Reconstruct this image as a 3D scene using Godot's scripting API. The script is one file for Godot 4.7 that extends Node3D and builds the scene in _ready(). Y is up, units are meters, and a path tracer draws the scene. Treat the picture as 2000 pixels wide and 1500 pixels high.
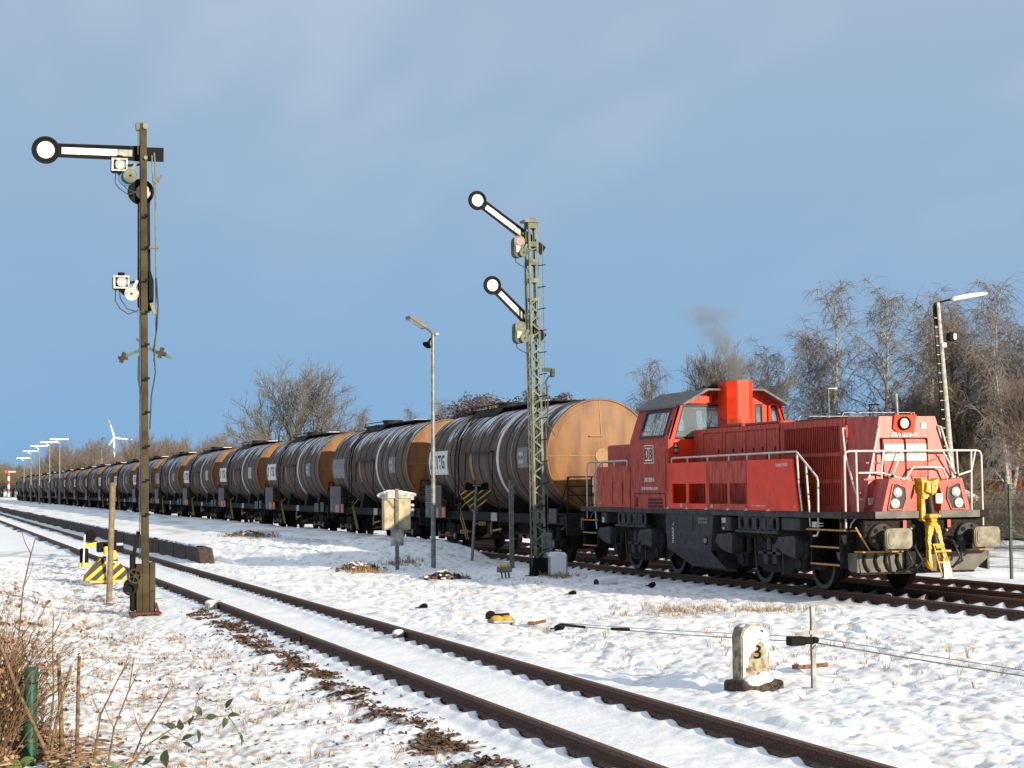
extends Node3D
# A freight train on a snowy winter morning, seen along the platform end with two semaphore signals.
# World axes: x to the right of the near track, y up from the rail heads, -z away along the tracks.

class MB:
	var v := PackedVector3Array()
	var n := PackedVector3Array()
	var c := PackedColorArray()
	var uv := PackedVector2Array()
	var ix := PackedInt32Array()
	var col := Color.WHITE
	var use_c := false
	var use_uv := false
	var xf := Transform3D.IDENTITY

	func vert(p: Vector3, nn: Vector3, t := Vector2.ZERO) -> int:
		v.append(xf * p)
		n.append((xf.basis * nn).normalized())
		if use_c:
			c.append(col)
		if use_uv:
			uv.append(t)
		return v.size() - 1

	func quad(a: Vector3, b: Vector3, c2: Vector3, d: Vector3) -> void:
		var nn := (c2 - a).cross(d - b).normalized()
		var i := vert(a, nn, Vector2(0, 1))
		vert(b, nn, Vector2(1, 1))
		vert(c2, nn, Vector2(1, 0))
		vert(d, nn, Vector2(0, 0))
		ix.append_array([i, i + 2, i + 1, i, i + 3, i + 2])

	func tri(a: Vector3, b: Vector3, c2: Vector3) -> void:
		var nn := (b - a).cross(c2 - a).normalized()
		var i := vert(a, nn)
		vert(b, nn)
		vert(c2, nn)
		ix.append_array([i, i + 2, i + 1])

	func box(x0: float, x1: float, y0: float, y1: float, z0: float, z1: float, e := 0.0) -> MB:
		var lo := Vector3(minf(x0, x1), minf(y0, y1), minf(z0, z1))
		var hi := Vector3(maxf(x0, x1), maxf(y0, y1), maxf(z0, z1))
		var m := (hi - lo) * 0.4
		e = minf(e, minf(m.x, minf(m.y, m.z)))
		if e <= 0.0:
			var p := []
			for k in 8:
				p.append(Vector3(hi.x if k & 1 else lo.x, hi.y if k & 2 else lo.y, hi.z if k & 4 else lo.z))
			quad(p[0], p[2], p[3], p[1])
			quad(p[4], p[5], p[7], p[6])
			quad(p[0], p[4], p[6], p[2])
			quad(p[1], p[3], p[7], p[5])
			quad(p[0], p[1], p[5], p[4])
			quad(p[2], p[6], p[7], p[3])
			return self
		# chamfered box: 6 faces, 12 edges, 8 corners
		var f := func(k: int, axis: int) -> Vector3:
			var q := Vector3(hi.x if k & 1 else lo.x, hi.y if k & 2 else lo.y, hi.z if k & 4 else lo.z)
			for a in 3:
				if a != axis:
					q[a] += e * (-1.0 if k & (1 << a) else 1.0)
			return q
		var ctr := (lo + hi) * 0.5
		for axis in 3:
			var u := 1 << ((axis + 1) % 3)
			var w := 1 << ((axis + 2) % 3)
			for s in 2:
				var k0 := (1 << axis) * s
				oquad(f.call(k0, axis), f.call(k0 | u, axis), f.call(k0 | u | w, axis), f.call(k0 | w, axis), ctr)
			for s in 4:   # edges along this axis
				var ku := (u if s & 1 else 0) | (w if s & 2 else 0)
				var a1 := (axis + 1) % 3
				var a2 := (axis + 2) % 3
				oquad(f.call(ku, a1), f.call(ku | (1 << axis), a1), f.call(ku | (1 << axis), a2), f.call(ku, a2), ctr)
		for k in 8:
			var a: Vector3 = f.call(k, 0)
			var b: Vector3 = f.call(k, 1)
			var d: Vector3 = f.call(k, 2)
			if (b - a).cross(d - a).dot(a - ctr) > 0:
				tri(a, b, d)
			else:
				tri(a, d, b)
		return self

	func oquad(a: Vector3, b: Vector3, c2: Vector3, d: Vector3, ctr: Vector3) -> void:
		if (c2 - a).cross(d - b).dot((a + c2) * 0.5 - ctr) > 0:
			quad(a, b, c2, d)
		else:
			quad(a, d, c2, b)

	# a bar of rectangular section between two points
	func bar(a: Vector3, b: Vector3, w: float, h: float, up := Vector3.UP) -> MB:
		var d := (b - a).normalized()
		var s := d.cross(up)
		if s.length() < 0.01:
			s = d.cross(Vector3.RIGHT)
		s = s.normalized() * w * 0.5
		var u := s.cross(d).normalized() * h * 0.5
		var p := [a - s - u, a + s - u, a + s + u, a - s + u, b - s - u, b + s - u, b + s + u, b - s + u]
		var ctr := (a + b) * 0.5
		oquad(p[0], p[1], p[2], p[3], ctr)
		oquad(p[4], p[5], p[6], p[7], ctr)
		for k in 4:
			oquad(p[k], p[(k + 1) % 4], p[4 + (k + 1) % 4], p[4 + k], ctr)
		return self

	func tube(path: Array, r: float, sides := 8, r2 := -1.0, caps := true) -> MB:
		if r2 < 0.0:
			r2 = r
		var m := path.size()
		var prev := Vector3.ZERO
		var base := v.size()
		for k in m:
			var p: Vector3 = path[k]
			var d: Vector3 = (path[mini(k + 1, m - 1)] - path[maxi(k - 1, 0)]).normalized()
			var s := prev - d * prev.dot(d)
			if s.length() < 0.01:
				s = d.cross(Vector3.UP)
				if s.length() < 0.05:
					s = d.cross(Vector3.RIGHT)
			s = s.normalized()
			prev = s
			var u := d.cross(s)
			var rr := lerpf(r, r2, float(k) / maxf(1.0, m - 1))
			for q in sides:
				var a := TAU * q / sides
				var o := s * cos(a) + u * sin(a)
				vert(p + o * rr, o)
		for k in m - 1:
			for q in sides:
				var a := base + k * sides + q
				var b := base + k * sides + (q + 1) % sides
				var cc := b + sides
				var d := a + sides
				ix.append_array([a, cc, b, a, d, cc])
		if caps:
			for e in 2:
				var k := 0 if e == 0 else m - 1
				var d: Vector3 = (path[1] - path[0]) if e == 0 else (path[m - 2] - path[m - 1])
				d = -d.normalized()
				var i := vert(path[k], d)
				for q in sides:
					v.append(v[base + k * sides + q])
					n.append((xf.basis * d).normalized())
					if use_c: c.append(col)
					if use_uv: uv.append(Vector2.ZERO)
				for q in sides:
					if e == 0:
						ix.append_array([i, i + 1 + q, i + 1 + (q + 1) % sides])
					else:
						ix.append_array([i, i + 1 + (q + 1) % sides, i + 1 + q])
		return self

	func cyl(a: Vector3, b: Vector3, r: float, sides := 16, r2 := -1.0, caps := true) -> MB:
		return tube([a, b], r, sides, r2, caps)

	# polygon in (x, y) of T, pushed out along T's z from z0 to z1
	func prism(poly: PackedVector2Array, t: Transform3D, z0: float, z1: float) -> MB:
		var p := poly.duplicate()
		var cw := Geometry2D.is_polygon_clockwise(p)
		var flip := t.basis.determinant() < 0.0
		if z1 < z0:
			var q := z0
			z0 = z1
			z1 = q
		# Geometry2D calls a polygon clockwise in a y-down sense, so compute the signed area plainly
		var area := 0.0
		for k in p.size():
			area += p[k].cross(p[(k + 1) % p.size()])
		if (area < 0.0) != flip:
			p.reverse()
		var f := Geometry2D.triangulate_polygon(p)
		for k in range(0, f.size(), 3):
			var a := p[f[k]]
			var b := p[f[k + 1]]
			var d := p[f[k + 2]]
			if ((b - a).cross(d - a) < 0.0) != flip:
				var q := b
				b = d
				d = q
			tri(t * Vector3(a.x, a.y, z1), t * Vector3(b.x, b.y, z1), t * Vector3(d.x, d.y, z1))
			tri(t * Vector3(a.x, a.y, z0), t * Vector3(d.x, d.y, z0), t * Vector3(b.x, b.y, z0))
		for k in p.size():
			var a := p[k]
			var b := p[(k + 1) % p.size()]
			quad(t * Vector3(a.x, a.y, z0), t * Vector3(b.x, b.y, z0), t * Vector3(b.x, b.y, z1), t * Vector3(a.x, a.y, z1))
		return self

	# outline in (z, y), pushed out along x
	func prism_x(zy: Array, x0: float, x1: float) -> MB:
		return prism(PackedVector2Array(zy), Transform3D(Basis(Vector3(0, 0, 1), Vector3(0, 1, 0), Vector3(-1, 0, 0)), Vector3.ZERO), -x1, -x0)

	func prism_z(xy: Array, z0: float, z1: float) -> MB:
		return prism(PackedVector2Array(xy), Transform3D.IDENTITY, z0, z1)

	# profile of (radius, height) turned about T's z axis, heights along z
	func lathe(prof: Array, t: Transform3D, sides := 24) -> MB:
		for k in prof.size() - 1:
			var a: Vector2 = prof[k]
			var b: Vector2 = prof[k + 1]
			var d := (b - a).normalized()
			var nr := d.y
			var nz := -d.x
			var i := v.size()
			for q in sides + 1:
				var w := TAU * q / sides
				var o := Vector3(cos(w), sin(w), 0)
				var nn := t.basis * (o * nr + Vector3(0, 0, nz))
				vert(t * (o * a.x + Vector3(0, 0, a.y)), nn, Vector2(float(q) / sides, 0))
				vert(t * (o * b.x + Vector3(0, 0, b.y)), nn, Vector2(float(q) / sides, 1))
			for q in sides:
				var j := i + q * 2
				ix.append_array([j, j + 3, j + 2, j, j + 1, j + 3])
		return self

	func ball(p: Vector3, r: Vector3, rings := 8, sides := 12) -> MB:
		var i := v.size()
		for a in rings + 1:
			var e := PI * a / rings - PI / 2
			for q in sides + 1:
				var w := TAU * q / sides
				var o := Vector3(cos(e) * cos(w), sin(e), cos(e) * sin(w))
				vert(p + o * r, (o / r).normalized())
		for a in rings:
			for q in sides:
				var j := i + a * (sides + 1) + q
				var k := j + sides + 1
				ix.append_array([j, j + 1, k + 1, j, k + 1, k])
		return self

	func mesh() -> ArrayMesh:
		var m := ArrayMesh.new()
		if v.is_empty():
			return m
		var a := []
		a.resize(Mesh.ARRAY_MAX)
		a[Mesh.ARRAY_VERTEX] = v
		a[Mesh.ARRAY_NORMAL] = n
		if use_c:
			a[Mesh.ARRAY_COLOR] = c
		if use_uv:
			a[Mesh.ARRAY_TEX_UV] = uv
		a[Mesh.ARRAY_INDEX] = ix
		m.add_surface_from_arrays(Mesh.PRIMITIVE_TRIANGLES, a)
		return m

var mat := {}
var used := {}
var rng := RandomNumberGenerator.new()
var nz1 := FastNoiseLite.new()
var nz2 := FastNoiseLite.new()
var nz3 := FastNoiseLite.new()

func numbered(called: String) -> String:
	var k: int = used.get(called, 0)
	used[called] = k + 1
	return called if k == 0 else "%s_%03d" % [called, k]

func tag(o: Node, label: String, category := "", group := "", kind := "") -> Node:
	if label: o.set_meta("label", label)
	if category: o.set_meta("category", category)
	if group: o.set_meta("group", group)
	if kind: o.set_meta("kind", kind)
	return o

func thing(called: String, label: String, category: String, at := Vector3.ZERO, turn := 0.0, group := "") -> Node3D:
	var o := Node3D.new()
	o.name = numbered(called)
	add_child(o)
	o.position = at
	o.rotation.y = turn
	tag(o, label, category, group)
	return o

func part(called: String, b, m: String, parent: Node = self) -> MeshInstance3D:
	var o := MeshInstance3D.new()
	o.mesh = b.mesh() if b is MB else b
	o.name = numbered(called) if parent == self else called
	o.material_override = mat[m]
	parent.add_child(o, true)
	return o

func put(called: String, b, m: String, label: String, category: String, group := "", kind := "") -> MeshInstance3D:
	var o := part(called, b, m)
	tag(o, label, category, group, kind)
	return o

func copy(o: Node3D, at: Vector3, turn: float, label := "") -> Node3D:
	var r: Node3D = o.duplicate()
	var stem := String(o.name)
	r.name = numbered(stem)
	add_child(r)
	r.position = at
	r.rotation.y = turn
	if label: r.set_meta("label", label)
	return r

func lin(r: float, g: float, b: float) -> Color:
	return Color(r, g, b).linear_to_srgb()

func noise_tex(seed_: int, freq: float, ramp: Array, size := 256, oct := 4, as_normal := false, bump := 4.0) -> NoiseTexture2D:
	var t := NoiseTexture2D.new()
	t.width = size
	t.height = size
	t.seamless = true
	var f := FastNoiseLite.new()
	f.seed = seed_
	f.noise_type = FastNoiseLite.TYPE_SIMPLEX_SMOOTH
	f.frequency = freq
	f.fractal_octaves = oct
	t.noise = f
	if as_normal:
		t.as_normal_map = true
		t.bump_strength = bump
	elif ramp:
		var g := Gradient.new()
		g.offsets = PackedFloat32Array(ramp.map(func(e): return e[0]))
		g.colors = PackedColorArray(ramp.map(func(e): return e[1]))
		t.color_ramp = g
	return t

func m_plain(called: String, col: Color, rough := 0.7, metal := 0.0, tex: Texture2D = null, scale := 1.0, nrm: Texture2D = null, nscale := 0.5) -> StandardMaterial3D:
	var m := StandardMaterial3D.new()
	m.resource_name = called
	m.albedo_color = col
	m.roughness = rough
	m.metallic = metal
	if tex or nrm:
		m.uv1_triplanar = true
		m.uv1_scale = Vector3.ONE * scale
	if tex:
		m.albedo_texture = tex
	if nrm:
		m.normal_enabled = true
		m.normal_texture = nrm
		m.normal_scale = nscale
	mat[called] = m
	return m

func sm(a: float, b: float, x: float) -> float:
	return smoothstep(a, b, x) if a < b else 1.0 - smoothstep(b, a, x)

func words(s: String, height: float, depth: float, m: String, parent: Node, at: Vector3, turn := Vector3.ZERO, called := "lettering", bold := true) -> MeshInstance3D:
	var t := TextMesh.new()
	var f := SystemFont.new()
	f.font_names = PackedStringArray(["Droid Sans"])
	f.font_weight = 700 if bold else 400
	t.font = f
	t.text = s
	t.font_size = 32
	t.pixel_size = height / 23.0
	t.depth = depth
	t.curve_step = 2.0
	var o := MeshInstance3D.new()
	o.mesh = t
	o.name = called
	o.material_override = mat[m]
	o.position = at
	o.rotation = turn
	parent.add_child(o, true)
	return o

func V(x: float, y: float, z: float) -> Vector3:
	return Vector3(x, y, z)

func turned(at: Vector3, axis: Vector3) -> Transform3D:   # a frame whose z points along axis
	var z := axis.normalized()
	var x := Vector3.UP.cross(z)
	if x.length() < 0.01:
		x = Vector3.RIGHT
	x = x.normalized()
	return Transform3D(Basis(x, z.cross(x), z), at)

func ring(r: float, n := 24, c := Vector2.ZERO) -> Array:
	var a := []
	for k in n:
		a.append(c + Vector2(cos(TAU * k / n), sin(TAU * k / n)) * r)
	return a

func _ready() -> void:
	rng.seed = 11
	camera_and_light()
	materials()
	ground()
	tracks()
	platform()
	locomotive()
	wagons()
	signals()
	posts_and_boxes()
	small_track_things()
	background()
	vegetation()
	foreground()

func camera_and_light() -> void:
	var cam := Camera3D.new()
	cam.name = "camera"
	cam.fov = 23.3474
	cam.far = 4000.0
	cam.near = 0.3
	var th := deg_to_rad(17.6)
	var p := 0.053942
	var fw := Vector3(sin(th) * cos(p), sin(p), -cos(th) * cos(p))
	var rt := Vector3(cos(th), 0, sin(th))
	var up := rt.cross(fw)
	var roll := 0.012
	cam.transform = Transform3D(Basis((rt * cos(roll) - up * sin(roll)).normalized(), (up * cos(roll) + rt * sin(roll)).normalized(), -fw), Vector3(0, 2.05, 0))
	add_child(cam)
	cam.current = true

	var env := Environment.new()
	env.background_mode = Environment.BG_SKY
	env.tonemap_mode = Environment.TONE_MAPPER_LINEAR
	env.tonemap_exposure = 1.75
	env.sdfgi_enabled = true
	env.ssao_enabled = true
	env.ssil_enabled = true
	env.volumetric_fog_enabled = true
	env.volumetric_fog_density = 0.0
	var sk := Sky.new()
	sk.sky_material = sky_material()
	env.sky = sk
	var we := WorldEnvironment.new()
	we.name = "world_environment"
	we.environment = env
	add_child(we)

	var sun := DirectionalLight3D.new()
	sun.name = "sun"
	sun.light_color = Color(1.0, 0.93, 0.82)
	sun.light_energy = 1.25
	sun.light_angular_distance = 0.5
	sun.shadow_enabled = true
	var el := deg_to_rad(15.0)
	var az := deg_to_rad(22.5)
	var to_sun := Vector3(sin(az) * cos(el), sin(el), cos(az) * cos(el))
	add_child(sun)
	sun.look_at_from_position(to_sun * 50.0, Vector3.ZERO, Vector3.UP)

# Thin winter veil cloud over blue air: bluer near the horizon, paler and greyer higher up.
func sky_material() -> Material:
	var w := 1024
	var h := 512
	var im := Image.create_empty(w, h, false, Image.FORMAT_RGBF)
	var f := FastNoiseLite.new()
	f.seed = 5
	f.frequency = 1.0
	f.fractal_octaves = 5
	for j in h:
		var e := PI * (0.5 - (j + 0.5) / h)
		var t := clampf(e / (PI * 0.5), 0.0, 1.0)
		var low := Color(0.132, 0.250, 0.395)
		var mid := Color(0.163, 0.256, 0.372)
		var high := Color(0.214, 0.280, 0.362)
		var zenith := Color(0.33, 0.375, 0.43)  # overhead sky out of view, made whiter and brighter to add fill light
		var base := low.lerp(mid, smoothstep(0.0, 0.09, t)).lerp(high, smoothstep(0.06, 0.20, t)).lerp(zenith, smoothstep(0.18, 0.5, t))
		for i in w:
			var a := TAU * (i + 0.5) / w
			var d := Vector3(cos(e) * cos(a), sin(e), cos(e) * sin(a))
			var q := Vector2(d.x, d.z) / (d.y + 0.18)
			var veil := f.get_noise_2d(q.x * 0.55, q.y * 1.7) * 0.65 + f.get_noise_2d(q.x * 2.2 + 40.0, q.y * 6.0) * 0.35
			veil = smoothstep(-0.15, 0.5, veil) * (0.12 + 0.88 * smoothstep(0.05, 0.19, t))
			im.set_pixel(i, j, base.lerp(Color(0.34, 0.375, 0.42), 0.42 * veil))
	var m := PanoramaSkyMaterial.new()
	m.panorama = ImageTexture.create_from_image(im)
	return m

func materials() -> void:
	var W := Color.WHITE
	var dirt := noise_tex(1, 0.008, [[0.0, Color(0.70, 0.68, 0.66)], [0.45, Color(0.90, 0.89, 0.88)], [0.7, W], [1.0, W]], 512, 5)
	var grain := noise_tex(2, 0.05, [[0.0, Color(0.72, 0.72, 0.72)], [0.5, Color(0.93, 0.93, 0.93)], [1.0, W]], 256, 4)
	var rusty := noise_tex(3, 0.02, [[0.0, Color(0.42, 0.30, 0.22)], [0.35, Color(0.75, 0.62, 0.55)], [0.6, Color(0.95, 0.9, 0.88)], [1.0, W]], 512, 5)
	var fade := noise_tex(4, 0.006, [[0.0, Color(0.86, 0.80, 0.80)], [0.5, Color(0.95, 0.93, 0.93)], [1.0, W]], 512, 5)
	var streaks := noise_tex(15, 0.012, [[0.0, Color(0.62, 0.58, 0.56)], [0.4, Color(0.86, 0.85, 0.84)], [0.65, Color(0.97, 0.97, 0.97)], [1.0, W]], 512, 5)
	var fine_n := noise_tex(6, 0.04, [], 256, 4, true, 3.0)
	var snow_n := noise_tex(7, 0.02, [], 512, 5, true, 6.0)
	var bark_t := noise_tex(8, 0.03, [[0.0, Color(0.25, 0.22, 0.2)], [0.5, Color(0.8, 0.77, 0.75)], [1.0, W]], 256, 4)
	# snow and earth
	var s := m_plain("snow", W, 0.75, 0.0, null, 1.3, snow_n, 0.4)
	s.uv1_world_triplanar = true
	s.vertex_color_use_as_albedo = true
	s.metallic_specular = 0.35
	m_plain("snow_cap", lin(0.84, 0.86, 0.88), 0.8, 0.0, null, 3.0, snow_n, 0.6)
	m_plain("ballast", lin(0.055, 0.042, 0.035), 0.95, 0.0, grain, 4.0, fine_n, 1.0)
	m_plain("wet_road", lin(0.05, 0.055, 0.05), 0.6, 0.0, dirt, 0.3)
	m_plain("old_concrete", lin(0.075, 0.062, 0.050), 0.9, 0.0, rusty, 0.9, fine_n, 0.8)
	m_plain("pale_concrete", lin(0.48, 0.46, 0.42), 0.85, 0.0, dirt, 1.4, fine_n, 0.6)
	m_plain("stone", lin(0.42, 0.39, 0.33), 0.9, 0.0, noise_tex(9, 0.02, [[0.0, Color(0.42, 0.38, 0.30)], [0.35, Color(0.70, 0.65, 0.55)], [0.6, Color(0.92, 0.9, 0.84)], [1.0, W]], 256, 5), 1.1, fine_n, 1.0)
	# metals
	m_plain("rail_foot", lin(0.19, 0.145, 0.11), 0.9, 0.0, rusty, 2.0)
	m_plain("rail_side", lin(0.145, 0.082, 0.053), 0.75, 0.0, rusty, 3.0, fine_n, 0.6)
	m_plain("wheel_dark", lin(0.022, 0.018, 0.016), 0.8, 0.0, rusty, 2.0).metallic_specular = 0.25
	m_plain("tyre", lin(0.05, 0.048, 0.046), 0.5, 0.2, dirt, 3.0)
	m_plain("rail_top", lin(0.30, 0.26, 0.23), 0.38, 0.7, grain, 2.0)
	m_plain("rust", lin(0.13, 0.06, 0.035), 0.85, 0.0, rusty, 3.0, fine_n, 0.6)
	m_plain("black_paint", lin(0.008, 0.008, 0.009), 0.6).metallic_specular = 0.2
	m_plain("under_black", lin(0.025, 0.0235, 0.0235), 0.75, 0.0, rusty, 1.2).metallic_specular = 0.3
	m_plain("frame_grey", lin(0.055, 0.056, 0.060), 0.6, 0.0, dirt, 0.8).metallic_specular = 0.3
	m_plain("plough_grey", lin(0.13, 0.125, 0.108), 0.6, 0.0, dirt, 0.7)
	m_plain("steel", lin(0.36, 0.36, 0.36), 0.45, 0.6, dirt, 2.0)
	m_plain("bright_steel", lin(0.62, 0.58, 0.52), 0.3, 0.85, dirt, 3.0)
	m_plain("galvanised", lin(0.27, 0.28, 0.27), 0.5, 0.4, dirt, 1.0)
	m_plain("buffer_steel", lin(0.19, 0.19, 0.172), 0.45, 0.45, noise_tex(12, 0.02, [[0.0, Color(0.62, 0.6, 0.5)], [0.5, Color(0.84, 0.82, 0.74)], [1.0, W]], 256, 5), 0.9)
	m_plain("mast_olive", lin(0.070, 0.056, 0.030), 0.8, 0.0, dirt, 0.35, fine_n, 0.3).metallic_specular = 0.3
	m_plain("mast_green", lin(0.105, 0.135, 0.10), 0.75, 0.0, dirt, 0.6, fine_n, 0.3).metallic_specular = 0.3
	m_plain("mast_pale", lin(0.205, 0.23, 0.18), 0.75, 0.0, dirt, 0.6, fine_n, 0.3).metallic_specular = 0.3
	m_plain("post_grey", lin(0.17, 0.165, 0.15), 0.8, 0.0, dirt, 1.5, fine_n, 0.6)
	# paint
	m_plain("red", lin(0.54, 0.045, 0.026), 0.4, 0.0, fade, 0.5).metallic_specular = 0.3
	m_plain("red_bright", lin(0.80, 0.048, 0.010), 0.36, 0.0, fade, 0.7).metallic_specular = 0.3
	m_plain("red_faded", lin(0.56, 0.085, 0.050), 0.55, 0.0, fade, 0.5).metallic_specular = 0.3
	m_plain("red_dusty", lin(0.49, 0.075, 0.050), 0.55, 0.0, dirt, 0.4).metallic_specular = 0.3
	m_plain("red_dark", lin(0.24, 0.016, 0.010), 0.55, 0.0, dirt, 0.8)
	m_plain("red_front", lin(0.50, 0.075, 0.058), 0.42, 0.0, fade, 0.8)
	for q in ["red", "red_faded", "red_dusty", "red_front", "red_bright"]:      # rain and brake dust run down the sheets
		var rm: StandardMaterial3D = mat[q]
		rm.albedo_texture = streaks if q != "red_bright" else fade
		rm.uv1_scale = Vector3(1.6, 0.28, 1.6) if q != "red_bright" else Vector3(0.7, 0.7, 0.7)
	m_plain("seam", lin(0.05, 0.006, 0.006), 0.8)
	m_plain("roof_grey", lin(0.15, 0.148, 0.148), 0.7, 0.0, dirt, 1.0)
	m_plain("cream", lin(0.80, 0.76, 0.60), 0.5, 0.0, fade, 1.0)
	m_plain("white_paint", lin(0.80, 0.79, 0.76), 0.45, 0.0, fade, 2.0)
	m_plain("white_dirty", lin(0.52, 0.51, 0.47), 0.6, 0.0, dirt, 2.0)
	m_plain("white_letters", lin(0.72, 0.68, 0.66), 0.6)
	m_plain("black_letters", lin(0.02, 0.02, 0.022), 0.6)
	m_plain("rail_white", lin(0.62, 0.605, 0.57), 0.45, 0.0, fade, 1.0)
	m_plain("yellow", lin(0.70, 0.40, 0.015), 0.45, 0.0, dirt, 2.5)
	m_plain("sign_yellow", lin(0.80, 0.52, 0.02), 0.45, 0.0, fade, 2.0)
	m_plain("ochre_edge", lin(0.50, 0.27, 0.055), 0.6, 0.0, dirt, 3.0)
	m_plain("ochre", lin(0.215, 0.088, 0.014), 0.55, 0.0, noise_tex(13, 0.008, [[0.0, Color(0.66, 0.58, 0.5)], [0.45, Color(0.90, 0.87, 0.83)], [0.7, W], [1.0, W]], 256, 5), 0.5)
	m_plain("ochre_pale", lin(0.28, 0.135, 0.035), 0.5, 0.0, fade, 1.0)
	(mat["ochre"] as StandardMaterial3D).uv1_scale = Vector3(0.8, 0.22, 0.8)
	m_plain("brake_yellow", lin(0.40, 0.27, 0.06), 0.6, 0.0, dirt, 3.0)
	m_plain("tank_dark", lin(0.040, 0.026, 0.019), 0.6, 0.0, dirt, 0.6).metallic_specular = 0.3
	m_plain("tank_grey", lin(0.20, 0.195, 0.19), 0.5, 0.1, dirt, 1.2)
	m_plain("board_grey", lin(0.075, 0.07, 0.068), 0.6, 0.0, dirt, 1.5)
	m_plain("pink_tag", lin(0.55, 0.25, 0.20), 0.6)
	m_plain("orange_tag", lin(0.60, 0.16, 0.06), 0.6)
	m_plain("beige_box", lin(0.46, 0.435, 0.35), 0.6, 0.0, noise_tex(14, 0.02, [[0.0, Color(0.78, 0.68, 0.5)], [0.5, Color(0.93, 0.89, 0.8)], [1.0, W]], 256, 5), 0.8)
	m_plain("wood", lin(0.24, 0.19, 0.11), 0.9, 0.0, dirt, 1.2, fine_n, 0.6)
	m_plain("brown_plank", lin(0.30, 0.15, 0.07), 0.85, 0.0, bark_t, 1.5)
	m_plain("green_post", lin(0.012, 0.085, 0.052), 0.45, 0.0, dirt, 3.0)
	m_plain("dark_green", lin(0.02, 0.05, 0.032), 0.55)
	m_plain("hose", lin(0.02, 0.02, 0.021), 0.5)
	m_plain("lens_clear", lin(0.75, 0.76, 0.74), 0.12, 0.6)
	m_plain("lens_amber", lin(0.80, 0.74, 0.58), 0.3)
	m_plain("lens_red", lin(0.16, 0.01, 0.01), 0.35)
	m_plain("blue_glass", lin(0.05, 0.16, 0.24), 0.2)
	m_plain("lamp_grey", lin(0.17, 0.168, 0.155), 0.5, 0.2, dirt, 2.0)
	m_plain("lamp_cream", lin(0.46, 0.44, 0.37), 0.5)
	m_plain("cab_inside", lin(0.20, 0.20, 0.18), 0.7)
	m_plain("cab_dark", lin(0.015, 0.015, 0.017), 0.6)
	m_plain("rubber", lin(0.018, 0.018, 0.018), 0.6)
	var g := m_plain("pane", Color(0.72, 0.80, 0.80, 0.14), 0.05)
	g.transparency = BaseMaterial3D.TRANSPARENCY_ALPHA
	# plants
	m_plain("birch_bark", lin(0.55, 0.52, 0.48), 0.85, 0.0, bark_t, 0.7)
	m_plain("bark", lin(0.17, 0.145, 0.11), 0.9, 0.0, bark_t, 0.7)
	m_plain("mossy_bark", lin(0.16, 0.15, 0.085), 0.9, 0.0, bark_t, 0.7)
	m_plain("birch_twig", lin(0.185, 0.165, 0.155), 0.85)
	m_plain("grey_twig", lin(0.165, 0.15, 0.13), 0.85)
	m_plain("brown_twig", lin(0.18, 0.138, 0.105), 0.85)
	m_plain("olive_twig", lin(0.20, 0.165, 0.095), 0.85)
	m_plain("russet_twig", lin(0.26, 0.14, 0.075), 0.85)
	m_plain("dry_leaf", lin(0.23, 0.105, 0.05), 0.8)
	m_plain("purple_leaf", lin(0.15, 0.11, 0.105), 0.8)
	m_plain("dead_stem", lin(0.25, 0.165, 0.09), 0.8, 0.0, bark_t, 2.0)
	m_plain("cut_stem", lin(0.28, 0.19, 0.10), 0.8, 0.0, bark_t, 2.0)
	var lf := m_plain("bramble_leaf", lin(0.032, 0.050, 0.018), 0.5)
	lf.backlight_enabled = true
	lf.backlight = Color(0.10, 0.13, 0.05)
	m_plain("fresh_leaf", lin(0.10, 0.17, 0.035), 0.5)
	for q in ["straw", "litter"]:
		var st := m_plain(q, W, 0.85)
		st.vertex_color_use_as_albedo = true
	# far things
	m_plain("far_white", lin(0.78, 0.78, 0.78), 0.5)
	m_plain("far_red", lin(0.55, 0.06, 0.04), 0.5)
	m_plain("far_brick", lin(0.16, 0.11, 0.075), 0.85, 0.0, dirt, 0.4)
	m_plain("far_window", lin(0.10, 0.12, 0.15), 0.15)

const RAILS := [5.105, 6.612, 16.285, 17.795, 18.72, 20.24]

func rail_near(x: float) -> float:
	var best := 99.0
	for r in RAILS:
		best = minf(best, absf(x - r))
	return best

func sleeper(x: float, t: float) -> float:   # 0..1 ridge of snow over each sleeper end
	var k := 0.0 if x < 9.0 else (0.27 if x < 18.3 else 0.11)
	var ph := fposmod(t / 0.62 + k, 1.0)
	var i := floorf(t / 0.62 + k)
	var jit := sin(i * 12.9898 + x * 0.3) * 0.10
	return clampf(1.0 - absf(ph - 0.5 - jit) / (0.34 + 0.08 * sin(i * 7.3)), 0.0, 1.0)

func bare_edge(x: float, t: float, s: float) -> float:   # how far the dark gap beside a rail reaches into the snow
	return (0.066 if x < 9.0 else 0.085) + (0.055 if x < 9.0 else 0.085) * (1.0 - s) + 0.02 * nz3.get_noise_2d(x * 0.2, t)

func platform_height(x: float, t: float) -> float:
	if x < 7.75 or x > 15.56 or t < 48.0:
		return 0.0
	var start := lerpf(55.2, 51.5, clampf((x - 7.75) / 5.0, 0, 1))
	var p := sm(start - 2.4 * sm(8.2, 11.0, x), start + 4.2 - 2.0 * sm(9.0, 7.8, x), t)
	return 0.46 * p

# boot prints in the snow between the tracks
var prints := {}

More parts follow.
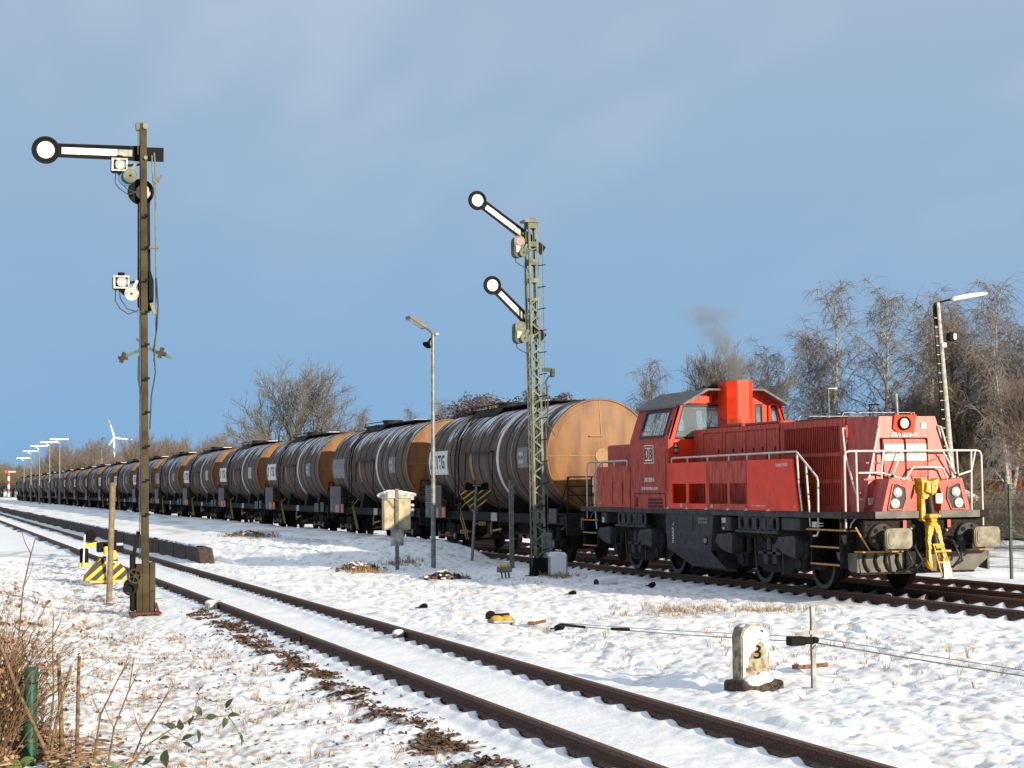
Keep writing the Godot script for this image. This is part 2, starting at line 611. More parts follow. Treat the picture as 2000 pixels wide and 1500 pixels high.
func tread_prints() -> void:
	var r := RandomNumberGenerator.new()
	r.seed = 17
	for path in [[9.6, 27.5, 8.0, 21.0], [8.2, 30.5, 9.8, 26.0], [14.4, 27.6, 11.2, 19.5], [14.6, 30.0, 12.6, 24.0], [12.6, 40.5, 13.6, 33.0], [11.6, 46.0, 9.2, 31.0]]:
		var a := Vector2(path[0], path[1])
		var b := Vector2(path[2], path[3])
		var n := int(a.distance_to(b) / 0.62)
		var d := (b - a).normalized()
		for k in n:
			var p := a.lerp(b, float(k) / n) + Vector2(-d.y, d.x) * (0.13 if k % 2 else -0.13) + Vector2(r.randfn(0, 0.07), r.randfn(0, 0.1))
			var c := Vector2i(floori(p.x), floori(p.y))
			for i in range(-1, 2):
				for j in range(-1, 2):
					var key := c + Vector2i(i, j)
					if not prints.has(key): prints[key] = []
					prints[key].append([p, d])

func print_depth(x: float, t: float) -> float:
	var list = prints.get(Vector2i(floori(x), floori(t)))
	if list == null: return 0.0
	var y := 0.0
	for q in list:
		var o: Vector2 = Vector2(x, t) - q[0]
		var d: Vector2 = q[1]
		var u := o.dot(d) / 0.21
		var w := (o.x * -d.y + o.y * d.x) / 0.105
		var e := u * u + w * w
		if e < 3.0:
			y += -0.065 * sm(1.25, 0.7, e) + 0.018 * sm(0.9, 1.5, e) * sm(3.0, 1.6, e)
	return y

func gh(x: float, t: float) -> float:
	var y := -0.15
	var d := rail_near(x)
	y -= 0.07 * sm(4.5, 3.7, x)
	if x < 3.4:
		y += 0.16 * sm(3.0, 1.4, x) * sm(20.0, 40.0, t) + 0.06 * sm(2.6, 1.2, x)
	var calm := 1.0
	if absf(x - 5.86) < 1.5 or absf(x - 17.04) < 1.3 or absf(x - 19.48) < 1.3:
		calm = 0.35
		y -= 0.015
	var far := 1.0 if t < 90.0 else 90.0 / t
	y += nz1.get_noise_2d(x, t) * 0.095 * calm
	y += nz2.get_noise_2d(x, t * 0.7) * 0.032 * calm * far * (0.12 + 1.25 * sm(-0.28, 0.42, nz1.get_noise_2d(x * 1.3 + 50.0, t * 0.9)))
	if t < 70.0:
		var q := nz3.get_noise_2d(x, t * 0.8)
		y += q * (0.013 if calm > 0.5 else 0.008)
		if x < 4.2:
			y += absf(q) * 0.016 - 0.03 * sm(0.2, 0.5, nz2.get_noise_2d(x * 1.6, t * 1.3))
		elif x > 7.6 and x < 15.3:   # a thin crust trodden and wind-cut between the tracks
			var r := nz2.get_noise_2d(x * 2.3 + 31.0, t * 1.1)
			y -= 0.040 * sm(0.10, 0.42, r)
		if x > 7.5 and x < 15.2: y += print_depth(x, t)
	y += platform_height(x, t)
	if d < 0.42:
		var s := sleeper(x, t)
		var e := bare_edge(x, t, s)
		y = lerpf(y, -0.128 if x < 9.0 else -0.155, sm(0.40, 0.22, d))
		y += (0.035 if x < 9.0 else 0.085) * s * s * sm(0.40, e + 0.03, d)
		y = lerpf(-0.19 if x < 9.0 else -0.22, y, sm(e - 0.03, e + 0.03, d))
	if x < 10.0 and t < 21.0:   # the stone stands on a slight rise
		y += 0.085 * exp(-(pow(x - 8.45, 2.0) + pow(t - 17.95, 2.0)) / 0.55)
	if x > 40.0:
		y += 1.3 * sm(44.0, 62.0, x) * sm(300.0, 160.0, t)
	if x > 24.0 and t < 90.0:
		y -= 0.12 * sm(24.0, 27.0, x) * sm(37.0, 34.0, x)
	# a snow heap beyond the fence
	var hx := (x - 46.0) / 3.6
	var ht := (t - 78.0) / 4.0
	if absf(hx) < 1.6 and absf(ht) < 1.6:
		y += 2.1 * exp(-2.2 * (hx * hx + ht * ht))
	return y

func gcol(x: float, t: float, y: float) -> Color:
	var c := Color(0.84, 0.86, 0.885)
	var d := rail_near(x)
	if d < 0.22 and t < 130.0:
		var e := bare_edge(x, t, sleeper(x, t))
		var bare := sm(e + 0.012, e - 0.012, d)
		c = c.lerp(Color(0.045, 0.032, 0.026), bare)
	if t < 75.0:
		var q := nz3.get_noise_2d(x * 1.7 + 9.0, t * 1.1)
		var b := nz2.get_noise_2d(x + 77.0, t * 0.6)
		if x < 5.0:
			# last year's leaves and moss lie bare along the edge of the ballast
			var xb := 4.22 + clampf((t - 15.0) * 0.028, 0.0, 0.45)
			var band := sm(0.42, 0.08, absf(x - xb)) * sm(34.0, 29.0, t)
			var litter := sm(0.02, 0.16, band * 0.55 + q * 0.36 + b * 0.44 - 0.41)
			var tone := Color(0.085, 0.045, 0.024) if b > -0.05 else Color(0.055, 0.055, 0.022)
			c = c.lerp(tone, litter * 0.92)
			# straw that shows through the thin snow
			var g := sm(4.1, 2.6, x) * sm(42.0, 24.0, t)
			var straw := sm(0.26, 0.46, q + b * 0.55 + g * 0.16 - 0.02)
			c = c.lerp(Color(0.30, 0.225, 0.125), straw * 0.72 * sm(4.3, 3.4, x))
			var gap := sm(0.12, 0.3, b + q * 0.5 - 0.12) * sm(2.9, 3.5, x) * sm(4.9, 4.4, x) * sm(33.0, 38.0, t) * sm(75.0, 62.0, t)
			c = c.lerp(Color(0.07, 0.058, 0.042), gap * 0.85)
		elif x > 7.2 and x < 15.4:
			var straw := sm(0.30, 0.5, q * 0.8 + b * 0.8)
			c = c.lerp(Color(0.34, 0.25, 0.18), straw * 0.5)
	if x > 7.8 and x < 15.5 and t > 56.0:
		var b := nz1.get_noise_2d(x * 1.3, t * 0.35) + nz2.get_noise_2d(x, t * 0.3) * 0.6
		c = c.lerp(Color(0.30, 0.25, 0.20), 0.5 * sm(0.12, 0.55, b))
	if x > 24.0 and x < 36.5:
		var b := nz2.get_noise_2d(x * 0.5, t * 0.5) + nz3.get_noise_2d(x * 0.5, t * 0.5) * 0.5
		c = c.lerp(Color(0.16, 0.12, 0.08), 0.7 * sm(0.05, 0.4, b))
	elif x > 42.0:
		var b := nz2.get_noise_2d(x * 0.6, t * 0.6)
		c = c.lerp(Color(0.11, 0.09, 0.06), 0.65 * sm(-0.05, 0.35, b))
	return c

func sheet(called: String, xs: PackedFloat64Array, ts: PackedFloat64Array, sink := 0.0) -> MeshInstance3D:
	var w := xs.size()
	var h := ts.size()
	var m := MB.new()
	m.use_c = true
	var ys := PackedFloat32Array()
	ys.resize(w * h)
	for j in h:
		for i in w:
			ys[j * w + i] = gh(xs[i], ts[j]) - sink
	m.v.resize(w * h)
	m.n.resize(w * h)
	m.c.resize(w * h)
	for j in h:
		var j0 := maxi(j - 1, 0)
		var j1 := mini(j + 1, h - 1)
		var dt := ts[j1] - ts[j0]
		for i in w:
			var i0 := maxi(i - 1, 0)
			var i1 := mini(i + 1, w - 1)
			var k := j * w + i
			m.v[k] = Vector3(xs[i], ys[k], -ts[j])
			m.n[k] = Vector3(-(ys[j * w + i1] - ys[j * w + i0]) / (xs[i1] - xs[i0]), 1.0, (ys[j1 * w + i] - ys[j0 * w + i]) / dt).normalized()
			m.c[k] = gcol(xs[i], ts[j], ys[k] + sink)
	var ix := PackedInt32Array()
	ix.resize((w - 1) * (h - 1) * 6)
	var o := 0
	for j in h - 1:
		for i in w - 1:
			var a := j * w + i
			ix[o] = a
			ix[o + 1] = a + w
			ix[o + 2] = a + w + 1
			ix[o + 3] = a
			ix[o + 4] = a + w + 1
			ix[o + 5] = a + 1
			o += 6
	m.ix = ix
	return part(called, m, "snow")

func span(into: Array, a: float, b: float, step: float) -> void:
	var k := maxi(1, int(round((b - a) / step)))
	for i in k:
		into.append(a + (b - a) * i / k)

func columns(fine: bool) -> PackedFloat64Array:
	var a := []
	if fine:
		span(a, -8.0, 0.0, 0.8)
		span(a, 0.0, 4.6, 0.045)
		span(a, 4.6, 7.7, 0.07)
		span(a, 7.8, 15.5, 0.075)
		span(a, 15.6, 21.0, 0.12)
		span(a, 21.0, 40.0, 0.5)
		for r in RAILS:
			for d in [0.0, 0.035, 0.065, 0.095, 0.125, 0.155, 0.19, 0.23, 0.28, 0.34, 0.4]:
				a.append(r + d)
				if d > 0: a.append(r - d)
	else:
		span(a, -400.0, -20.0, 40.0)
		span(a, -20.0, -2.0, 2.0)
		span(a, -2.0, 4.0, 0.4)
		span(a, 4.0, 7.7, 0.25)
		span(a, 7.8, 15.5, 0.5)
		span(a, 15.6, 21.0, 0.3)
		span(a, 21.0, 70.0, 2.0)
		span(a, 70.0, 500.0, 40.0)
	a.append_array([7.735, 7.765, 15.545, 15.575])
	a.sort()
	var out := PackedFloat64Array()
	for q in a:
		if out.is_empty() or q - out[out.size() - 1] > 0.012:
			out.append(q)
	return out

func ground() -> void:
	tread_prints()
	nz1.seed = 21; nz1.frequency = 0.30; nz1.fractal_octaves = 3
	nz2.seed = 22; nz2.frequency = 1.9; nz2.fractal_octaves = 2
	nz3.seed = 23; nz3.frequency = 6.5; nz3.fractal_octaves = 2
	var ts := PackedFloat64Array()
	var t := 10.5
	while t < 62.0:
		ts.append(t)
		t += maxf(0.042, t * 0.0042)
	ts.append(62.0)
	tag(sheet("ground", columns(true), ts), "trodden snow with dead grass and leaves round the near track", "", "", "structure")
	var tf := PackedFloat64Array()
	t = 61.9
	while t < 900.0:
		tf.append(t)
		t += t * 0.02
	tag(sheet("ground", columns(false), tf, 0.01), "far snow along the platform and the tracks", "", "", "structure")
	# the near strip beside the far columns, and the field all round to the horizon
	var m := MB.new()
	m.use_c = true
	m.col = Color(0.84, 0.86, 0.885)
	m.quad(V(-3000, -0.7, 400), V(3000, -0.7, 400), V(3000, -0.7, -3500), V(-3000, -0.7, -3500))
	tag(part("snow_field", m, "snow"), "open snow reaching to the horizon", "", "", "structure")
	m = MB.new()
	m.use_c = true
	m.col = Color(0.84, 0.86, 0.885)
	m.quad(V(40, -0.2, -5), V(120, -0.2, -5), V(120, -0.2, -62), V(40, -0.2, -62))
	tag(part("snow_field", m, "snow"), "open snow beyond the fence at the right", "", "", "structure")
	# a cleared service road beyond the fence
	m = MB.new()
	m.quad(V(37.2, -0.075, -20), V(41.5, -0.075, -20), V(41.5, -0.075, -150), V(37.2, -0.075, -150))
	tag(part("road", m, "wet_road"), "dark wet service road beyond the mesh fence", "", "", "structure")

func tracks() -> void:
	var half := [Vector2(0.0, 0.0), Vector2(0.030, -0.002), Vector2(0.036, -0.010), Vector2(0.0365, -0.036), Vector2(0.011, -0.050), Vector2(0.008, -0.070), Vector2(0.008, -0.118), Vector2(0.012, -0.130)]
	var foot := [Vector2(-0.070, -0.160), Vector2(0.070, -0.160), Vector2(0.070, -0.146), Vector2(0.016, -0.126), Vector2(-0.016, -0.126), Vector2(-0.070, -0.146)]
	var poly := []
	for p in half: poly.append(p)
	for k in range(half.size() - 1, 0, -1): poly.append(Vector2(-half[k].x, half[k].y))
	var names := [
		"brown rusty rail of the near track, the one closer to the viewer", "brown rusty rail of the near track, the one farther from the viewer",
		"near rail under the red locomotive's wheels", "far rail under the red locomotive's wheels",
		"dark rail of the side track just behind the locomotive's track", "dark rail beside the mesh fence, farthest of all"]
	for k in 6:
		var m := MB.new()
		var t0 := 6.0
		var t1 := 430.0 if k < 4 else 70.0
		while t0 < t1:      # cut at the joints so that long faces stay well shaped
			var e := minf(t0 + 15.0, t1)
			m.xf = Transform3D(Basis.IDENTITY, V(RAILS[k], 0, 0))
			m.prism_z(poly, -e, -t0 - 0.004)
			t0 = e
		var o := thing("rail", names[k], "rail", Vector3.ZERO, 0, "rails of the three tracks")
		part("rail_head", m, "rail_side", o)
		m = MB.new()
		m.xf = Transform3D(Basis.IDENTITY, V(RAILS[k], 0, 0))
		t0 = 6.0
		while t0 < t1:
			var e := minf(t0 + 15.0, t1)
			m.prism_z(foot, -e, -t0 - 0.004)
			t0 = e
		part("rail_foot", m, "rail_foot", o)
		# fastenings: a rib plate and clips at each sleeper, most of them under the snow
		var f := MB.new()
		var i0 := 18
		for i in range(i0, 130):
			var kk := 0.0 if k < 2 else (0.27 if k < 4 else 0.11)
			var tt := (i + 0.5 - kk) * 0.62
			if tt > 60.0: break
			for s in [-1.0, 1.0]:
				f.box(RAILS[k] + s * 0.05, RAILS[k] + s * 0.13, -0.172, -0.135, -tt - 0.06, -tt + 0.06)
				f.cyl(V(RAILS[k] + s * 0.095, -0.15, -tt), V(RAILS[k] + s * 0.095, -0.105, -tt), 0.016, 6)
		tag(part("rail_fastenings", f, "rust", o), "", "", "", "stuff")
		# fishplates
		for tt in ([26.3, 41.3] if k < 2 else [36.4]):
			var p := MB.new()
			for s in [-1.0, 1.0]:
				p.box(RAILS[k] + s * 0.009, RAILS[k] + s * 0.034, -0.122, -0.052, -tt - 0.3, -tt + 0.3, 0.006)
			part("fishplate", p, "rust", o)
	# dark ballast under the snow of every track
	for x in [5.86, 17.04, 19.48]:
		var b := MB.new()
		b.quad(V(x - 1.1, -0.26, -6), V(x + 1.1, -0.26, -6), V(x + 1.1, -0.26, -430), V(x - 1.1, -0.26, -430))
		tag(part("ballast", b, "ballast"), "dark ballast stones under the snow between the rails", "", "", "structure")

func platform() -> void:
	var o := thing("platform_edge", "low dark weathered block wall along the snow-covered platform beside the near track", "wall", V(7.75, 0, -54.6))
	var r := RandomNumberGenerator.new()
	r.seed = 3
	var z := 0.0
	for k in 70:
		var l := 0.98 + r.randf_range(-0.03, 0.03)
		var m := MB.new()
		var top := 0.30 + r.randf_range(-0.012, 0.012)
		if k == 0:
			m.prism(PackedVector2Array([V2(0.55, -0.3), V2(-l + 0.01, -0.3), V2(-l + 0.01, top), V2(-0.15, top - 0.02)]), Transform3D(Basis(V(0, 0, 1), V(0, 1, 0), V(-1, 0, 0)), V(r.randf_range(-0.02, 0.02), 0, z)), -0.35, 0.06)
		else:
			m.box(-0.06 + r.randf_range(-0.02, 0.015), 0.35, -0.35, top, z - l + 0.014, z, 0.018)
		part("block", m, "old_concrete", o)
		z -= l
	var m := MB.new()
	m.box(-0.05, 0.35, -0.35, 0.30, -330.0, z - 0.01)
	tag(part("far_blocks", m, "old_concrete", o), "", "", "", "stuff")
	# snow lying on top of the wall
	m = MB.new()
	r.seed = 8
	var pr := 0.0
	for k in 140:
		var z1 := -1.0 - k * 0.5
		var w := r.randf_range(-0.03, 0.06)
		m.quad(V(w, 0.345, z1), V(0.5, 0.36, z1), V(0.5, 0.36, z1 - 0.5), V(pr, 0.345, z1 - 0.5))
		m.quad(V(w - 0.02, 0.30, z1), V(w, 0.345, z1), V(pr, 0.345, z1 - 0.5), V(pr - 0.02, 0.30, z1 - 0.5))
		pr = w
	part("snow_cover", m, "snow_cap", o)

func V2(a: float, b: float) -> Vector2:
	return Vector2(a, b)

# a plate in T's xy plane with a rectangular opening: four strips round it
func holed(m: MB, t: Transform3D, o: Array, h: Array, z0: float, z1: float) -> void:
	for k in 4:
		m.prism(PackedVector2Array([o[k], o[(k + 1) % 4], h[(k + 1) % 4], h[k]]), t, z0, z1)

# a bracket plate in the zy plane pierced by upright oval holes
func pierced_plate(m: MB, x: float, z0: float, z1: float, y0: float, y1: float, n: int, rx: float, ry: float, thick: float) -> void:
	var w := (z1 - z0) / n
	for k in n:
		var c := V2(z0 + w * (k + 0.5), (y0 + y1) * 0.5)
		var wide: float = rx * (0.35 if k == n - 2 else 1.0)
		var inner := []
		var outer := []
		for q in 24:
			var a := TAU * q / 24.0 + PI / 4
			var d := V2(cos(a), sin(a))
			inner.append(c + V2(d.x * wide, d.y * ry))
			var s := minf(w * 0.5 / maxf(absf(d.x), 1e-4), (y1 - y0) * 0.5 / maxf(absf(d.y), 1e-4))
			outer.append(c + d * s)
		for q in 24:
			var r := (q + 1) % 24
			m.prism_x([inner[q], outer[q], outer[r], inner[r]], x, x + thick)

func rounded(w: float, h: float, r: float, c := Vector2.ZERO) -> Array:
	var a := []
	for k in 4:
		var o := V2((w * 0.5 - r) * (1 if k == 0 or k == 3 else -1), (h * 0.5 - r) * (1 if k < 2 else -1))
		for q in 5:
			var e := PI * 0.5 * (k + q / 4.0)
			a.append(c + o + V2(cos(e), sin(e)) * r)
	return a

func locomotive() -> void:
	var o := thing("locomotive", "red diesel shunting locomotive with side railings and yellow coupler leading the tank train", "locomotive", V(17.04, 0, -36))
	var id := Transform3D.IDENTITY
	var flat := Transform3D(Basis(V(1, 0, 0), V(0, 0, 1), V(0, 1, 0)), Vector3.ZERO)   # outline in (x, z), pushed up along y
	var m := MB.new()
	# ---- frame and deck
	var deck := [V2(-1.49, -7.5), V2(-1.15, -7.9), V2(1.15, -7.9), V2(1.49, -7.5), V2(1.49, 6.2), V2(1.06, 6.63), V2(-1.06, 6.63), V2(-1.49, 6.2)]
	m.prism(PackedVector2Array(deck), flat, 1.37, 1.475)
	part("deck", m, "frame_grey", o)
	m = MB.new()
	m.box(-0.95, 0.95, 0.86, 1.37, -7.6, 6.3, 0.02)
	m.box(-1.3, 1.3, 1.12, 1.37, -0.9, 1.3)
	m.box(-1.1, 1.1, 0.55, 0.9, -7.2, -2.0)
	m.box(-0.5, 0.5, 0.55, 0.9, 1.0, 5.4)
	part("underframe", m, "under_black", o)
	for s in [-1.0, 1.0]:
		m = MB.new()
		m.prism_x([V2(6.64, 1.365), V2(6.66, 1.37), V2(6.66, 1.49), V2(6.64, 1.495)], -1.05 if s < 0 else 0.22, -0.12 if s < 0 else 1.05)
		part("front_beam_plate", m, "plough_grey", o)
		m = MB.new()
		m.bar(V(s * 1.07, 1.43, 6.645), V(s * 1.49, 1.43, 6.225), 0.02, 0.125)
		part("corner_beam_plate", m, "under_black", o)
	# ---- front buffer beam and everything low at the front
	for q in [[6.2, 6.5], [-7.85, -7.4]]:
		m = MB.new()
		m.box(-1.2, 1.2, 0.78, 1.36, q[0], q[1], 0.02)
		part("buffer_beam", m, "under_black", o)
	m = MB.new()
	m.prism_z([V2(-1.3, 0.60), V2(-1.27, 0.42), V2(0.82, 0.38), V2(0.98, 0.40), V2(1.27, 0.62), V2(1.27, 0.76), V2(0.3, 0.76), V2(0.3, 0.74), V2(-1.3, 0.76)], 6.42, 6.5)
	part("plough_plate", m, "plough_grey", o)
	for x in [1.29, -1.33]:
		m = MB.new()
		m.prism(PackedVector2Array([V2(6.48, 0.76), V2(6.48, 0.42), V2(6.2, 0.44), V2(5.75, 0.64), V2(5.7, 0.76)]), Transform3D(Basis(V(0, 0, 1), V(0, 1, 0), V(-1, 0, 0)), V(0, 0, 0)), x, x + 0.04)
		part("plough_side", m, "plough_grey", o)
	m = MB.new()
	for x in [-1.15, -0.93, -0.73, -0.5]:
		m.tube([V(x - 0.05, 0.74, 6.52), V(x - 0.07, 0.62, 6.53), V(x - 0.03, 0.5, 6.53), V(x + 0.03, 0.44, 6.52)], 0.028, 6)
	m.box(-0.42, 0.1, 0.45, 0.78, 6.5, 6.6, 0.02)
	m.box(-1.3, 0.98, 0.385, 0.42, 6.4, 6.54)
	part("plough_ribs", m, "under_black", o)
	for s in [-1.0, 1.0]:
		m = MB.new()
		var x0: float = -1.36 if s < 0 else 0.72
		var x1: float = -0.55 if s < 0 else 1.26
		m.box(x0, x1, 0.775, 0.80, 6.42, 6.74, 0.004)
		part("shunter_step", m, "ochre_edge", o)
	m = MB.new()
	m.bar(V(-1.36, 1.22, 6.5), V(-1.14, 0.8, 6.6), 0.05, 0.03)
	part("step_brace", m, "ochre_edge", o)
	# ---- buffers
	for e in [1.0, -1.0]:
		for s in [-1.0, 1.0]:
			var zb: float = 6.5 * e if e > 0 else -7.85
			var b := MB.new()
			b.lathe([V2(0.0, 0.12), V2(0.10, 0.12), V2(0.115, 0.09), V2(0.24, 0.085), V2(0.252, 0.07), V2(0.252, 0.0)], turned(V(s * 0.875, 1.03, zb), V(0, 0, e)), 28)
			var base := part("buffer", b, "frame_grey", o)
			for q in 6:
				b = MB.new()
				var a := TAU * q / 6 + 0.3
				b.cyl(V(s * 0.875 + cos(a) * 0.185, 1.03 + sin(a) * 0.185, zb + e * 0.08), V(s * 0.875 + cos(a) * 0.185, 1.03 + sin(a) * 0.185, zb + e * 0.098), 0.030 if q % 2 else 0.042, 10)
				part("bolt", b, "steel" if q % 3 == 0 else "black_paint", base)
			b = MB.new()
			b.lathe([V2(0.13, 0.08), V2(0.13, 0.32), V2(0.105, 0.33), V2(0.105, 0.66)], turned(V(s * 0.875, 1.03, zb), V(0, 0, e)), 24)
			part("plunger", b, "under_black", base)
			b = MB.new()
			b.prism(PackedVector2Array(rounded(0.52, 0.355, 0.085)), Transform3D(turned(V(s * 0.875, 1.03, zb), V(0, 0, e)).basis, V(s * 0.875, 1.03, zb)), 0.60, 0.66)
			b.prism(PackedVector2Array(rounded(0.485, 0.32, 0.075)), Transform3D(turned(V(s * 0.875, 1.03, zb), V(0, 0, e)).basis, V(s * 0.875, 1.03, zb)), 0.655, 0.675)
			b.prism(PackedVector2Array(rounded(0.42, 0.25, 0.06)), Transform3D(turned(V(s * 0.875, 1.03, zb), V(0, 0, e)).basis, V(s * 0.875, 1.03, zb)), 0.67, 0.685)
			part("buffer_head", b, "buffer_steel", base)
	# ---- yellow centre coupler with its lifting gear
	m = MB.new()
	m.prism_z([V2(-0.155, 1.80), V2(0.105, 1.80), V2(0.15, 1.90), V2(0.165, 2.0), V2(0.185, 2.075), V2(0.10, 2.03), V2(0.02, 2.005), V2(-0.08, 2.03), V2(-0.185, 2.075), V2(-0.16, 1.97), V2(-0.165, 1.88)], 6.50, 6.76)
	m.prism_z([V2(-0.12, 1.84), V2(-0.02, 1.80), V2(-0.02, 1.99), V2(-0.10, 2.0)], 6.76, 6.82)
	m.prism_z([V2(0.0, 1.80), V2(0.09, 1.84), V2(0.10, 2.0), V2(0.0, 1.99)], 6.76, 6.82)
	m.prism_z([V2(-0.14, 1.70), V2(0.05, 1.72), V2(0.09, 1.81), V2(-0.155, 1.81)], 6.55, 6.74)
	m.prism_z([V2(-0.165, 1.34), V2(-0.10, 1.30), V2(-0.085, 1.5), V2(-0.10, 1.82), V2(-0.16, 1.82)], 6.55, 6.72)
	part("coupler_head", m, "yellow", o)
	m = MB.new()
	m.box(-0.085, 0.115, 1.36, 1.44, 6.6, 6.86, 0.02)
	m.box(-0.045, 0.075, 1.30, 1.36, 6.64, 6.84, 0.012)
	m.box(-0.075, 0.09, 1.20, 1.30, 6.62, 6.87, 0.03)
	for q in [[V2(-0.05, 1.22), V2(-0.075, 1.08), V2(-0.105, 0.98), V2(-0.085, 0.82), V2(-0.10, 0.60), V2(-0.075, 0.52)], [V2(0.065, 1.22), V2(0.10, 1.10), V2(0.13, 0.98), V2(0.155, 0.84), V2(0.20, 0.66), V2(0.215, 0.56)]]:
		for k in 5:
			m.bar(V(q[k].x, q[k].y + 0.008, 6.80), V(q[k + 1].x, q[k + 1].y - 0.008, 6.80 + 0.012 * k), [0.10, 0.07, 0.06, 0.065, 0.10][k], 0.10, V(0, 0, 1))
	m.ball(V(-0.085, 0.56, 6.84), V(0.055, 0.10, 0.06), 6, 10)
	m.ball(V(0.215, 0.56, 6.84), V(0.05, 0.11, 0.06), 6, 10)
	part("coupler_yoke", m, "yellow", o)
	m = MB.new()
	m.prism_z([V2(-0.03, 1.18), V2(0.05, 1.2), V2(0.07, 1.02), V2(0.02, 0.92), V2(0.07, 0.78), V2(0.02, 0.72), V2(-0.03, 0.84), V2(-0.02, 0.98)], 6.66, 6.78)
	part("coupler_hook", m, "rust", o)
	m = MB.new()
	m.tube([V(-0.045, 0.90, 6.90), V(-0.02, 0.64, 6.97), V(0.02, 0.36, 7.05)], 0.014, 6)
	m.tube([V(0.14, 0.90, 6.90), V(0.18, 0.64, 6.97), V(0.235, 0.36, 7.05)], 0.014, 6)
	for q in [[-0.045, 0.14, 0.90, 6.90], [-0.03, 0.155, 0.78, 6.93], [-0.005, 0.195, 0.59, 6.99]]:
		m.bar(V(q[0] - 0.02, q[2], q[3]), V(q[1] + 0.02, q[2], q[3]), 0.024, 0.03)
	m.bar(V(0.17, 0.79, 6.92), V(0.28, 0.785, 6.92), 0.03, 0.035)
	m.cyl(V(-0.01, 0.86, 6.90), V(0.11, 0.86, 6.90), 0.035, 10)
	part("coupler_lever", m, "yellow", o)
	m = MB.new()
	for p in [V(-0.08, 1.40, 6.865), V(0.10, 1.40, 6.865), V(-0.09, 1.93, 6.822), V(0.07, 1.93, 6.822), V(-0.105, 0.98, 6.855), V(0.13, 0.98, 6.855)]:
		m.cyl(p, p + V(0, 0, 0.015), 0.016, 8)
	tag(part("coupler_bolts", m, "steel", o), "", "", "", "stuff")
	m = MB.new()
	m.prism(PackedVector2Array([V2(0.0, 0.0), V2(0.16, 0.0), V2(0.13, 0.27), V2(0.03, 0.27)]), Transform3D(Basis(V(1, 0, 0), V(0, 0.97, -0.24), V(0, 0.24, 0.97)), V(0.05, 0.33, 7.05)), -0.05, 0.03)
	m.box(0.02, 0.27, 0.30, 0.335, 6.98, 7.10, 0.006)
	part("coupler_shoe", m, "bright_steel", o)
	m = MB.new()
	m.cyl(V(0.03, 1.45, 6.74), V(0.0, 1.74, 6.72), 0.055, 12)
	m.cyl(V(0.03, 1.66, 6.74), V(0.0, 1.86, 6.72), 0.034, 12)
	m.cyl(V(0.03, 1.1, 6.82), V(0.05, 0.8, 6.84), 0.06, 10)
	part("coupler_spring", m, "rubber", o)
	m = MB.new()
	m.box(0.06, 0.20, 1.62, 1.80, 6.80, 6.85, 0.02)
	part("coupler_tag", m, "cream", o)
	# ---- hoses, taps and little red tags
	for q in [[V(-0.62, 0.92, 6.5), V(-0.58, 0.86, 6.85), V(-0.5, 0.6, 6.95), V(-0.55, 0.46, 6.8), V(-0.62, 0.44, 6.6)], [V(-0.45, 0.95, 6.5), V(-0.42, 0.86, 6.9), V(-0.3, 0.62, 6.95), V(-0.33, 0.50, 6.8), V(-0.4, 0.47, 6.6)], [V(0.34, 1.0, 6.5), V(0.38, 0.95, 6.85), V(0.45, 0.66, 6.95), V(0.40, 0.5, 6.8), V(0.3, 0.48, 6.6)], [V(0.50, 1.0, 6.5), V(0.56, 0.86, 6.8), V(0.55, 0.6, 6.85), V(0.44, 0.52, 6.75)], [V(0.62, 0.98, 6.5), V(0.66, 0.8, 6.75), V(0.62, 0.66, 6.7)]]:
		m = MB.new()
		m.tube(q, 0.023, 8)
		part("brake_hose", m, "hose", o)
	for p in [V(-0.3, 1.18, 6.55), V(-0.42, 1.1, 6.56), V(0.42, 1.14, 6.55), V(0.36, 0.98, 6.6), V(-0.55, 0.96, 6.56), V(0.55, 0.92, 6.56), V(-0.25, 0.52, 6.64), V(0.62, 0.86, 6.56)]:
		m = MB.new()
		m.ball(p, V(0.035, 0.035, 0.05), 5, 8)
		part("brake_tap", m, "steel", o)
	for x in [-0.42, 0.47]:
		m = MB.new()
		m.box(x - 0.035, x + 0.035, 1.19, 1.33, 6.55, 6.57, 0.004)
		part("tap_handle", m, "far_red", o)
	# ---- running gear
	for z in [-5.4, -2.86, 1.7, 4.25]:
		m = MB.new()
		for s in [-1.0, 1.0]:
			m.lathe([V2(0.0, 0.05), V2(0.14, 0.06), V2(0.16, 0.015), V2(0.38, 0.0), V2(0.40, 0.055), V2(0.49, 0.06), V2(0.50, 0.05), V2(0.495, -0.06), V2(0.53, -0.075), V2(0.53, -0.09), V2(0.3, -0.09), V2(0.1, -0.09)], turned(V(s * 0.80, 0.5, z), V(s, 0, 0)), 40)
		m.cyl(V(-0.75, 0.5, z), V(0.75, 0.5, z), 0.09, 14)
		var wh := part("wheelset", m, "wheel_dark", o)
		m = MB.new()
		for s in [-1.0, 1.0]:
			m.lathe([V2(0.40, 0.056), V2(0.43, 0.062), V2(0.485, 0.062), V2(0.495, 0.056)], turned(V(s * 0.802, 0.5, z), V(s, 0, 0)), 40)
		part("tyre_face", m, "tyre", wh)
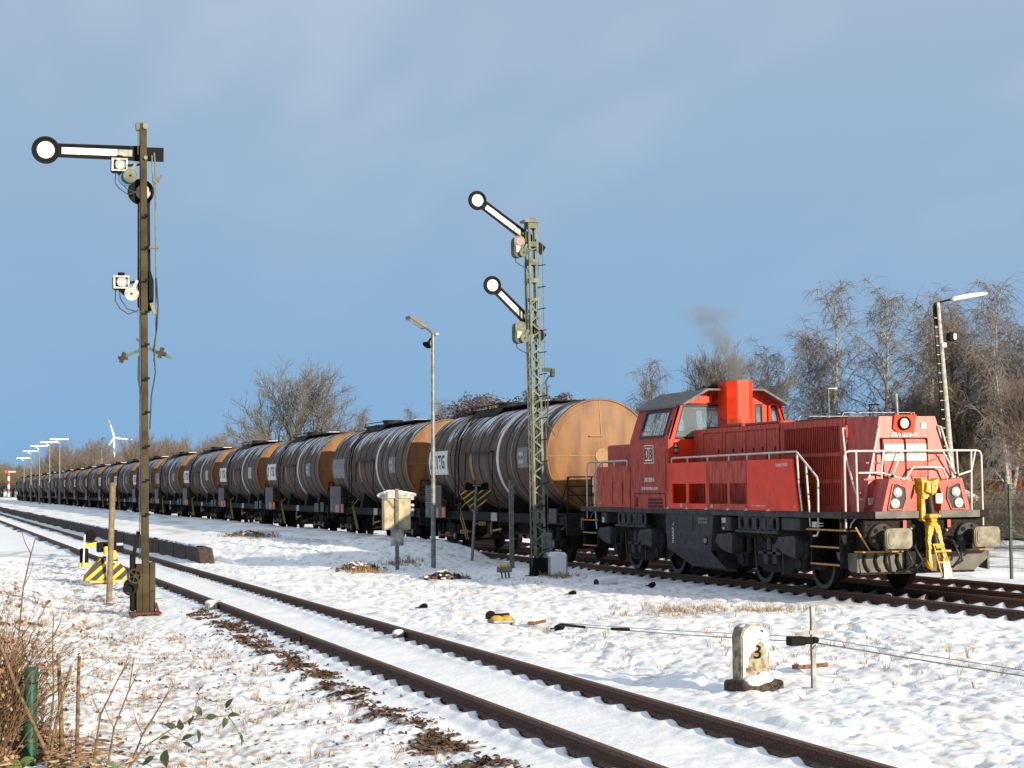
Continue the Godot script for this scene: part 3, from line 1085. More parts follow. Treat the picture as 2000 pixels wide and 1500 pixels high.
	for zc in [-4.13, 2.97]:
		m = MB.new()
		for s in [-1.0, 1.0]:
			var x0: float = -1.20 if s < 0 else 1.06
			m.prism_x([V2(zc - 2.0, 0.62), V2(zc - 1.8, 0.40), V2(zc - 0.75, 0.38), V2(zc - 0.6, 0.28), V2(zc + 0.6, 0.28), V2(zc + 0.75, 0.38), V2(zc + 1.8, 0.40), V2(zc + 2.0, 0.62), V2(zc + 1.7, 0.98), V2(zc + 0.8, 1.02), V2(zc + 0.5, 0.86), V2(zc - 0.5, 0.86), V2(zc - 0.8, 1.02), V2(zc - 1.7, 0.98)], x0, x0 + 0.14)
			m.box(x0 + 0.02, x0 + 0.12, 0.8, 1.36, zc - 1.6, zc + 1.6)
		m.box(-1.0, 1.0, 0.35, 0.75, zc - 0.5, zc + 0.5)
		part("bogie_frame", m, "under_black", o)
		for s in [-1.0, 1.0]:
			for q in [-1.0, 1.0]:
				m = MB.new()
				var zz: float = zc + q * 1.27
				m.box(s * 1.18, s * 1.34, 0.36, 0.64, zz - 0.16, zz + 0.16, 0.03)
				m.cyl(V(s * 1.30, 0.5, zz), V(s * 1.38, 0.5, zz), 0.115, 16)
				m.cyl(V(s * 1.26, 0.62, zz - 0.2), V(s * 1.26, 0.92, zz - 0.2), 0.07, 12)
				m.cyl(V(s * 1.26, 0.62, zz + 0.2), V(s * 1.26, 0.92, zz + 0.2), 0.07, 12)
				part("axle_box", m, "under_black", o)
		m = MB.new()
		m.box(-1.36, -1.30, 0.44, 0.70, zc - 0.28, zc - 0.10, 0.01)
		m.box(-1.36, -1.30, 0.46, 0.84, zc + 0.12, zc + 0.3, 0.01)
		m.bar(V(-1.34, 0.66, zc - 0.5), V(-1.34, 0.66, zc + 0.5), 0.04, 0.05)
		m.tube([V(-1.33, 0.95, zc - 0.7), V(-1.36, 0.7, zc - 0.62), V(-1.36, 0.3, zc - 0.55)], 0.018, 6)
		m.tube([V(-1.33, 1.0, zc + 0.66), V(-1.36, 0.75, zc + 0.60), V(-1.36, 0.28, zc + 0.62)], 0.018, 6)
		m.cyl(V(-1.34, 0.72, zc), V(-1.34, 0.95, zc), 0.06, 10)
		part("brake_gear", m, "frame_grey", o)
		# sand boxes: angular grey boxes above the wheels
		for zz in ([-5.95, -3.32] if zc < 0 else [1.05, 3.9]):
			m = MB.new()
			m.prism_x([V2(zz - 0.45, 0.84), V2(zz - 0.33, 0.98), V2(zz + 0.36, 1.02), V2(zz + 0.42, 0.95), V2(zz + 0.40, 0.60), V2(zz - 0.05, 0.66), V2(zz - 0.38, 0.78)], -1.46, -1.12)
			m.prism_x([V2(zz - 0.45, 0.84), V2(zz - 0.33, 0.98), V2(zz + 0.36, 1.02), V2(zz + 0.42, 0.95), V2(zz + 0.40, 0.60), V2(zz - 0.05, 0.66), V2(zz - 0.38, 0.78)], 1.12, 1.46)
			part("sand_box", m, "frame_grey", o)
	# pierced bracket plates under the deck
	for a in [[-5.1, -3.3], [1.7, 3.55]]:
		m = MB.new()
		pierced_plate(m, -1.43, a[0], a[1], 1.09, 1.37, 5, 0.085, 0.115, 0.03)
		m.box(-1.48, -1.3, 1.04, 1.09, a[0] - 0.06, a[1] + 0.04, 0.006)
		part("pierced_bracket", m, "frame_grey", o)
	# fuel tank
	m = MB.new()
	m.prism_x([V2(-2.1, 1.37), V2(-2.0, 0.62), V2(0.36, 0.62), V2(0.52, 1.37)], -1.45, 1.45)
	m.prism(PackedVector2Array([V2(-2.0, 0.62), V2(-0.95, 0.26), V2(0.8, 0.26), V2(0.36, 0.62)]), Transform3D(Basis(V(0, 0, 1), V(0, 1, 0), V(-1, 0, 0)), Vector3.ZERO), -1.30, 1.30)
	m.quad(V(-1.45, 0.62, -2.0), V(-1.30, 0.26, -0.95), V(-1.30, 0.26, 0.8), V(-1.45, 0.62, 0.36))
	m.quad(V(1.45, 0.62, 0.36), V(1.30, 0.26, 0.8), V(1.30, 0.26, -0.95), V(1.45, 0.62, -2.0))
	var tank := part("fuel_tank", m, "frame_grey", o)
	m = MB.new()
	m.box(-1.462, -1.44, 1.02, 1.37, -1.25, -0.55)
	part("filler_recess", m, "cab_dark", tank)
	m = MB.new()
	m.lathe([V2(0.0, 0.03), V2(0.05, 0.03), V2(0.06, 0.0)], turned(V(-1.455, 0.83, 0.12), V(-1, 0, 0)), 16)
	part("gauge", m, "steel", tank)
	m = MB.new()
	m.lathe([V2(0.07, 0.0), V2(0.085, 0.012), V2(0.10, 0.0)], turned(V(-1.452, 0.83, 0.12), V(-1, 0, 0)), 20)
	part("gauge_rim", m, "black_paint", tank)
	words("PMAF L", 0.10, 0.004, "white_letters", tank, V(-1.468, 0.96, -1.62), V(0, -PI / 2, PI / 2), "lettering", false)
	m = MB.new()
	for r in 2:
		for q in 4:
			m.box(-1.46, -1.45, 1.18 + r * 0.075, 1.235 + r * 0.075, -0.25 + q * 0.12, -0.15 + q * 0.12)
	part("data_plate", m, "lamp_grey", tank)
	# equipment boxes below the deck
	for q in [[1.1, 1.36, -6.1, -5.75], [1.06, 1.34, 0.95, 1.4], [1.12, 1.36, 3.75, 4.5]]:
		m = MB.new()
		m.box(-1.47, -1.1, q[0], q[1], q[2], q[3], 0.02)
		part("equipment_box", m, "frame_grey", o)
	for q in [[1.12, 1.24, -6.02, -5.86], [1.22, 1.32, 1.02, 1.2], [1.08, 1.13, 1.05, 1.12], [1.2, 1.3, 5.06, 5.24], [1.27, 1.285, 5.30, 5.5], [1.22, 1.235, 5.30, 5.5]]:
		m = MB.new()
		m.box(-1.485, -1.468, q[0], q[1], q[2], q[3])
		part("data_plate", m, "white_dirty", o)
	# ---- steps at the corners
	for e in [[5.0, 6.1, 4.85, 6.35], [-7.35, -6.4, -7.4, -6.3]]:
		for s in [-1.0, 1.0]:
			m = MB.new()
			m.box(s * 0.98, s * 1.04, 0.5, 1.37, e[0], e[1])
			m.box(s * 0.98, s * 1.47, 0.48, 1.37, e[1], e[1] + 0.03)
			m.box(s * 0.98, s * 1.47, 0.48, 1.37, e[0] - 0.03, e[0])
			var st := part("steps", m, "under_black", o)
			var k := 0
			for y in [1.17, 0.86, 0.55]:
				m = MB.new()
				var za: float = e[2] if k == 0 else e[0]
				var zb: float = e[3] if k == 0 else e[1]
				m.box(s * 1.04, s * 1.49, y - 0.03, y, za, zb, 0.004)
				var td := part("tread", m, "frame_grey", st)
				m = MB.new()
				m.box(s * 1.47, s * 1.50, y - 0.022, y + 0.006, za, zb, 0.003)
				part("tread_edge", m, "ochre_edge", st)
				k += 1
	# ---- bonnet in front of the cab
	m = MB.new()
	m.box(-0.88, 0.88, 1.47, 3.19, -1.76, 2.60)
	part("engine_hood", m, "red_dusty", o)
	m = MB.new()
	var top := 3.20
	var A := [V(-0.88, 1.47, 2.64), V(-0.88, top, 2.64), V(-0.88, top, 5.35), V(-0.90, 1.47, 5.5)]
	m.quad(A[0], A[3], A[2], A[1])
	m.quad(V(0.88, 1.47, 2.64), V(0.88, top, 2.64), V(0.88, top, 5.35), V(0.90, 1.47, 5.5))
	m.quad(V(-0.88, top, 2.64), V(-0.88, top, 5.35), V(0.88, top, 5.35), V(0.88, top, 2.64))
	m.quad(V(-0.88, 1.47, 2.64), V(-0.88, top, 2.64), V(0.88, top, 2.64), V(0.88, 1.47, 2.64))
	part("radiator_housing", m, "red_dusty", o)
	m = MB.new()
	var b0 := V(-0.90, 1.47, 5.5)
	var b1 := V(-0.88, top, 5.35)
	var f1 := V(-0.57, top, 6.0)
	var f0 := V(-1.0, 1.47, 6.12)
	m.quad(b0, f0, f1, b1)
	m.quad(f0, V(1.0, 1.47, 6.12), V(0.57, top, 6.0), f1)
	m.quad(V(1.0, 1.47, 6.12), V(0.90, 1.47, 5.5), V(0.88, top, 5.35), V(0.57, top, 6.0))
	m.quad(b1, f1, V(0.57, top, 6.0), V(0.88, top, 5.35))
	var nose := part("nose", m, "red_front", o)
	m = MB.new()      # pressed ridges on the nose flank and front
	m.bar(V(-0.92, 1.80, 5.62), V(-0.99, 1.82, 6.03), 0.03, 0.03)
	m.bar(V(-0.96, 2.06, 6.09), V(-0.70, 2.06, 6.09), 0.025, 0.03)
	m.bar(V(-0.90, 2.36, 6.075), V(-0.54, 2.36, 6.07), 0.02, 0.03)
	m.bar(V(0.36, 2.36, 6.07), V(0.62, 2.46, 6.06), 0.02, 0.03)
	m.bar(V(-0.07, 2.34, 6.075), V(0.16, 1.75, 6.105), 0.02, 0.03)
	m.bar(V(0.34, 2.02, 6.09), V(0.82, 2.06, 6.09), 0.02, 0.03)
	part("pressed_ridge", m, "red_front", nose)
	# door seams on the nose (grooves between plates)
	m = MB.new()
	for sx in [[-0.56, 2.80], [-0.10, 2.80], [0.35, 2.80]]:
		m.prism_z([V2(sx[0] - 0.012, 1.95), V2(sx[0] + 0.012, 1.95), V2(sx[0] + 0.012, sx[1]), V2(sx[0] - 0.012, sx[1])], 6.045, 6.085)
	m.box(-0.57, 0.36, 2.79, 2.812, 6.02, 6.052)
	part("door_seam", m, "seam", nose)
	for sx in [[-0.53, -0.125], [-0.075, 0.33]]:
		m = MB.new()
		m.box(sx[0], sx[1], 2.39, 2.70, 6.052, 6.082, 0.004)
		part("reflector_panel", m, "cream", nose)
		m = MB.new()
		m.box(sx[0] - 0.01, sx[1] + 0.01, 2.1, 2.385, 6.06, 6.088, 0.004)
		part("nose_door", m, "red_front", nose)
		m = MB.new()
		m.box(sx[0] - 0.01, sx[1] + 0.01, 2.705, 2.775, 6.04, 6.06, 0.004)
		part("nose_door", m, "red_front", nose)
	m = MB.new()
	m.prism_z([V2(-0.32, 2.98), V2(-0.28, 3.225), V2(0.16, 3.225), V2(0.10, 2.90), V2(-0.22, 2.90)], 5.85, 6.055)
	part("headlight_cover", m, "red_bright", nose)
	m = MB.new()
	m.lathe([V2(0.125, 0.0), V2(0.125, 0.05), V2(0.098, 0.05), V2(0.09, 0.02)], turned(V(-0.10, 3.07, 6.05), V(0, 0, 1)), 24)
	var hl := part("top_headlight", m, "black_paint", nose)
	m = MB.new()
	m.lathe([V2(0.0, 0.045), V2(0.06, 0.04), V2(0.097, 0.022)], turned(V(-0.10, 3.07, 6.05), V(0, 0, 1)), 24)
	part("lens", m, "lens_amber", hl)
	m = MB.new()
	m.box(0.26, 0.37, 2.97, 3.09, 6.0, 6.032, 0.003)
	part("sticker", m, "cream", nose)
	words("261 029-3", 0.085, 0.006, "white_letters", nose, V(-0.10, 2.865, 6.04))
	# lower headlight clusters
	for s in [-1.0, 1.0]:
		m = MB.new()
		var t := Transform3D(Basis(V(s, 0, 0), V(0, 1, 0), V(0, 0, 1)), Vector3.ZERO)
		var P := [V2(0.89, 1.48), V2(0.28, 1.48), V2(0.32, 1.75), V2(0.24, 2.02), V2(0.73, 2.07)]
		# back outline is higher and reaches the nose
		m.prism(PackedVector2Array(P), t, 6.05, 6.61)
		var hc := part("headlight_housing", m, "red_front", o)
		m = MB.new()
		m.prism(PackedVector2Array([V2(0.77, 1.53), V2(0.50, 1.53), V2(0.42, 1.72), V2(0.44, 1.9), V2(0.60, 1.97), V2(0.66, 1.96)]), t, 6.60, 6.622)
		part("lamp_recess", m, "cab_dark", hc)
		m = MB.new()
		for k in 6:
			var q: Array = [V2(0.78, 1.52), V2(0.49, 1.52), V2(0.41, 1.72), V2(0.43, 1.91), V2(0.60, 1.985), V2(0.67, 1.975)]
			var pa: Vector2 = q[k]
			var pb: Vector2 = q[(k + 1) % 6]
			m.bar(V(s * pa.x, pa.y, 6.625), V(s * pb.x, pb.y, 6.625), 0.03, 0.02)
		part("lamp_rim", m, "red_front", hc)
		for L in [[0.585, 1.825, "lens_clear"], [0.64, 1.63, "lens_amber"]]:
			m = MB.new()
			m.lathe([V2(0.0, 0.05), V2(0.05, 0.043), V2(0.082, 0.02), V2(0.086, 0.0)], turned(V(s * L[0], L[1], 6.622), V(0, 0, 1)), 24)
			var ln := part("headlamp", m, L[2], hc)
			m = MB.new()
			m.lathe([V2(0.083, 0.02), V2(0.092, 0.026), V2(0.098, 0.0)], turned(V(s * L[0], L[1], 6.622), V(0, 0, 1)), 24)
			part("ring", m, "steel", ln)
	m = MB.new()
	m.box(-0.24, 0.24, 1.48, 2.0, 6.02, 6.16)
	part("coupler_recess", m, "red_front", o)
	# hood doors and frames on both flanks
	for s in [-1.0, 1.0]:
		var xs: float = s * 0.88
		m = MB.new()
		m.box(xs, xs + s * 0.03, 3.10, 3.19, -1.3, 2.6, 0.004)
		m.box(xs, xs + s * 0.03, 1.47, 1.62, -1.3, 2.6, 0.004)
		for z in [-1.3, -0.32, -0.16, 0.88, 1.86, 2.44]:
			m.box(xs, xs + s * 0.032, 1.62, 3.10, z, z + 0.11, 0.004)
		part("hood_frame", m, "red_faded", o)
		for d in [[-1.18, -0.34, 1], [-0.04, 0.86, 2], [1.0, 1.84, 2], [1.98, 2.42, 1]]:
			for k in d[2]:
				var w: float = (d[1] - d[0]) / d[2]
				m = MB.new()
				m.box(xs, xs + s * 0.018, 1.64, 3.08, d[0] + w * k + 0.008, d[0] + w * (k + 1) - 0.008, 0.004)
				var dr := part("hood_door", m, "red_dusty", o)
				m = MB.new()
				m.box(xs + s * 0.018, xs + s * 0.04, 2.66, 2.74, d[0] + w * (k + 1) - 0.06, d[0] + w * (k + 1) - 0.03, 0.003)
				m.box(xs + s * 0.018, xs + s * 0.04, 2.05, 2.13, d[0] + w * (k + 1) - 0.06, d[0] + w * (k + 1) - 0.03, 0.003)
				part("hinge", m, "seam", dr)
				m = MB.new()
				m.box(xs + s * 0.018, xs + s * 0.045, 2.30, 2.42, d[0] + w * k + 0.05, d[0] + w * k + 0.075, 0.004)
				part("handle", m, "steel", dr)
		# radiator grille: upright slats in three rows
		m = MB.new()
		m.box(xs, xs + s * 0.035, 3.06, 3.19, 2.66, 5.3, 0.004)
		m.box(xs, xs + s * 0.035, 1.47, 1.58, 2.66, 5.42, 0.004)
		m.box(xs, xs + s * 0.035, 1.58, 3.06, 2.66, 2.80, 0.004)
		m.box(xs, xs + s * 0.035, 1.58, 3.06, 5.12, 5.38, 0.004)
		m.box(xs, xs + s * 0.03, 2.50, 2.57, 2.8, 5.12, 0.004)
		m.box(xs, xs + s * 0.03, 2.0, 2.07, 2.8, 5.12, 0.004)
		var gr := part("radiator_grille", m, "red_dusty", o)
		m = MB.new()
		for rows in [[1.58, 2.0], [2.07, 2.50], [2.57, 3.06]]:
			for k in 31:
				var z := 2.84 + k * 0.0745
				m.bar(V(xs + s * 0.016, rows[0], z), V(xs + s * 0.016, rows[1], z), 0.016, 0.045, V(1, 0, 0.5 * s))
		tag(part("grille_slats", m, "red_dusty", gr), "", "", "", "stuff")
		m = MB.new()
		m.box(xs, xs + s * 0.004, 1.58, 3.06, 2.8, 5.12)
		part("grille_backing", m, "seam", gr)
	# hood top fittings
	m = MB.new()
	m.box(-0.62, 0.62, 3.19, 3.29, -0.9, 0.2, 0.03)
	m.box(-0.75, 0.75, 3.20, 3.26, 0.6, 2.3, 0.02)
	part("hood_top_cover", m, "red_dusty", o)
	m = MB.new()
	m.box(-0.72, 0.72, 3.20, 3.235, 2.9, 5.1, 0.01)
	part("fan_grille", m, "cab_dark", o)
	m = MB.new()
	for z in [3.1, 4.9]:
		m.tube([V(-0.75, 3.22, z), V(-0.70, 3.31, z), V(0.7, 3.31, z), V(0.75, 3.22, z)], 0.010, 6)
	m.tube([V(-0.7, 3.3, 3.1), V(-0.1, 3.38, 4.0), V(0.2, 3.3, 4.9)], 0.010, 6)
	part("fan_guard", m, "steel", o)
	m = MB.new()
	m.cyl(V(-0.06, 3.18, 5.75), V(-0.08, 3.62, 5.75), 0.032, 12)
	part("exhaust_pipe", m, "galvanised", o)
	m = MB.new()
	m.tube([V(0.3, 3.2, 5.6), V(0.31, 3.27, 5.6), V(0.37, 3.28, 5.6), V(0.38, 3.2, 5.6)], 0.02, 8)
	part("lifting_eye", m, "red_front", o)
	# ---- exhaust tower in front of the cab
	m = MB.new()
	var oc := []
	for q in [V2(-0.36, -0.30), V2(-0.36, 0.18), V2(-0.16, 0.36), V2(0.16, 0.36), V2(0.36, 0.18), V2(0.36, -0.30)]:
		oc.append(V2(q.x * 0.86, -1.42 + q.y))
	m.prism(PackedVector2Array(oc), flat, 3.30, 4.25)
	var tower := part("exhaust_tower", m, "red_bright", o)
	m = MB.new()
	var oc2 := []
	for q in oc: oc2.append(V2(q.x * 1.02, -1.42 + (q.y + 1.42) * 1.03))
	m.prism(PackedVector2Array(oc2), flat, 3.18, 3.42)
	part("tower_foot", m, "red_faded", tower)
	m = MB.new()
	m.prism(PackedVector2Array(oc2), flat, 4.25, 4.268)
	part("tower_cap", m, "roof_grey", tower)
	# ---- cab
	var zr := -4.06
	var zf := -1.78
	for s in [-1.0, 1.0]:
		m = MB.new()
		m.box(s * 1.43, s * 1.49, 1.475, 3.0, zr, zf, 0.004)
		var up := Transform3D(Basis(V(0, 0, 1), V(-s * 0.32, 0.947, 0), V(s * 0.947, 0.32, 0)), V(s * 1.49, 3.0, 0))
		holed(m, up, [V2(zr, 0), V2(zf, 0), V2(zf, 0.78), V2(zr, 0.78)], [V2(-3.52, 0.07), V2(-2.08, 0.07), V2(-2.08, 0.68), V2(-3.52, 0.68)], -0.06, 0.0)
		var side := part("cab_side", m, "red_dusty" if s < 0 else "red", o)
		m = MB.new()
		holed(m, up, [V2(-3.55, 0.04), V2(-2.05, 0.04), V2(-2.05, 0.71), V2(-3.55, 0.71)], [V2(-3.48, 0.10), V2(-2.12, 0.10), V2(-2.12, 0.65), V2(-3.48, 0.65)], -0.03, 0.014)
		var wf := part("side_window", m, "rubber", side)
		m = MB.new()
		m.prism(PackedVector2Array([V2(-3.49, 0.09), V2(-2.11, 0.09), V2(-2.11, 0.66), V2(-3.49, 0.66)]), up, -0.024, -0.018)
		part("pane", m, "pane", wf)
		for z in [-2.96, -2.76, -2.40]:
			m = MB.new()
			m.prism(PackedVector2Array([V2(z, 0.10), V2(z + 0.05, 0.10), V2(z + 0.05, 0.65), V2(z, 0.65)]), up, -0.017, 0.004)
			part("sash", m, "galvanised", wf)
	var lside: Node = o.find_child("cab_side", false, false)
	m = MB.new()
	for q in [[1.47, 1.80, -3.82, -3.80], [1.47, 1.80, -1.97, -1.95], [1.80, 1.82, -3.82, -1.95]]:
		m.box(-1.499, -1.485, q[0], q[1], q[2], q[3])
	part("hatch_seam", m, "seam", lside)
	m = MB.new()
	m.box(-1.50, -1.485, 1.50, 1.72, -3.72, -3.62)
	for k in 3:
		m.box(-1.505, -1.485, 1.50 + k * 0.075, 1.55 + k * 0.075, -2.98, -2.15)
	part("vent", m, "seam", lside)
	m = MB.new()
	m.box(-1.502, -1.485, 2.48, 2.89, -3.19, -2.63, 0.003)
	var lg := part("operator_badge", m, "white_paint", lside)
	m = MB.new()
	holed(m, Transform3D(Basis(V(0, 0, 1), V(0, 1, 0), V(-1, 0, 0)), V(-1.502, 0, 0)), [V2(-3.17, 2.50), V2(-2.65, 2.50), V2(-2.65, 2.87), V2(-3.17, 2.87)], [V2(-3.125, 2.535), V2(-2.695, 2.535), V2(-2.695, 2.835), V2(-3.125, 2.835)], 0.0, 0.004)
	part("badge_border", m, "red_dark", lg)
	words("DB", 0.245, 0.005, "red_dark", lg, V(-1.506, 2.685, -2.91), V(0, -PI / 2, 0))
	words("261 029-3", 0.095, 0.005, "white_letters", lside, V(-1.494, 2.115, -2.9), V(0, -PI / 2, 0))
	words("92 80 1261 029-3 D-DB", 0.066, 0.004, "white_letters", lside, V(-1.494, 1.92, -2.9), V(0, -PI / 2, 0))
	# front and rear walls
	for e in [1.0, -1.0]:
		var z0: float = zf - 0.06 if e > 0 else zr
		var z1: float = z0 + 0.06
		m = MB.new()
		m.box(-1.43, 1.43, 1.475, 3.0, z0, z1)
		for s in [-1.0, 1.0]:
			var t := Transform3D(Basis(V(s, 0, 0), V(0, 1, 0), V(0, 0, 1)), Vector3.ZERO)
			m.prism(PackedVector2Array([V2(1.47, 3.0), V2(1.34, 3.0), V2(1.12, 3.76), V2(1.23, 3.76)]), t, z0, z1)
		var hm := MB.new()
		hm.prism_z([V2(-1.24, 3.765), V2(1.24, 3.765), V2(0.66, 4.05), V2(-0.66, 4.05)], z0, z1)
		part("cab_header", hm, "red", o)
		if e > 0:
			m.box(0.30, 0.60, 3.0, 3.76, z0, z1)
			m.box(0.80, 0.98, 3.0, 3.76, z0, z1)
			m.box(0.98, 1.3, 3.0, 3.30, z0, z1)
		else:
			m.box(-0.12, 0.12, 3.0, 3.76, z0, z1)
			m.box(-1.34, 1.34, 3.0, 3.10, z0, z1)
		var wl := part("cab_front" if e > 0 else "cab_rear", m, "red_bright" if e > 0 else "red", o)  # front wall in a brighter red: its sunlit look is put into the colour
		m = MB.new()
		var fr := ([[-1.33, -1.12, 0.30, 0.30, 3.02, 3.75], [0.61, 0.61, 0.80, 0.80, 3.2, 3.75], [0.99, 0.99, 1.22, 1.14, 3.31, 3.72]] if e > 0 else [[-1.30, -1.1, -0.12, -0.12, 3.11, 3.75], [0.12, 0.12, 1.30, 1.1, 3.11, 3.75]])
		for w in fr:
			var bl := V2(w[0], w[4]); var tl := V2(w[1], w[5]); var tr := V2(w[2] if w[0] < 0 else w[3], w[5]); var br := V2(w[3] if w[0] < 0 else w[2], w[4])
			holed(m, id, [bl, br, tr, tl], [bl + V2(0.03, 0.03), br + V2(-0.03, 0.03), tr + V2(-0.03, -0.03), tl + V2(0.03, -0.03)], z0 - 0.004, z1 + 0.004)
		var wd := part("windscreen_frame", m, "rubber", wl)
		m = MB.new()
		for w in fr:
			m.prism_z([V2(w[0], w[4]), V2(w[3] if w[0] < 0 else w[2], w[4]), V2(w[2] if w[0] < 0 else w[3], w[5]), V2(w[1], w[5])], z0 + 0.025, z0 + 0.031)
		part("pane", m, "pane", wd)
	m = MB.new()      # bright inner frame of the door beside the hood
	m.tube([V(0.94, 3.2, -1.76), V(0.94, 3.72, -1.75), V(1.0, 3.78, -1.75), V(1.14, 3.76, -1.75), V(1.28, 3.3, -1.75)], 0.035, 8)
	part("door_surround", m, "red_bright", o)
	m = MB.new()
	m.box(-1.43, 1.43, 1.48, 1.56, zr + 0.06, zf - 0.06)
	m.box(-1.3, 1.3, 2.60, 2.70, -2.35, -1.88)
	part("cab_floor", m, "cab_inside", o)
	m = MB.new()
	m.box(-0.35, 0.25, 2.9, 3.28, -2.5, -2.2, 0.02)
	m.box(-0.05, 0.32, 3.0, 3.22, -2.1, -1.9, 0.02)
	m.box(0.5, 1.2, 1.56, 2.9, -3.9, -3.2, 0.02)
	part("driver_desk", m, "cab_dark", o)
	m = MB.new()
	m.box(0.10, 0.32, 3.02, 3.30, -2.0, -1.88, 0.01)
	part("desk_cabinet", m, "cream", o)
	for s in [-1.0, 1.0]:
		m = MB.new()
		m.box(s * 0.55, s * 1.05, 2.2, 2.32, -3.3, -2.8, 0.04)
		m.box(s * 0.55, s * 1.05, 2.32, 3.05, -3.34, -3.22, 0.04)
		m.cyl(V(s * 0.8, 1.56, -3.05), V(s * 0.8, 2.2, -3.05), 0.06, 10)
		part("seat", m, "cab_dark", o)
	m = MB.new()
	m.bar(V(-1.3, 3.22, -3.95), V(1.3, 3.22, -3.95), 0.03, 0.03)
	m.bar(V(-1.25, 3.12, -3.0), V(-0.4, 3.05, -2.2), 0.04, 0.04)
	part("cab_rail", m, "lamp_grey", o)
	# roof: a shell with sloped shoulders that stands forward over the windscreen
	m = MB.new()
	var ro := [V2(-1.31, 3.70), V2(-1.27, 3.76), V2(-0.69, 4.09), V2(0.69, 4.09), V2(1.27, 3.76), V2(1.31, 3.70), V2(1.25, 3.72), V2(0.66, 4.05), V2(-0.66, 4.05), V2(-1.25, 3.72)]
	for k in [[0, 1, 9], [9, 1, 2, 8], [8, 2, 3, 7], [7, 3, 4, 6], [6, 4, 5]]:
		var q := []
		for i in k: q.append(ro[i])
		m.prism_z(q, zr - 0.12, zf + 0.05)
	var roof := part("cab_roof", m, "roof_grey", o)
	m = MB.new()
	for k in [[9, 1, 2, 8], [8, 2, 3, 7], [7, 3, 4, 6]]:
		var q := []
		for i in k: q.append(ro[i] + V2(0, 0.004))
		m.prism_z(q, zf + 0.05, zf + 0.36)
	part("roof_visor", m, "roof_grey", roof)
	m = MB.new()
	m.prism_z([V2(-1.18, 3.775), V2(-0.95, 3.93), V2(-0.45, 3.93), V2(-0.45, 3.80)], zf, zf + 0.05)
	part("visor_panel", m, "red_faded", roof)
	m = MB.new()
	for k in 6:
		m.cyl(V(-0.52 + k * 0.085, 4.12, -2.02 - 0.05 * (k % 2)), V(-0.52 + k * 0.085, 4.19 + 0.012 * k, -1.86), 0.05 + 0.006 * k, 12)
	m.box(-0.62, 0.0, 4.085, 4.13, -2.2, -1.8, 0.01)
	m.cyl(V(-0.66, 4.08, -2.1), V(-0.66, 4.25, -2.1), 0.018, 8)
	part("horn", m, "cab_dark", roof)
	# ---- short rear hood
	m = MB.new()
	m.box(-0.88, 0.88, 1.47, 2.98, -7.2, -4.12, 0.03)
	var rh := part("rear_hood", m, "red_dusty", o)
	for z in [-5.4, -4.7]:
		m = MB.new()
		m.box(-0.895, -0.87, 1.6, 2.85, z, z + 0.55, 0.004)
		part("rear_hood_door", m, "red_dusty", rh)
	# ---- side plates under the railings
	for s in [-1.0, 1.0]:
		var x0: float = s * 1.46
		var x1: float = s * 1.495
		m = MB.new()
		m.box(x0, x1, 2.02, 2.47, -1.84, 0.31)
		m.box(x0, x1, 1.485, 1.60, -1.84, 0.31)
		for z in [[-1.84, -1.56], [-0.80, -0.66], [0.24, 0.31]]:
			m.box(x0, x1, 1.60, 2.02, z[0], z[1])
		part("side_plate", m, "red_bright", o)
		m = MB.new()
		m.box(x0, x1, 2.02, 2.47, 0.33, 2.27)
		m.box(x0, x1, 1.485, 1.60, 0.33, 2.27)
		for z in [[0.33, 0.42], [1.34, 1.46], [2.25, 2.27]]:
			m.box(x0, x1, 1.60, 2.02, z[0], z[1])
		var fp := part("side_plate", m, "red_faded", o)
		fp.set_meta("label", "sun-bleached pinkish middle side plate")
		m = MB.new()
		m.prism_x([V2(2.29, 1.485), V2(4.55, 1.485), V2(4.31, 2.47), V2(2.29, 2.47)], x0, x1)
		var bp := part("side_plate", m, "red_bright", o)
		if s < 0:
			words("Gravita 10 BB", 0.062, 0.004, "white_letters", bp, V(-1.499, 2.36, 3.86), V(0, -PI / 2, 0), "lettering", false)
		m = MB.new()
		m.box(x0, x1, 1.485, 2.44, -6.3, -4.12, 0.004)
		var rp := part("rear_side_plate", m, "red_faded", o)
		m = MB.new()
		m.box(x1, x1 + s * 0.012, 1.58, 2.04, -5.2, -4.6, 0.003)
		part("locker_door", m, "red_faded", rp)
		for z in [-5.23, -4.595]:
			m = MB.new()
			m.box(x1, x1 + s * 0.016, 1.56, 2.06, z, z + 0.025)
			part("hinge_strip", m, "seam", rp)
		for z in [-1.8, -0.73, 0.32, 1.4, 2.28, 3.3]:
			m = MB.new()
			m.box(x1, x1 + s * 0.02, 1.476, 1.52, z - 0.03, z + 0.03, 0.004)
			m.box(x1 - s * 0.02, x1 + s * 0.045, 1.478, 1.49, z - 0.05, z + 0.05)
			part("plate_foot", m, "rail_white", o)
		for q in [[1.52, 1.60, -1.12, -1.02], [1.52, 1.58, 0.5, 0.6], [1.56, 1.60, -6.24, -6.2], [1.56, 1.60, -6.08, -6.04], [1.555, 1.585, 4.36, 4.41], [1.565, 1.585, 2.5, 3.1]]:
			m = MB.new()
			m.box(x1, x1 + s * 0.004, q[0], q[1], q[2], q[3])
			part("small_sticker", m, "white_dirty", o)
	# small fittings on the cab's side
	m = MB.new()
	m.tube([V(-1.49, 1.85, -1.86), V(-1.53, 1.87, -1.86), V(-1.53, 2.75, -1.86), V(-1.49, 2.77, -1.86)], 0.014, 8)
	part("cab_grab_rail", m, "red_dusty", lside)
	m = MB.new()
	m.bar(V(-1.47, 3.10, -1.88), V(-1.36, 3.42, -1.88), 0.03, 0.05)
	part("drip_rail", m, "rubber", lside)
	m = MB.new()
	m.box(-1.496, -1.488, 2.94, 2.965, -4.05, -1.8)
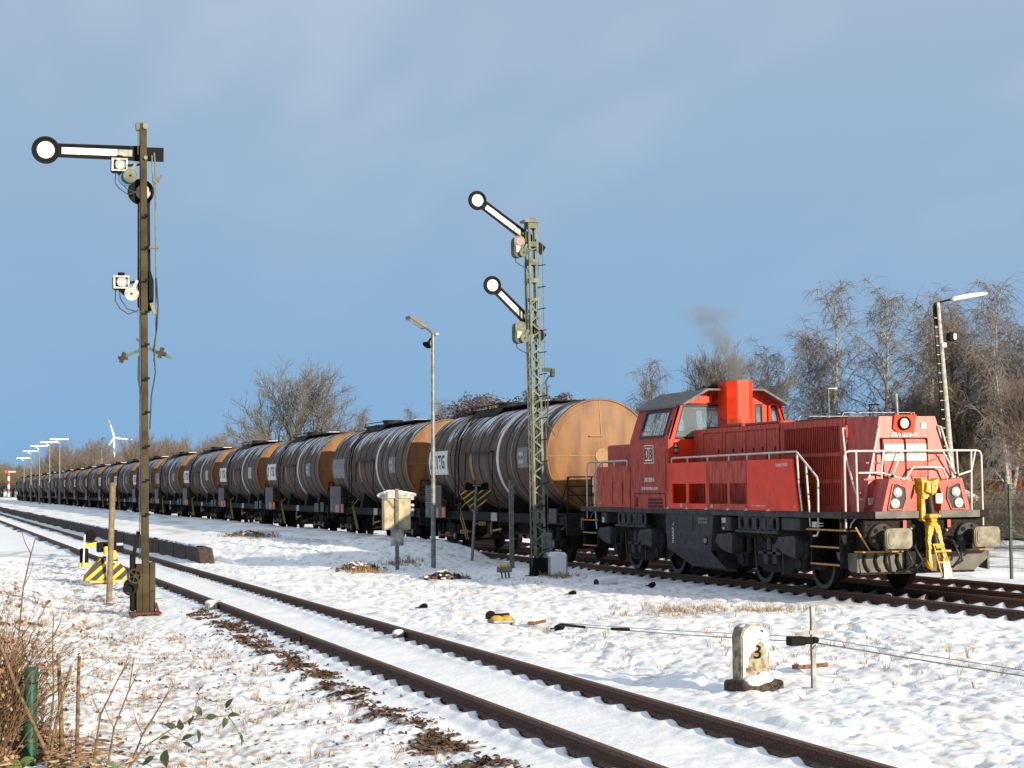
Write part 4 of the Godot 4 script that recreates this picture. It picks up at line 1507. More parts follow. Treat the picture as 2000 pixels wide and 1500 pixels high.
	part("waist_seam", m, "red_faded", lside)
	for z in [-5.9, -5.2]:
		m = MB.new()
		m.cyl(V(-0.5, 2.98, z), V(-0.5, 3.04, z), 0.05, 10)
		part("filler_cap", m, "steel", rh)
	# dark warning plate with white signs on the cab front
	m = MB.new()
	m.box(-1.36, -1.26, 2.68, 2.93, zf, zf + 0.012)
	var wp := part("warning_plate", m, "black_paint", o)
	m = MB.new()
	m.prism_z([V2(-1.345, 2.83), V2(-1.275, 2.83), V2(-1.31, 2.91)], zf + 0.012, zf + 0.016)
	m.lathe([V2(0.02, 0.004), V2(0.035, 0.004), V2(0.036, 0.0)], turned(V(-1.31, 2.755, zf + 0.012), V(0, 0, 1)), 16)
	part("warning_signs", m, "white_letters", wp)
	# ---- railings of white tube
	var rw := 0.019
	for s in [-1.0, 1.0]:
		m = MB.new()
		var x: float = s * 1.455
		m.tube([V(x, 2.47, -1.67), V(x, 2.55, -1.67), V(x, 2.58, -1.62), V(x, 2.60, 4.40), V(x, 2.58, 4.46), V(x, 2.12, 5.24), V(x, 2.04, 5.28), V(x, 1.12, 5.26), V(x, 1.05, 5.2), V(x, 1.04, 5.05)], rw, 8)
		m.tube([V(x, 2.38, 4.80), V(x, 1.9, 4.86), V(x, 1.2, 4.95)], rw, 8)
		m.tube([V(x, 2.56, 4.44), V(x, 2.0, 4.50), V(x, 1.48, 4.62)], rw, 8)
		for z in [-0.78, 0.28, 1.36, 2.24, 3.25]:
			m.tube([V(x, 2.59, z), V(x, 2.45, z)], rw * 0.9, 6)
		part("side_handrail", m, "rail_white", o)
		m = MB.new()
		m.tube([V(x, 2.43, -4.36), V(x, 2.56, -4.36), V(x, 2.57, -4.42), V(x, 2.57, -6.05), V(x, 2.53, -6.14), V(x, 2.25, -6.62), V(x, 1.1, -6.5), V(x, 0.95, -6.46)], rw, 8)
		m.tube([V(x, 2.57, -5.2), V(x, 2.43, -5.2)], rw, 6)
		m.tube([V(x, 2.57, -6.0), V(x, 1.9, -6.3), V(x, 1.48, -6.34)], rw, 8)
		part("rear_side_handrail", m, "rail_white", o)
		m = MB.new()      # grab rails on the nose
		m.tube([V(s * 0.93, 3.0, 5.36), V(s * 0.99, 3.0, 5.4), V(s * 1.0, 2.92, 5.42), V(s * 1.0, 2.5, 5.5), V(s * 0.98, 2.0, 5.72), V(s * 0.96, 1.74, 5.86), V(s * 0.92, 1.70, 5.9), V(s * 0.72, 1.70, 6.3)], rw, 8)
		m.tube([V(s * 0.60, 3.02, 6.02), V(s * 0.63, 3.0, 6.1), V(s * 0.66, 2.9, 6.1), V(s * 0.87, 2.12, 6.14), V(s * 0.88, 2.06, 6.08)], rw, 8)
		part("grab_rail", m, "rail_white", o)
		m = MB.new()
		m.box(s * 0.70, s * 0.92, 1.60, 1.73, 6.16, 6.2, 0.006)
		part("number_plate", m, "white_dirty", o)
	for e in [1.0, -1.0]:
		m = MB.new()
		var z: float = 6.2 if e > 0 else -7.3
		m.tube([V(-1.39, 1.2, z), V(-1.39, 2.48, z), V(-1.36, 2.55, z), V(-1.29, 2.57, z), V(1.29, 2.57, z), V(1.36, 2.55, z), V(1.39, 2.48, z), V(1.39, 1.2, z)], rw, 8)
		m.tube([V(-1.16, 2.57, z), V(-1.15, 1.5, z), V(-1.18, 1.38, z), V(-1.28, 1.28, z), V(-1.30, 1.2, z)], rw, 8)
		m.tube([V(-1.12, 2.18, z), V(-0.66, 2.18, z), V(-0.22, 2.06, z), V(-0.16, 2.07, z), V(-0.04, 2.25, z), V(0.02, 2.27, z), V(0.54, 2.27, z), V(0.60, 2.24, z), V(0.67, 2.06, z), V(0.72, 2.04, z), V(0.86, 2.11, z), V(1.18, 2.20, z)], rw, 8)
		m.tube([V(-0.61, 2.57, z), V(-0.66, 2.2, z), V(-0.66, 1.47, z)], rw, 8)
		m.tube([V(-0.24, 2.57, z), V(-0.44, 2.12, z)], rw * 0.85, 8)
		m.tube([V(0.59, 2.57, z), V(0.86, 2.12, z)], rw * 0.85, 8)
		m.tube([V(0.88, 2.57, z), V(0.90, 2.13, z)], rw * 0.85, 8)
		m.tube([V(1.18, 2.57, z), V(1.16, 1.47, z)], rw, 8)
		m.tube([V(1.27, 2.57, z), V(1.18, 2.2, z)], rw * 0.85, 8)
		part("front_railing" if e > 0 else "rear_railing", m, "rail_white", o)
		for p in [V(-0.45, 2.115, z), V(0.87, 2.12, z)]:
			m = MB.new()
			m.box(p.x - 0.03, p.x + 0.03, p.y - 0.028, p.y + 0.028, p.z - 0.028, p.z + 0.028, 0.008)
			part("rail_clamp", m, "black_paint", o)
	# ---- exhaust haze above the tower
	var sp := thing("exhaust_smoke", "thin grey exhaust smoke drifting up from the locomotive's red tower", "", V(17.04, 4.2, -37.4))
	tag(sp, "", "", "", "stuff")
	var r := RandomNumberGenerator.new()
	r.seed = 6
	for k in 34:
		var f := k / 33.0
		var q := [0.02 - 0.55 * f + r.randfn(0, 0.05 + 0.26 * f), 0.12 + 1.75 * f - 0.25 * r.randf() * f, -0.4 * f + r.randfn(0, 0.1), r.randf_range(0.30, 0.42) + 0.34 * f, r.randf_range(0.30, 0.42) + 0.16 * f, lerpf(0.95, 0.16, pow(f, 0.45)) * r.randf_range(0.5, 1.2)]
		var fv := FogVolume.new()
		fv.name = "puff"
		fv.shape = RenderingServer.FOG_VOLUME_SHAPE_ELLIPSOID
		fv.position = V(q[0], q[1], q[2])
		fv.size = V(q[3], q[4], q[3])
		var fm := FogMaterial.new()
		fm.density = q[5]
		fm.albedo = Color(0.72, 0.71, 0.71)
		fv.material = fm
		sp.add_child(fv, true)

# One tank wagon, built in full; the train is made of copies.
# Its own axes: z along the train towards the locomotive, y up from the rail heads.
func tank_texture(seed_: int) -> ImageTexture:
	var w := 768
	var h := 512
	var im := Image.create_empty(w, h, false, Image.FORMAT_RGB8)
	var f := FastNoiseLite.new()
	f.seed = seed_
	f.frequency = 1.0
	f.fractal_octaves = 3
	var g := FastNoiseLite.new()
	g.seed = seed_ + 7
	g.frequency = 1.0
	g.fractal_octaves = 4
	for j in h:          # v: angle round the barrel, 0 and 1 at the bottom, 0.5 on top
		var v := (j + 0.5) / h
		var side := absf(v - 0.5) * 360.0     # degrees from the top
		for i in w:
			var u := (i + 0.5) / w
			var streak := f.get_noise_2d(u * 75.0, v * 7.0)
			var broad := g.get_noise_2d(u * 9.0, v * 5.0)
			var c := Color(0.112, 0.070, 0.048)
			c = c.lerp(Color(0.140, 0.092, 0.064), smoothstep(0.0, 0.5, broad))
			c = c.lerp(Color(0.028, 0.024, 0.023), smoothstep(0.05, 0.45, -streak) * 0.75)
			# black spillage that ran down from the dome in the middle
			var sp := smoothstep(0.17, 0.06, absf(u - 0.5)) * smoothstep(80.0, 20.0, side)
			c = c.lerp(Color(0.018, 0.017, 0.017), sp * smoothstep(-0.35, 0.25, streak + broad * 0.5) * 0.85)
			# rime and snow left in streaks on the shoulders
			var rime := streak * 0.75 + broad * 0.55
			var zone := smoothstep(8.0, 24.0, side) * smoothstep(74.0, 40.0, side)
			var ice := smoothstep(0.10, 0.24, rime + zone * 0.42 - 0.27) * smoothstep(0.0, 0.35, zone)
			c = c.lerp(Color(0.72, 0.74, 0.77), ice * 0.9)
			im.set_pixel(i, j, c.linear_to_srgb())
	return ImageTexture.create_from_image(im)

func barrel_band(m: MB, z0: float, z1: float, r: float, y0 := 2.78, sides := 56) -> void:
	m.lathe([V2(r - 0.03, z0), V2(r, z0), V2(r, z1), V2(r - 0.03, z1)], Transform3D(Basis.IDENTITY, V(0, y0, 0)), sides)

# a flat plate bent round the barrel's left side
func bent_plate(z0: float, z1: float, y0: float, y1: float, r: float) -> MB:
	var m := MB.new()
	var n := 8
	for k in n:
		var pa := lerpf(y0, y1, float(k) / n) - 2.78
		var pb := lerpf(y0, y1, float(k + 1) / n) - 2.78
		var xa := -sqrt(r * r - pa * pa)
		var xb := -sqrt(r * r - pb * pb)
		m.quad(V(xa, pa + 2.78, z0), V(xa, pa + 2.78, z1), V(xb, pb + 2.78, z1), V(xb, pb + 2.78, z0))
	m.quad(V(-sqrt(r * r - pow(y1 - 2.78, 2)), y1, z0), V(-sqrt(r * r - pow(y1 - 2.78, 2)), y1, z1), V(-1.3, y1, z1), V(-1.3, y1, z0))
	for z in [z0, z1]:
		for k in n:
			var pa := lerpf(y0, y1, float(k) / n) - 2.78
			var pb := lerpf(y0, y1, float(k + 1) / n) - 2.78
			var a := V(-sqrt(r * r - pa * pa), pa + 2.78, z)
			var b := V(-sqrt(r * r - pb * pb), pb + 2.78, z)
			if z == z0:
				m.quad(a, b, b + V(0.03, 0, 0), a + V(0.03, 0, 0))
			else:
				m.quad(a, a + V(0.03, 0, 0), b + V(0.03, 0, 0), b)
	return m

# lettering bent onto the barrel's left side
func bent_words(s: String, height: float, zc: float, yc: float, r: float) -> ArrayMesh:
	var t := TextMesh.new()
	var f := SystemFont.new()
	f.font_names = PackedStringArray(["Droid Sans"])
	f.font_weight = 700
	t.font = f
	t.text = s
	t.font_size = 48
	t.pixel_size = height / 35.0
	t.depth = 0.01
	t.curve_step = 2.0
	var a := t.get_mesh_arrays()
	var v: PackedVector3Array = a[Mesh.ARRAY_VERTEX]
	var n: PackedVector3Array = a[Mesh.ARRAY_NORMAL]
	for k in v.size():
		var p := v[k]
		var y := yc + p.y
		var rr := r + p.z
		var q := asin(clampf((y - 2.78) / r, -1, 1))
		v[k] = V(-cos(q) * rr, 2.78 + sin(q) * rr, zc + p.x)
		n[k] = V(-n[k].z * cos(q) - n[k].y * sin(q) * 0.0, n[k].y + n[k].z * sin(q), n[k].x).normalized()
	a[Mesh.ARRAY_VERTEX] = v
	a[Mesh.ARRAY_NORMAL] = n
	var m := ArrayMesh.new()
	m.add_surface_from_arrays(Mesh.PRIMITIVE_TRIANGLES, a)
	return m

func end_cap(s: float) -> MB:
	var m := MB.new()
	m.lathe([V2(0.0, 0.11), V2(0.4, 0.105), V2(0.9, 0.075), V2(1.3, 0.03), V2(1.455, 0.0), V2(1.47, 0.03), V2(1.505, 0.03), V2(1.515, 0.0), V2(1.515, -0.10)], turned(V(0, 2.78, s * 6.03), V(0, 0, s)), 72)
	return m

func make_wagon() -> Node3D:
	var o := thing("tank_wagon", "nearest tank wagon, coupled to the locomotive, with its whole ochre end in view", "tank wagon", V(17.04, 0, -52.1), 0, "dark tank wagons of the long train")
	var m := MB.new()
	m.use_uv = true
	m.xf = Transform3D(Basis.IDENTITY, V(0, 2.78, 0))
	# barrel, its texture running along z and round the angle
	var sides := 64
	var rings := 12
	var base := 0
	for k in rings + 1:
		var z := lerpf(-6.03, 6.03, float(k) / rings)
		for q in sides + 1:
			var a := TAU * q / sides - PI / 2
			m.vert(V(cos(a) * 1.5, sin(a) * 1.5, z), V(cos(a), sin(a), 0), V2(float(k) / rings, float(q) / sides))
	for k in rings:
		for q in sides:
			var a := k * (sides + 1) + q
			var b := a + sides + 1
			m.ix.append_array([a, b, b + 1, a, b + 1, a + 1])
	var br := part("barrel", m, "tank_skin", o)
	# seams between the cladding sheets
	for z in [-5.2, -4.3, -3.3, -2.6, -1.15, -0.2, 0.75, 2.45, 3.35, 4.35, 5.3]:
		m = MB.new()
		barrel_band(m, z - 0.03, z + 0.03, 1.512)
		part("cladding_band", m, "tank_dark", br)
	m = MB.new()
	barrel_band(m, 1.60, 1.79, 1.518)
	part("pale_band", m, "white_paint", br)
	for z in [-4.02, 2.93]:
		m = MB.new()
		barrel_band(m, z, z + 0.08, 1.514)
		part("rime_band", m, "tank_grey", br)
	for s in [1.0, -1.0]:
		var e := part("end_cap", end_cap(s), "ochre", o)
		m = MB.new()
		m.xf = turned(V(0, 2.78, s * 6.03), V(0, 0, s))
		m.cyl(V(0, 0, 0.09), V(0, 0, 0.13), 0.19, 28)
		part("centre_plate", m, "ochre_pale", e)
		m = MB.new()      # seams between the end sheets
		m.xf = turned(V(0, 2.78, s * 6.03), V(0, 0, s))
		for a in ([0.02, PI * 0.5 + 0.02, PI] if s > 0 else [0.6, 2.6, 1.6]):
			for k in 6:
				var r0 := 0.2 + 1.25 * k / 6.0
				var r1 := 0.2 + 1.25 * (k + 1) / 6.0
				var h0 := 0.113 * (1.0 - pow(r0 / 1.47, 2.6))
				var h1 := 0.113 * (1.0 - pow(r1 / 1.47, 2.6))
				m.bar(V(cos(a) * r0, sin(a) * r0, h0 + 0.004), V(cos(a) * r1, sin(a) * r1, h1 + 0.004), 0.014, 0.014, V(0, 0, 1))
		part("end_seam", m, "ochre_edge", e)
		m = MB.new()
		m.xf = turned(V(0, 2.78, s * 6.03), V(0, 0, s))
		m.box(-0.35, 0.05, 0.50, 0.53, 0.09, 0.15)
		part("rain_lip", m, "ochre_pale", e)
	# plates on the left side
	var pl := part("owner_plate", bent_plate(-5.75, -3.62, 2.38, 3.12, 1.525), "white_paint", o)
	m = MB.new()
	var tri := MB.new()
	tri.xf = Transform3D(Basis(V(0, 0, 1), V(0, 1, 0), V(-1, 0, 0)), V(-1.50, 2.76, -5.28))
	tri.prism_z([V2(-0.30, -0.2), V2(-0.14, 0.22), V2(-0.05, 0.22), V2(-0.20, -0.2)], 0.0, 0.034)
	part("emblem", tri, "black_letters", pl)
	part("lettering", bent_words("VTG", 0.42, -4.40, 2.76, 1.529), "black_letters", pl)
	m = bent_plate(3.55, 4.45, 2.5, 3.05, 1.522)
	var sp := part("number_plate", m, "tank_grey", o)
	m = MB.new()
	for k in 2:
		m.box(-1.53, -1.50, 2.62 + k * 0.2, 2.72 + k * 0.2, 3.7, 4.1)
	part("number_print", m, "white_dirty", sp)
	# hazard plates on the barrel's middle
	part("hazard_stripe", bent_plate(-1.12, -0.86, 2.2, 3.0, 1.521), "ochre_pale", o)
	# guard frame and ladder on the left side, the same on the right
	for s in [-1.0, 1.0]:
		m = MB.new()
		m.bar(V(s * 1.56, 3.0, -1.5), V(s * 1.56, 3.0, 1.3), 0.10, 0.04)
		m.tube([V(s * 1.52, 3.0, -1.5), V(s * 1.56, 2.2, -1.5)], 0.02, 6)
		m.tube([V(s * 1.52, 3.0, 1.3), V(s * 1.56, 2.0, 1.3), V(s * 1.3, 1.2, 1.3)], 0.02, 6)
		part("guard_frame", m, "tank_dark", o)
		m = MB.new()
		for z in [-2.42, -2.02]:
			m.tube([V(s * 1.60, 1.1, z), V(s * 1.60, 2.9, z), V(s * 1.48, 3.5, z), V(s * 1.1, 4.05, z), V(s * 0.5, 4.38, z)], 0.022, 6)
		for k in 9:
			m.bar(V(s * 1.60, 1.2 + k * 0.24, -2.42), V(s * 1.60, 1.2 + k * 0.24, -2.02), 0.02, 0.03)
		part("ladder", m, "under_black", o)
		m = MB.new()
		m.tube([V(s * 1.44, 0.42, -1.55), V(s * 1.46, 1.0, -2.05), V(s * 1.46, 1.34, -2.34), V(s * 1.44, 1.42, -2.1), V(s * 1.40, 1.56, -1.8)], 0.02, 6)
		m.tube([V(s * 1.44, 0.42, -1.80), V(s * 1.46, 1.0, -2.28), V(s * 1.46, 1.36, -2.56), V(s * 1.44, 1.50, -2.4)], 0.02, 6)
		part("step_rails", m, "brake_yellow", o)
	# frame
	m = MB.new()
	m.box(-1.25, -1.05, 0.98, 1.24, -6.9, 6.9, 0.02)
	m.box(1.05, 1.25, 0.98, 1.24, -6.9, 6.9, 0.02)
	m.box(-0.35, 0.35, 0.9, 1.2, -6.9, 6.9)
	for z in [-6.6, -4.6, 4.6, 6.6]:
		m.box(-1.2, 1.2, 0.92, 1.22, z - 0.12, z + 0.12)
	for z in [-4.6, -2.0, 2.0, 4.6]:
		m.prism_z([V2(-1.25, 1.2), V2(1.25, 1.2), V2(1.15, 1.75), V2(0.8, 1.5), V2(0.0, 1.28), V2(-0.8, 1.5), V2(-1.15, 1.75)], z - 0.2, z + 0.2)
	part("frame", m, "under_black", o)
	m = MB.new()
	for z in [-6.98, 6.9]:
		m.box(-1.3, 1.3, 0.72, 1.26, z, z + 0.08, 0.01)
	part("headstock", m, "under_black", o)
	for e in [1.0, -1.0]:
		for s in [-1.0, 1.0]:
			m = MB.new()
			m.lathe([V2(0.11, 0.0), V2(0.11, 0.28), V2(0.08, 0.28), V2(0.08, 0.5), V2(0.235, 0.5), V2(0.24, 0.52), V2(0.235, 0.54), V2(0.0, 0.56)], turned(V(s * 0.875, 1.03, e * 6.85), V(0, 0, e)), 20)
			part("buffer", m, "under_black", o)
		# end platform with its dark handrail
		m = MB.new()
		var z0: float = e * 6.2
		var z1: float = e * 6.95
		m.box(-1.3, 1.3, 1.24, 1.28, z0, z1)
		var dk := part("end_platform", m, "under_black", o)
		m = MB.new()
		for x in [-1.25, -0.6, 0.6, 1.25]:
			m.tube([V(x, 1.28, z1), V(x, 2.22, z1)], 0.02, 6)
		for y in [1.75, 1.98, 2.22]:
			m.tube([V(-1.25, y, z1), V(1.25, y, z1)], 0.02, 6)
		m.tube([V(-1.22, 2.2, z1), V(-1.25, 1.3, z0)], 0.018, 6)
		m.tube([V(-1.25, 1.95, z1), V(-0.5, 1.3, z1 - e * 0.03)], 0.018, 6)
		part("handrail", m, "under_black", dk)
		# bogie
		var zc: float = e * 4.75
		for q in [-0.9, 0.9]:
			m = MB.new()
			for s in [-1.0, 1.0]:
				m.lathe([V2(0.0, 0.05), V2(0.12, 0.05), V2(0.15, 0.0), V2(0.34, -0.01), V2(0.38, 0.05), V2(0.455, 0.055), V2(0.46, 0.04), V2(0.46, -0.06), V2(0.485, -0.08), V2(0.3, -0.09)], turned(V(s * 0.80, 0.46, zc + q), V(s, 0, 0)), 28)
			m.cyl(V(-0.75, 0.46, zc + q), V(0.75, 0.46, zc + q), 0.08, 10)
			part("wheelset", m, "wheel_dark", o)
		m = MB.new()
		for s in [-1.0, 1.0]:
			m.prism_x([V2(zc - 1.35, 0.58), V2(zc - 1.2, 0.40), V2(zc - 0.55, 0.40), V2(zc - 0.35, 0.24), V2(zc + 0.35, 0.24), V2(zc + 0.55, 0.40), V2(zc + 1.2, 0.40), V2(zc + 1.35, 0.58), V2(zc + 0.7, 0.72), V2(zc + 0.4, 0.86), V2(zc - 0.4, 0.86), V2(zc - 0.7, 0.72)], s * 1.0, s * 1.1)
			for q in [-0.9, 0.9]:
				m.box(s * 1.06, s * 1.22, 0.34, 0.60, zc + q - 0.16, zc + q + 0.16, 0.02)
				m.cyl(V(s * 1.12, 0.56, zc + q - 0.25), V(s * 1.12, 0.84, zc + q - 0.25), 0.08, 10)
				m.cyl(V(s * 1.12, 0.56, zc + q + 0.25), V(s * 1.12, 0.84, zc + q + 0.25), 0.08, 10)
		m.box(-1.0, 1.0, 0.3, 0.8, zc - 0.3, zc + 0.3)
		part("bogie", m, "under_black", o)
		m = MB.new()
		m.box(-1.24, -1.1, 0.44, 0.50, zc - 0.85, zc + 0.8, 0.01)
		m.box(-1.22, -1.1, 0.50, 0.58, zc - 0.25, zc + 0.3, 0.01)
		part("brake_beam", m, "brown_plank", o)
		m = MB.new()
		for q in [-0.9, 0.9]:
			m.lathe([V2(0.0, 0.02), V2(0.09, 0.02), V2(0.10, 0.0)], turned(V(-1.22, 0.47, zc + q), V(-1, 0, 0)), 14)
		part("axle_cap", m, "tank_grey", o)
	# outlet pipes and brake gear under the middle
	m = MB.new()
	m.cyl(V(-1.0, 0.75, 0.2), V(1.0, 0.75, 0.2), 0.12, 14)
	m.cyl(V(-0.3, 0.75, -1.4), V(-0.3, 0.75, 1.8), 0.17, 16)
	m.box(-1.15, -0.9, 0.55, 0.95, -0.6, -0.2, 0.03)
	m.tube([V(-1.1, 0.9, 0.9), V(-1.2, 0.7, 1.0), V(-1.2, 0.55, 1.6), V(-1.1, 0.5, 2.4)], 0.03, 6)
	part("outlet_pipe", m, "under_black", o)
	m = MB.new()
	m.tube([V(-1.26, 1.0, 0.3), V(-1.32, 0.85, 0.35), V(-1.32, 0.62, 0.4)], 0.022, 6)
	m.bar(V(-1.3, 0.72, 0.5), V(-1.3, 0.78, 1.3), 0.05, 0.05)
	part("brake_lever", m, "brake_yellow", o)
	# boards hung on the frame
	m = MB.new()
	m.box(-1.50, -1.46, 1.02, 2.05, -6.35, -4.4, 0.006)
	var ib := part("instruction_board", m, "board_grey", o)
	m = MB.new()
	for k in 9:
		m.box(-1.506, -1.50, 1.34 + k * 0.072, 1.365 + k * 0.072, -6.25, -6.25 + [0.55, 0.4, 0.62, 0.3, 0.5, 0.45, 0.6, 0.35, 0.5][k])
	m.box(-1.506, -1.50, 1.1, 1.28, -6.2, -5.9)
	m.box(-1.506, -1.50, 1.3, 1.9, -5.45, -5.42)
	part("board_print", m, "tank_grey", ib)
	m = MB.new()
	m.box(-1.51, -1.50, 1.04, 1.34, -5.35, -5.05)
	m.box(-1.51, -1.50, 1.04, 1.34, -4.98, -4.72)
	part("danger_label", m, "pink_tag", ib)
	m = MB.new()
	m.box(-1.50, -1.47, 1.04, 1.36, -4.35, -4.0)
	part("hazard_board", m, "orange_tag", o)
	m = MB.new()
	m.box(-1.30, -1.27, 1.0, 1.24, 0.3, 0.85, 0.004)
	part("data_sign", m, "white_dirty", o)
	m = MB.new()
	m.box(-1.32, -1.28, 1.0, 1.36, 4.3, 5.2, 0.004)
	m.box(-1.32, -1.28, 1.02, 1.40, 5.6, 6.2, 0.004)
	part("frame_plate", m, "board_grey", o)
	# walkway, dome and rails along the top
	m = MB.new()
	m.box(-0.5, 0.5, 4.33, 4.37, -4.6, 3.6, 0.006)
	for z in [-4.4, -3.0, -1.6, -0.2, 1.2, 2.6]:
		m.box(-0.45, 0.45, 4.24, 4.33, z, z + 0.06)
	var wk := part("walkway", m, "under_black", o)
	m = MB.new()
	m.cyl(V(0, 4.2, -1.9), V(0, 4.50, -1.9), 0.36, 20)
	m.cyl(V(0, 4.50, -1.9), V(0, 4.54, -1.9), 0.40, 20)
	part("manhole", m, "tank_dark", wk)
	m = MB.new()
	m.tube([V(-0.52, 4.36, -4.2), V(-0.56, 4.46, -4.1), V(-0.56, 4.46, -1.2), V(-0.52, 4.36, -1.1)], 0.018, 6)
	m.prism_z([V2(-0.75, 4.12), V2(-0.5, 4.36), V2(-0.48, 4.33), V2(-0.72, 4.10)], -3.6, -0.8)
	part("drip_tray", m, "under_black", wk)
	for q in [[-0.3, 0.2, 4.42, 1.9, 2.5], [-0.45, 0.1, 4.395, -3.9, -2.6]]:
		m = MB.new()
		m.box(q[0], q[1], 4.37, q[2], q[3], q[4], 0.02)
		part("walkway_snow", m, "snow_cap", wk)
	return o

func wagons() -> void:
	for k in 3:
		var t := m_plain(["tank_skin", "tank_skin_other", "tank_skin_third"][k], Color.WHITE, 0.6, 0.0)
		t.albedo_texture = tank_texture(31 + k * 12)
		t.metallic_specular = 0.25
	var w := make_wagon()
	var nth := ["", "second tank wagon from the locomotive, behind the lamp post", "third tank wagon from the locomotive, its end in the shade of the second", "fourth tank wagon from the locomotive, white plate at its far end", "fifth tank wagon from the locomotive, seen just right of the left signal mast", "sixth tank wagon from the locomotive, crossed by the left signal mast"]
	for k in range(1, 20):
		var c := copy(w, V(17.04, 0, -52.1 - k * 14.77), 0.0, nth[k] if k < nth.size() else "%s tank wagon from the locomotive, far down the train left of the tall signal mast" % ["seventh", "eighth", "ninth", "tenth", "eleventh", "twelfth", "thirteenth", "fourteenth", "fifteenth", "sixteenth", "seventeenth", "eighteenth", "nineteenth", "last"][k - 6])
		if k == 19:
			c.set_meta("label", "last tank wagon, at the far left end of the train")
		if k % 3 > 0:
			(c.get_node("barrel") as MeshInstance3D).material_override = mat["tank_skin_other" if k % 3 == 1 else "tank_skin_third"]
		if k in [1, 5, 9, 12]:      # no name on these, just a faded patch where a plate was
			var op := c.get_node("owner_plate") as MeshInstance3D
			op.material_override = mat["tank_grey"]
			for q in op.get_children():
				op.remove_child(q)
				q.free()
		if k in [3, 4, 8]:
			(c.get_node("number_plate") as MeshInstance3D).material_override = mat["white_dirty"]
		if k > 8:      # far off: drop what is smaller than a dot
			for q in ["outlet_pipe", "brake_lever", "axle_cap", "data_sign", "frame_plate", "hazard_stripe"]:
				var d := c.get_node_or_null(q)
				if d:
					c.remove_child(d)
					d.free()

# a semaphore arm in its own frame: pivot at 0, the arm along -x, its face towards +z
func signal_arm(o: Node3D, pivot: Vector3, ang: float, reach: float, disc: float, wide: float, tail: float, tail_w: float) -> void:
	var t := Transform3D(Basis(Vector3(0, 0, 1), ang), pivot)
	var m := MB.new()
	m.prism(PackedVector2Array([V2(tail * 0.2, -wide * 0.62), V2(tail * 0.2, wide * 0.62), V2(-0.25, wide * 0.5), V2(-reach + disc * 0.8, wide * 0.46), V2(-reach + disc * 0.8, -wide * 0.46), V2(-0.25, -wide * 0.5)]), t, -0.02, 0.0)
	m.prism(PackedVector2Array(ring(disc, 32, V2(-reach, 0))), t, -0.02, 0.004)
	# raised rims along both edges
	for s in [-1.0, 1.0]:
		m.bar(t * V(-0.2, s * wide * 0.47, 0.006), t * V(-reach + disc * 0.7, s * wide * 0.43, 0.006), 0.03, 0.03, t.basis.y)
	m.lathe([V2(disc - 0.05, 0.004), V2(disc - 0.04, 0.022), V2(disc - 0.006, 0.022), V2(disc, 0.004)], Transform3D(t.basis, t * V(-reach, 0, 0)), 32)
	var arm := part("signal_arm", m, "black_paint", o)
	m = MB.new()
	m.prism(PackedVector2Array([V2(-0.42, -wide * 0.24), V2(-0.42, wide * 0.24), V2(-reach + disc * 1.12, wide * 0.24), V2(-reach + disc * 1.12, -wide * 0.24)]), t, 0.0, 0.008)
	part("white_stripe", m, "white_paint", arm)
	m = MB.new()
	m.prism(PackedVector2Array([V2(-0.16, -wide * 0.24), V2(-0.16, wide * 0.24), V2(-0.405, wide * 0.24), V2(-0.405, -wide * 0.24)]), t, 0.0, 0.006)
	part("grey_stripe", m, "galvanised", arm)
	m = MB.new()
	m.prism(PackedVector2Array(ring(disc * 0.62, 32, V2(-reach, 0))), t, 0.0, 0.012)
	part("white_disc", m, "white_paint", arm)
	m = MB.new()
	m.prism(PackedVector2Array([V2(tail * 0.15, -tail_w), V2(tail * 0.15, tail_w), V2(tail, tail_w), V2(tail, -tail_w)]), t, -0.06, -0.02)
	part("arm_tail", m, "black_paint", o)

func lantern(o: Node3D, p: Vector3, side := 1.0) -> void:
	var m := MB.new()
	m.box(p.x - 0.15, p.x + 0.13, p.y - 0.13, p.y + 0.12, p.z - 0.22, p.z - 0.02, 0.03)
	m.cyl(V(p.x, p.y + 0.1, p.z - 0.12), V(p.x, p.y + 0.18, p.z - 0.12), 0.06, 12)
	m.bar(V(p.x + 0.1, p.y, p.z - 0.12), V(p.x + 0.38, p.y + 0.04, p.z - 0.12), 0.05, 0.04)
	m.bar(V(p.x, p.y - 0.1, p.z - 0.1), V(p.x + 0.2, p.y - 0.28, p.z - 0.1), 0.10, 0.12)
	var l := part("signal_lantern", m, "black_paint", o)
	m = MB.new()
	var t := Transform3D(Basis.IDENTITY, p)
	holed(m, t, [V2(-0.15, -0.115), V2(0.13, -0.115), V2(0.13, 0.115), V2(-0.15, 0.115)], [V2(-0.115, -0.085), V2(0.10, -0.085), V2(0.10, 0.085), V2(-0.115, 0.085)], -0.02, 0.015)
	m.lathe([V2(0.075, 0.0), V2(0.085, 0.03), V2(0.098, 0.0)], t, 20)
	part("lantern_frame", m, "white_dirty", l)
	m = MB.new()
	m.lathe([V2(0.0, 0.035), V2(0.05, 0.028), V2(0.08, 0.0)], t, 20)
	part("lens", m, "lens_clear", l)

func blind(o: Node3D, p: Vector3, r: float, m_: String) -> void:
	var m := MB.new()
	m.lathe([V2(0.0, 0.02), V2(r * 0.2, 0.02), V2(r * 0.22, 0.008), V2(r * 0.86, 0.008), V2(r * 0.92, 0.02), V2(r, 0.018), V2(r, -0.03), V2(0.0, -0.03)], Transform3D(Basis.IDENTITY, p), 28)
	var b := part("blind_disc", m, m_, o)
	m = MB.new()
	m.cyl(p + V(0, 0, 0.018), p + V(0, 0, 0.035), r * 0.14, 10)
	part("hub", m, "black_paint", b)
	m = MB.new()
	m.bar(p + V(0.03, r * 0.7, 0), p + V(r * 0.8, r * 1.9, 0), 0.05, 0.03, V(0, 0, 1))
	part("blind_arm", m, m_, o)

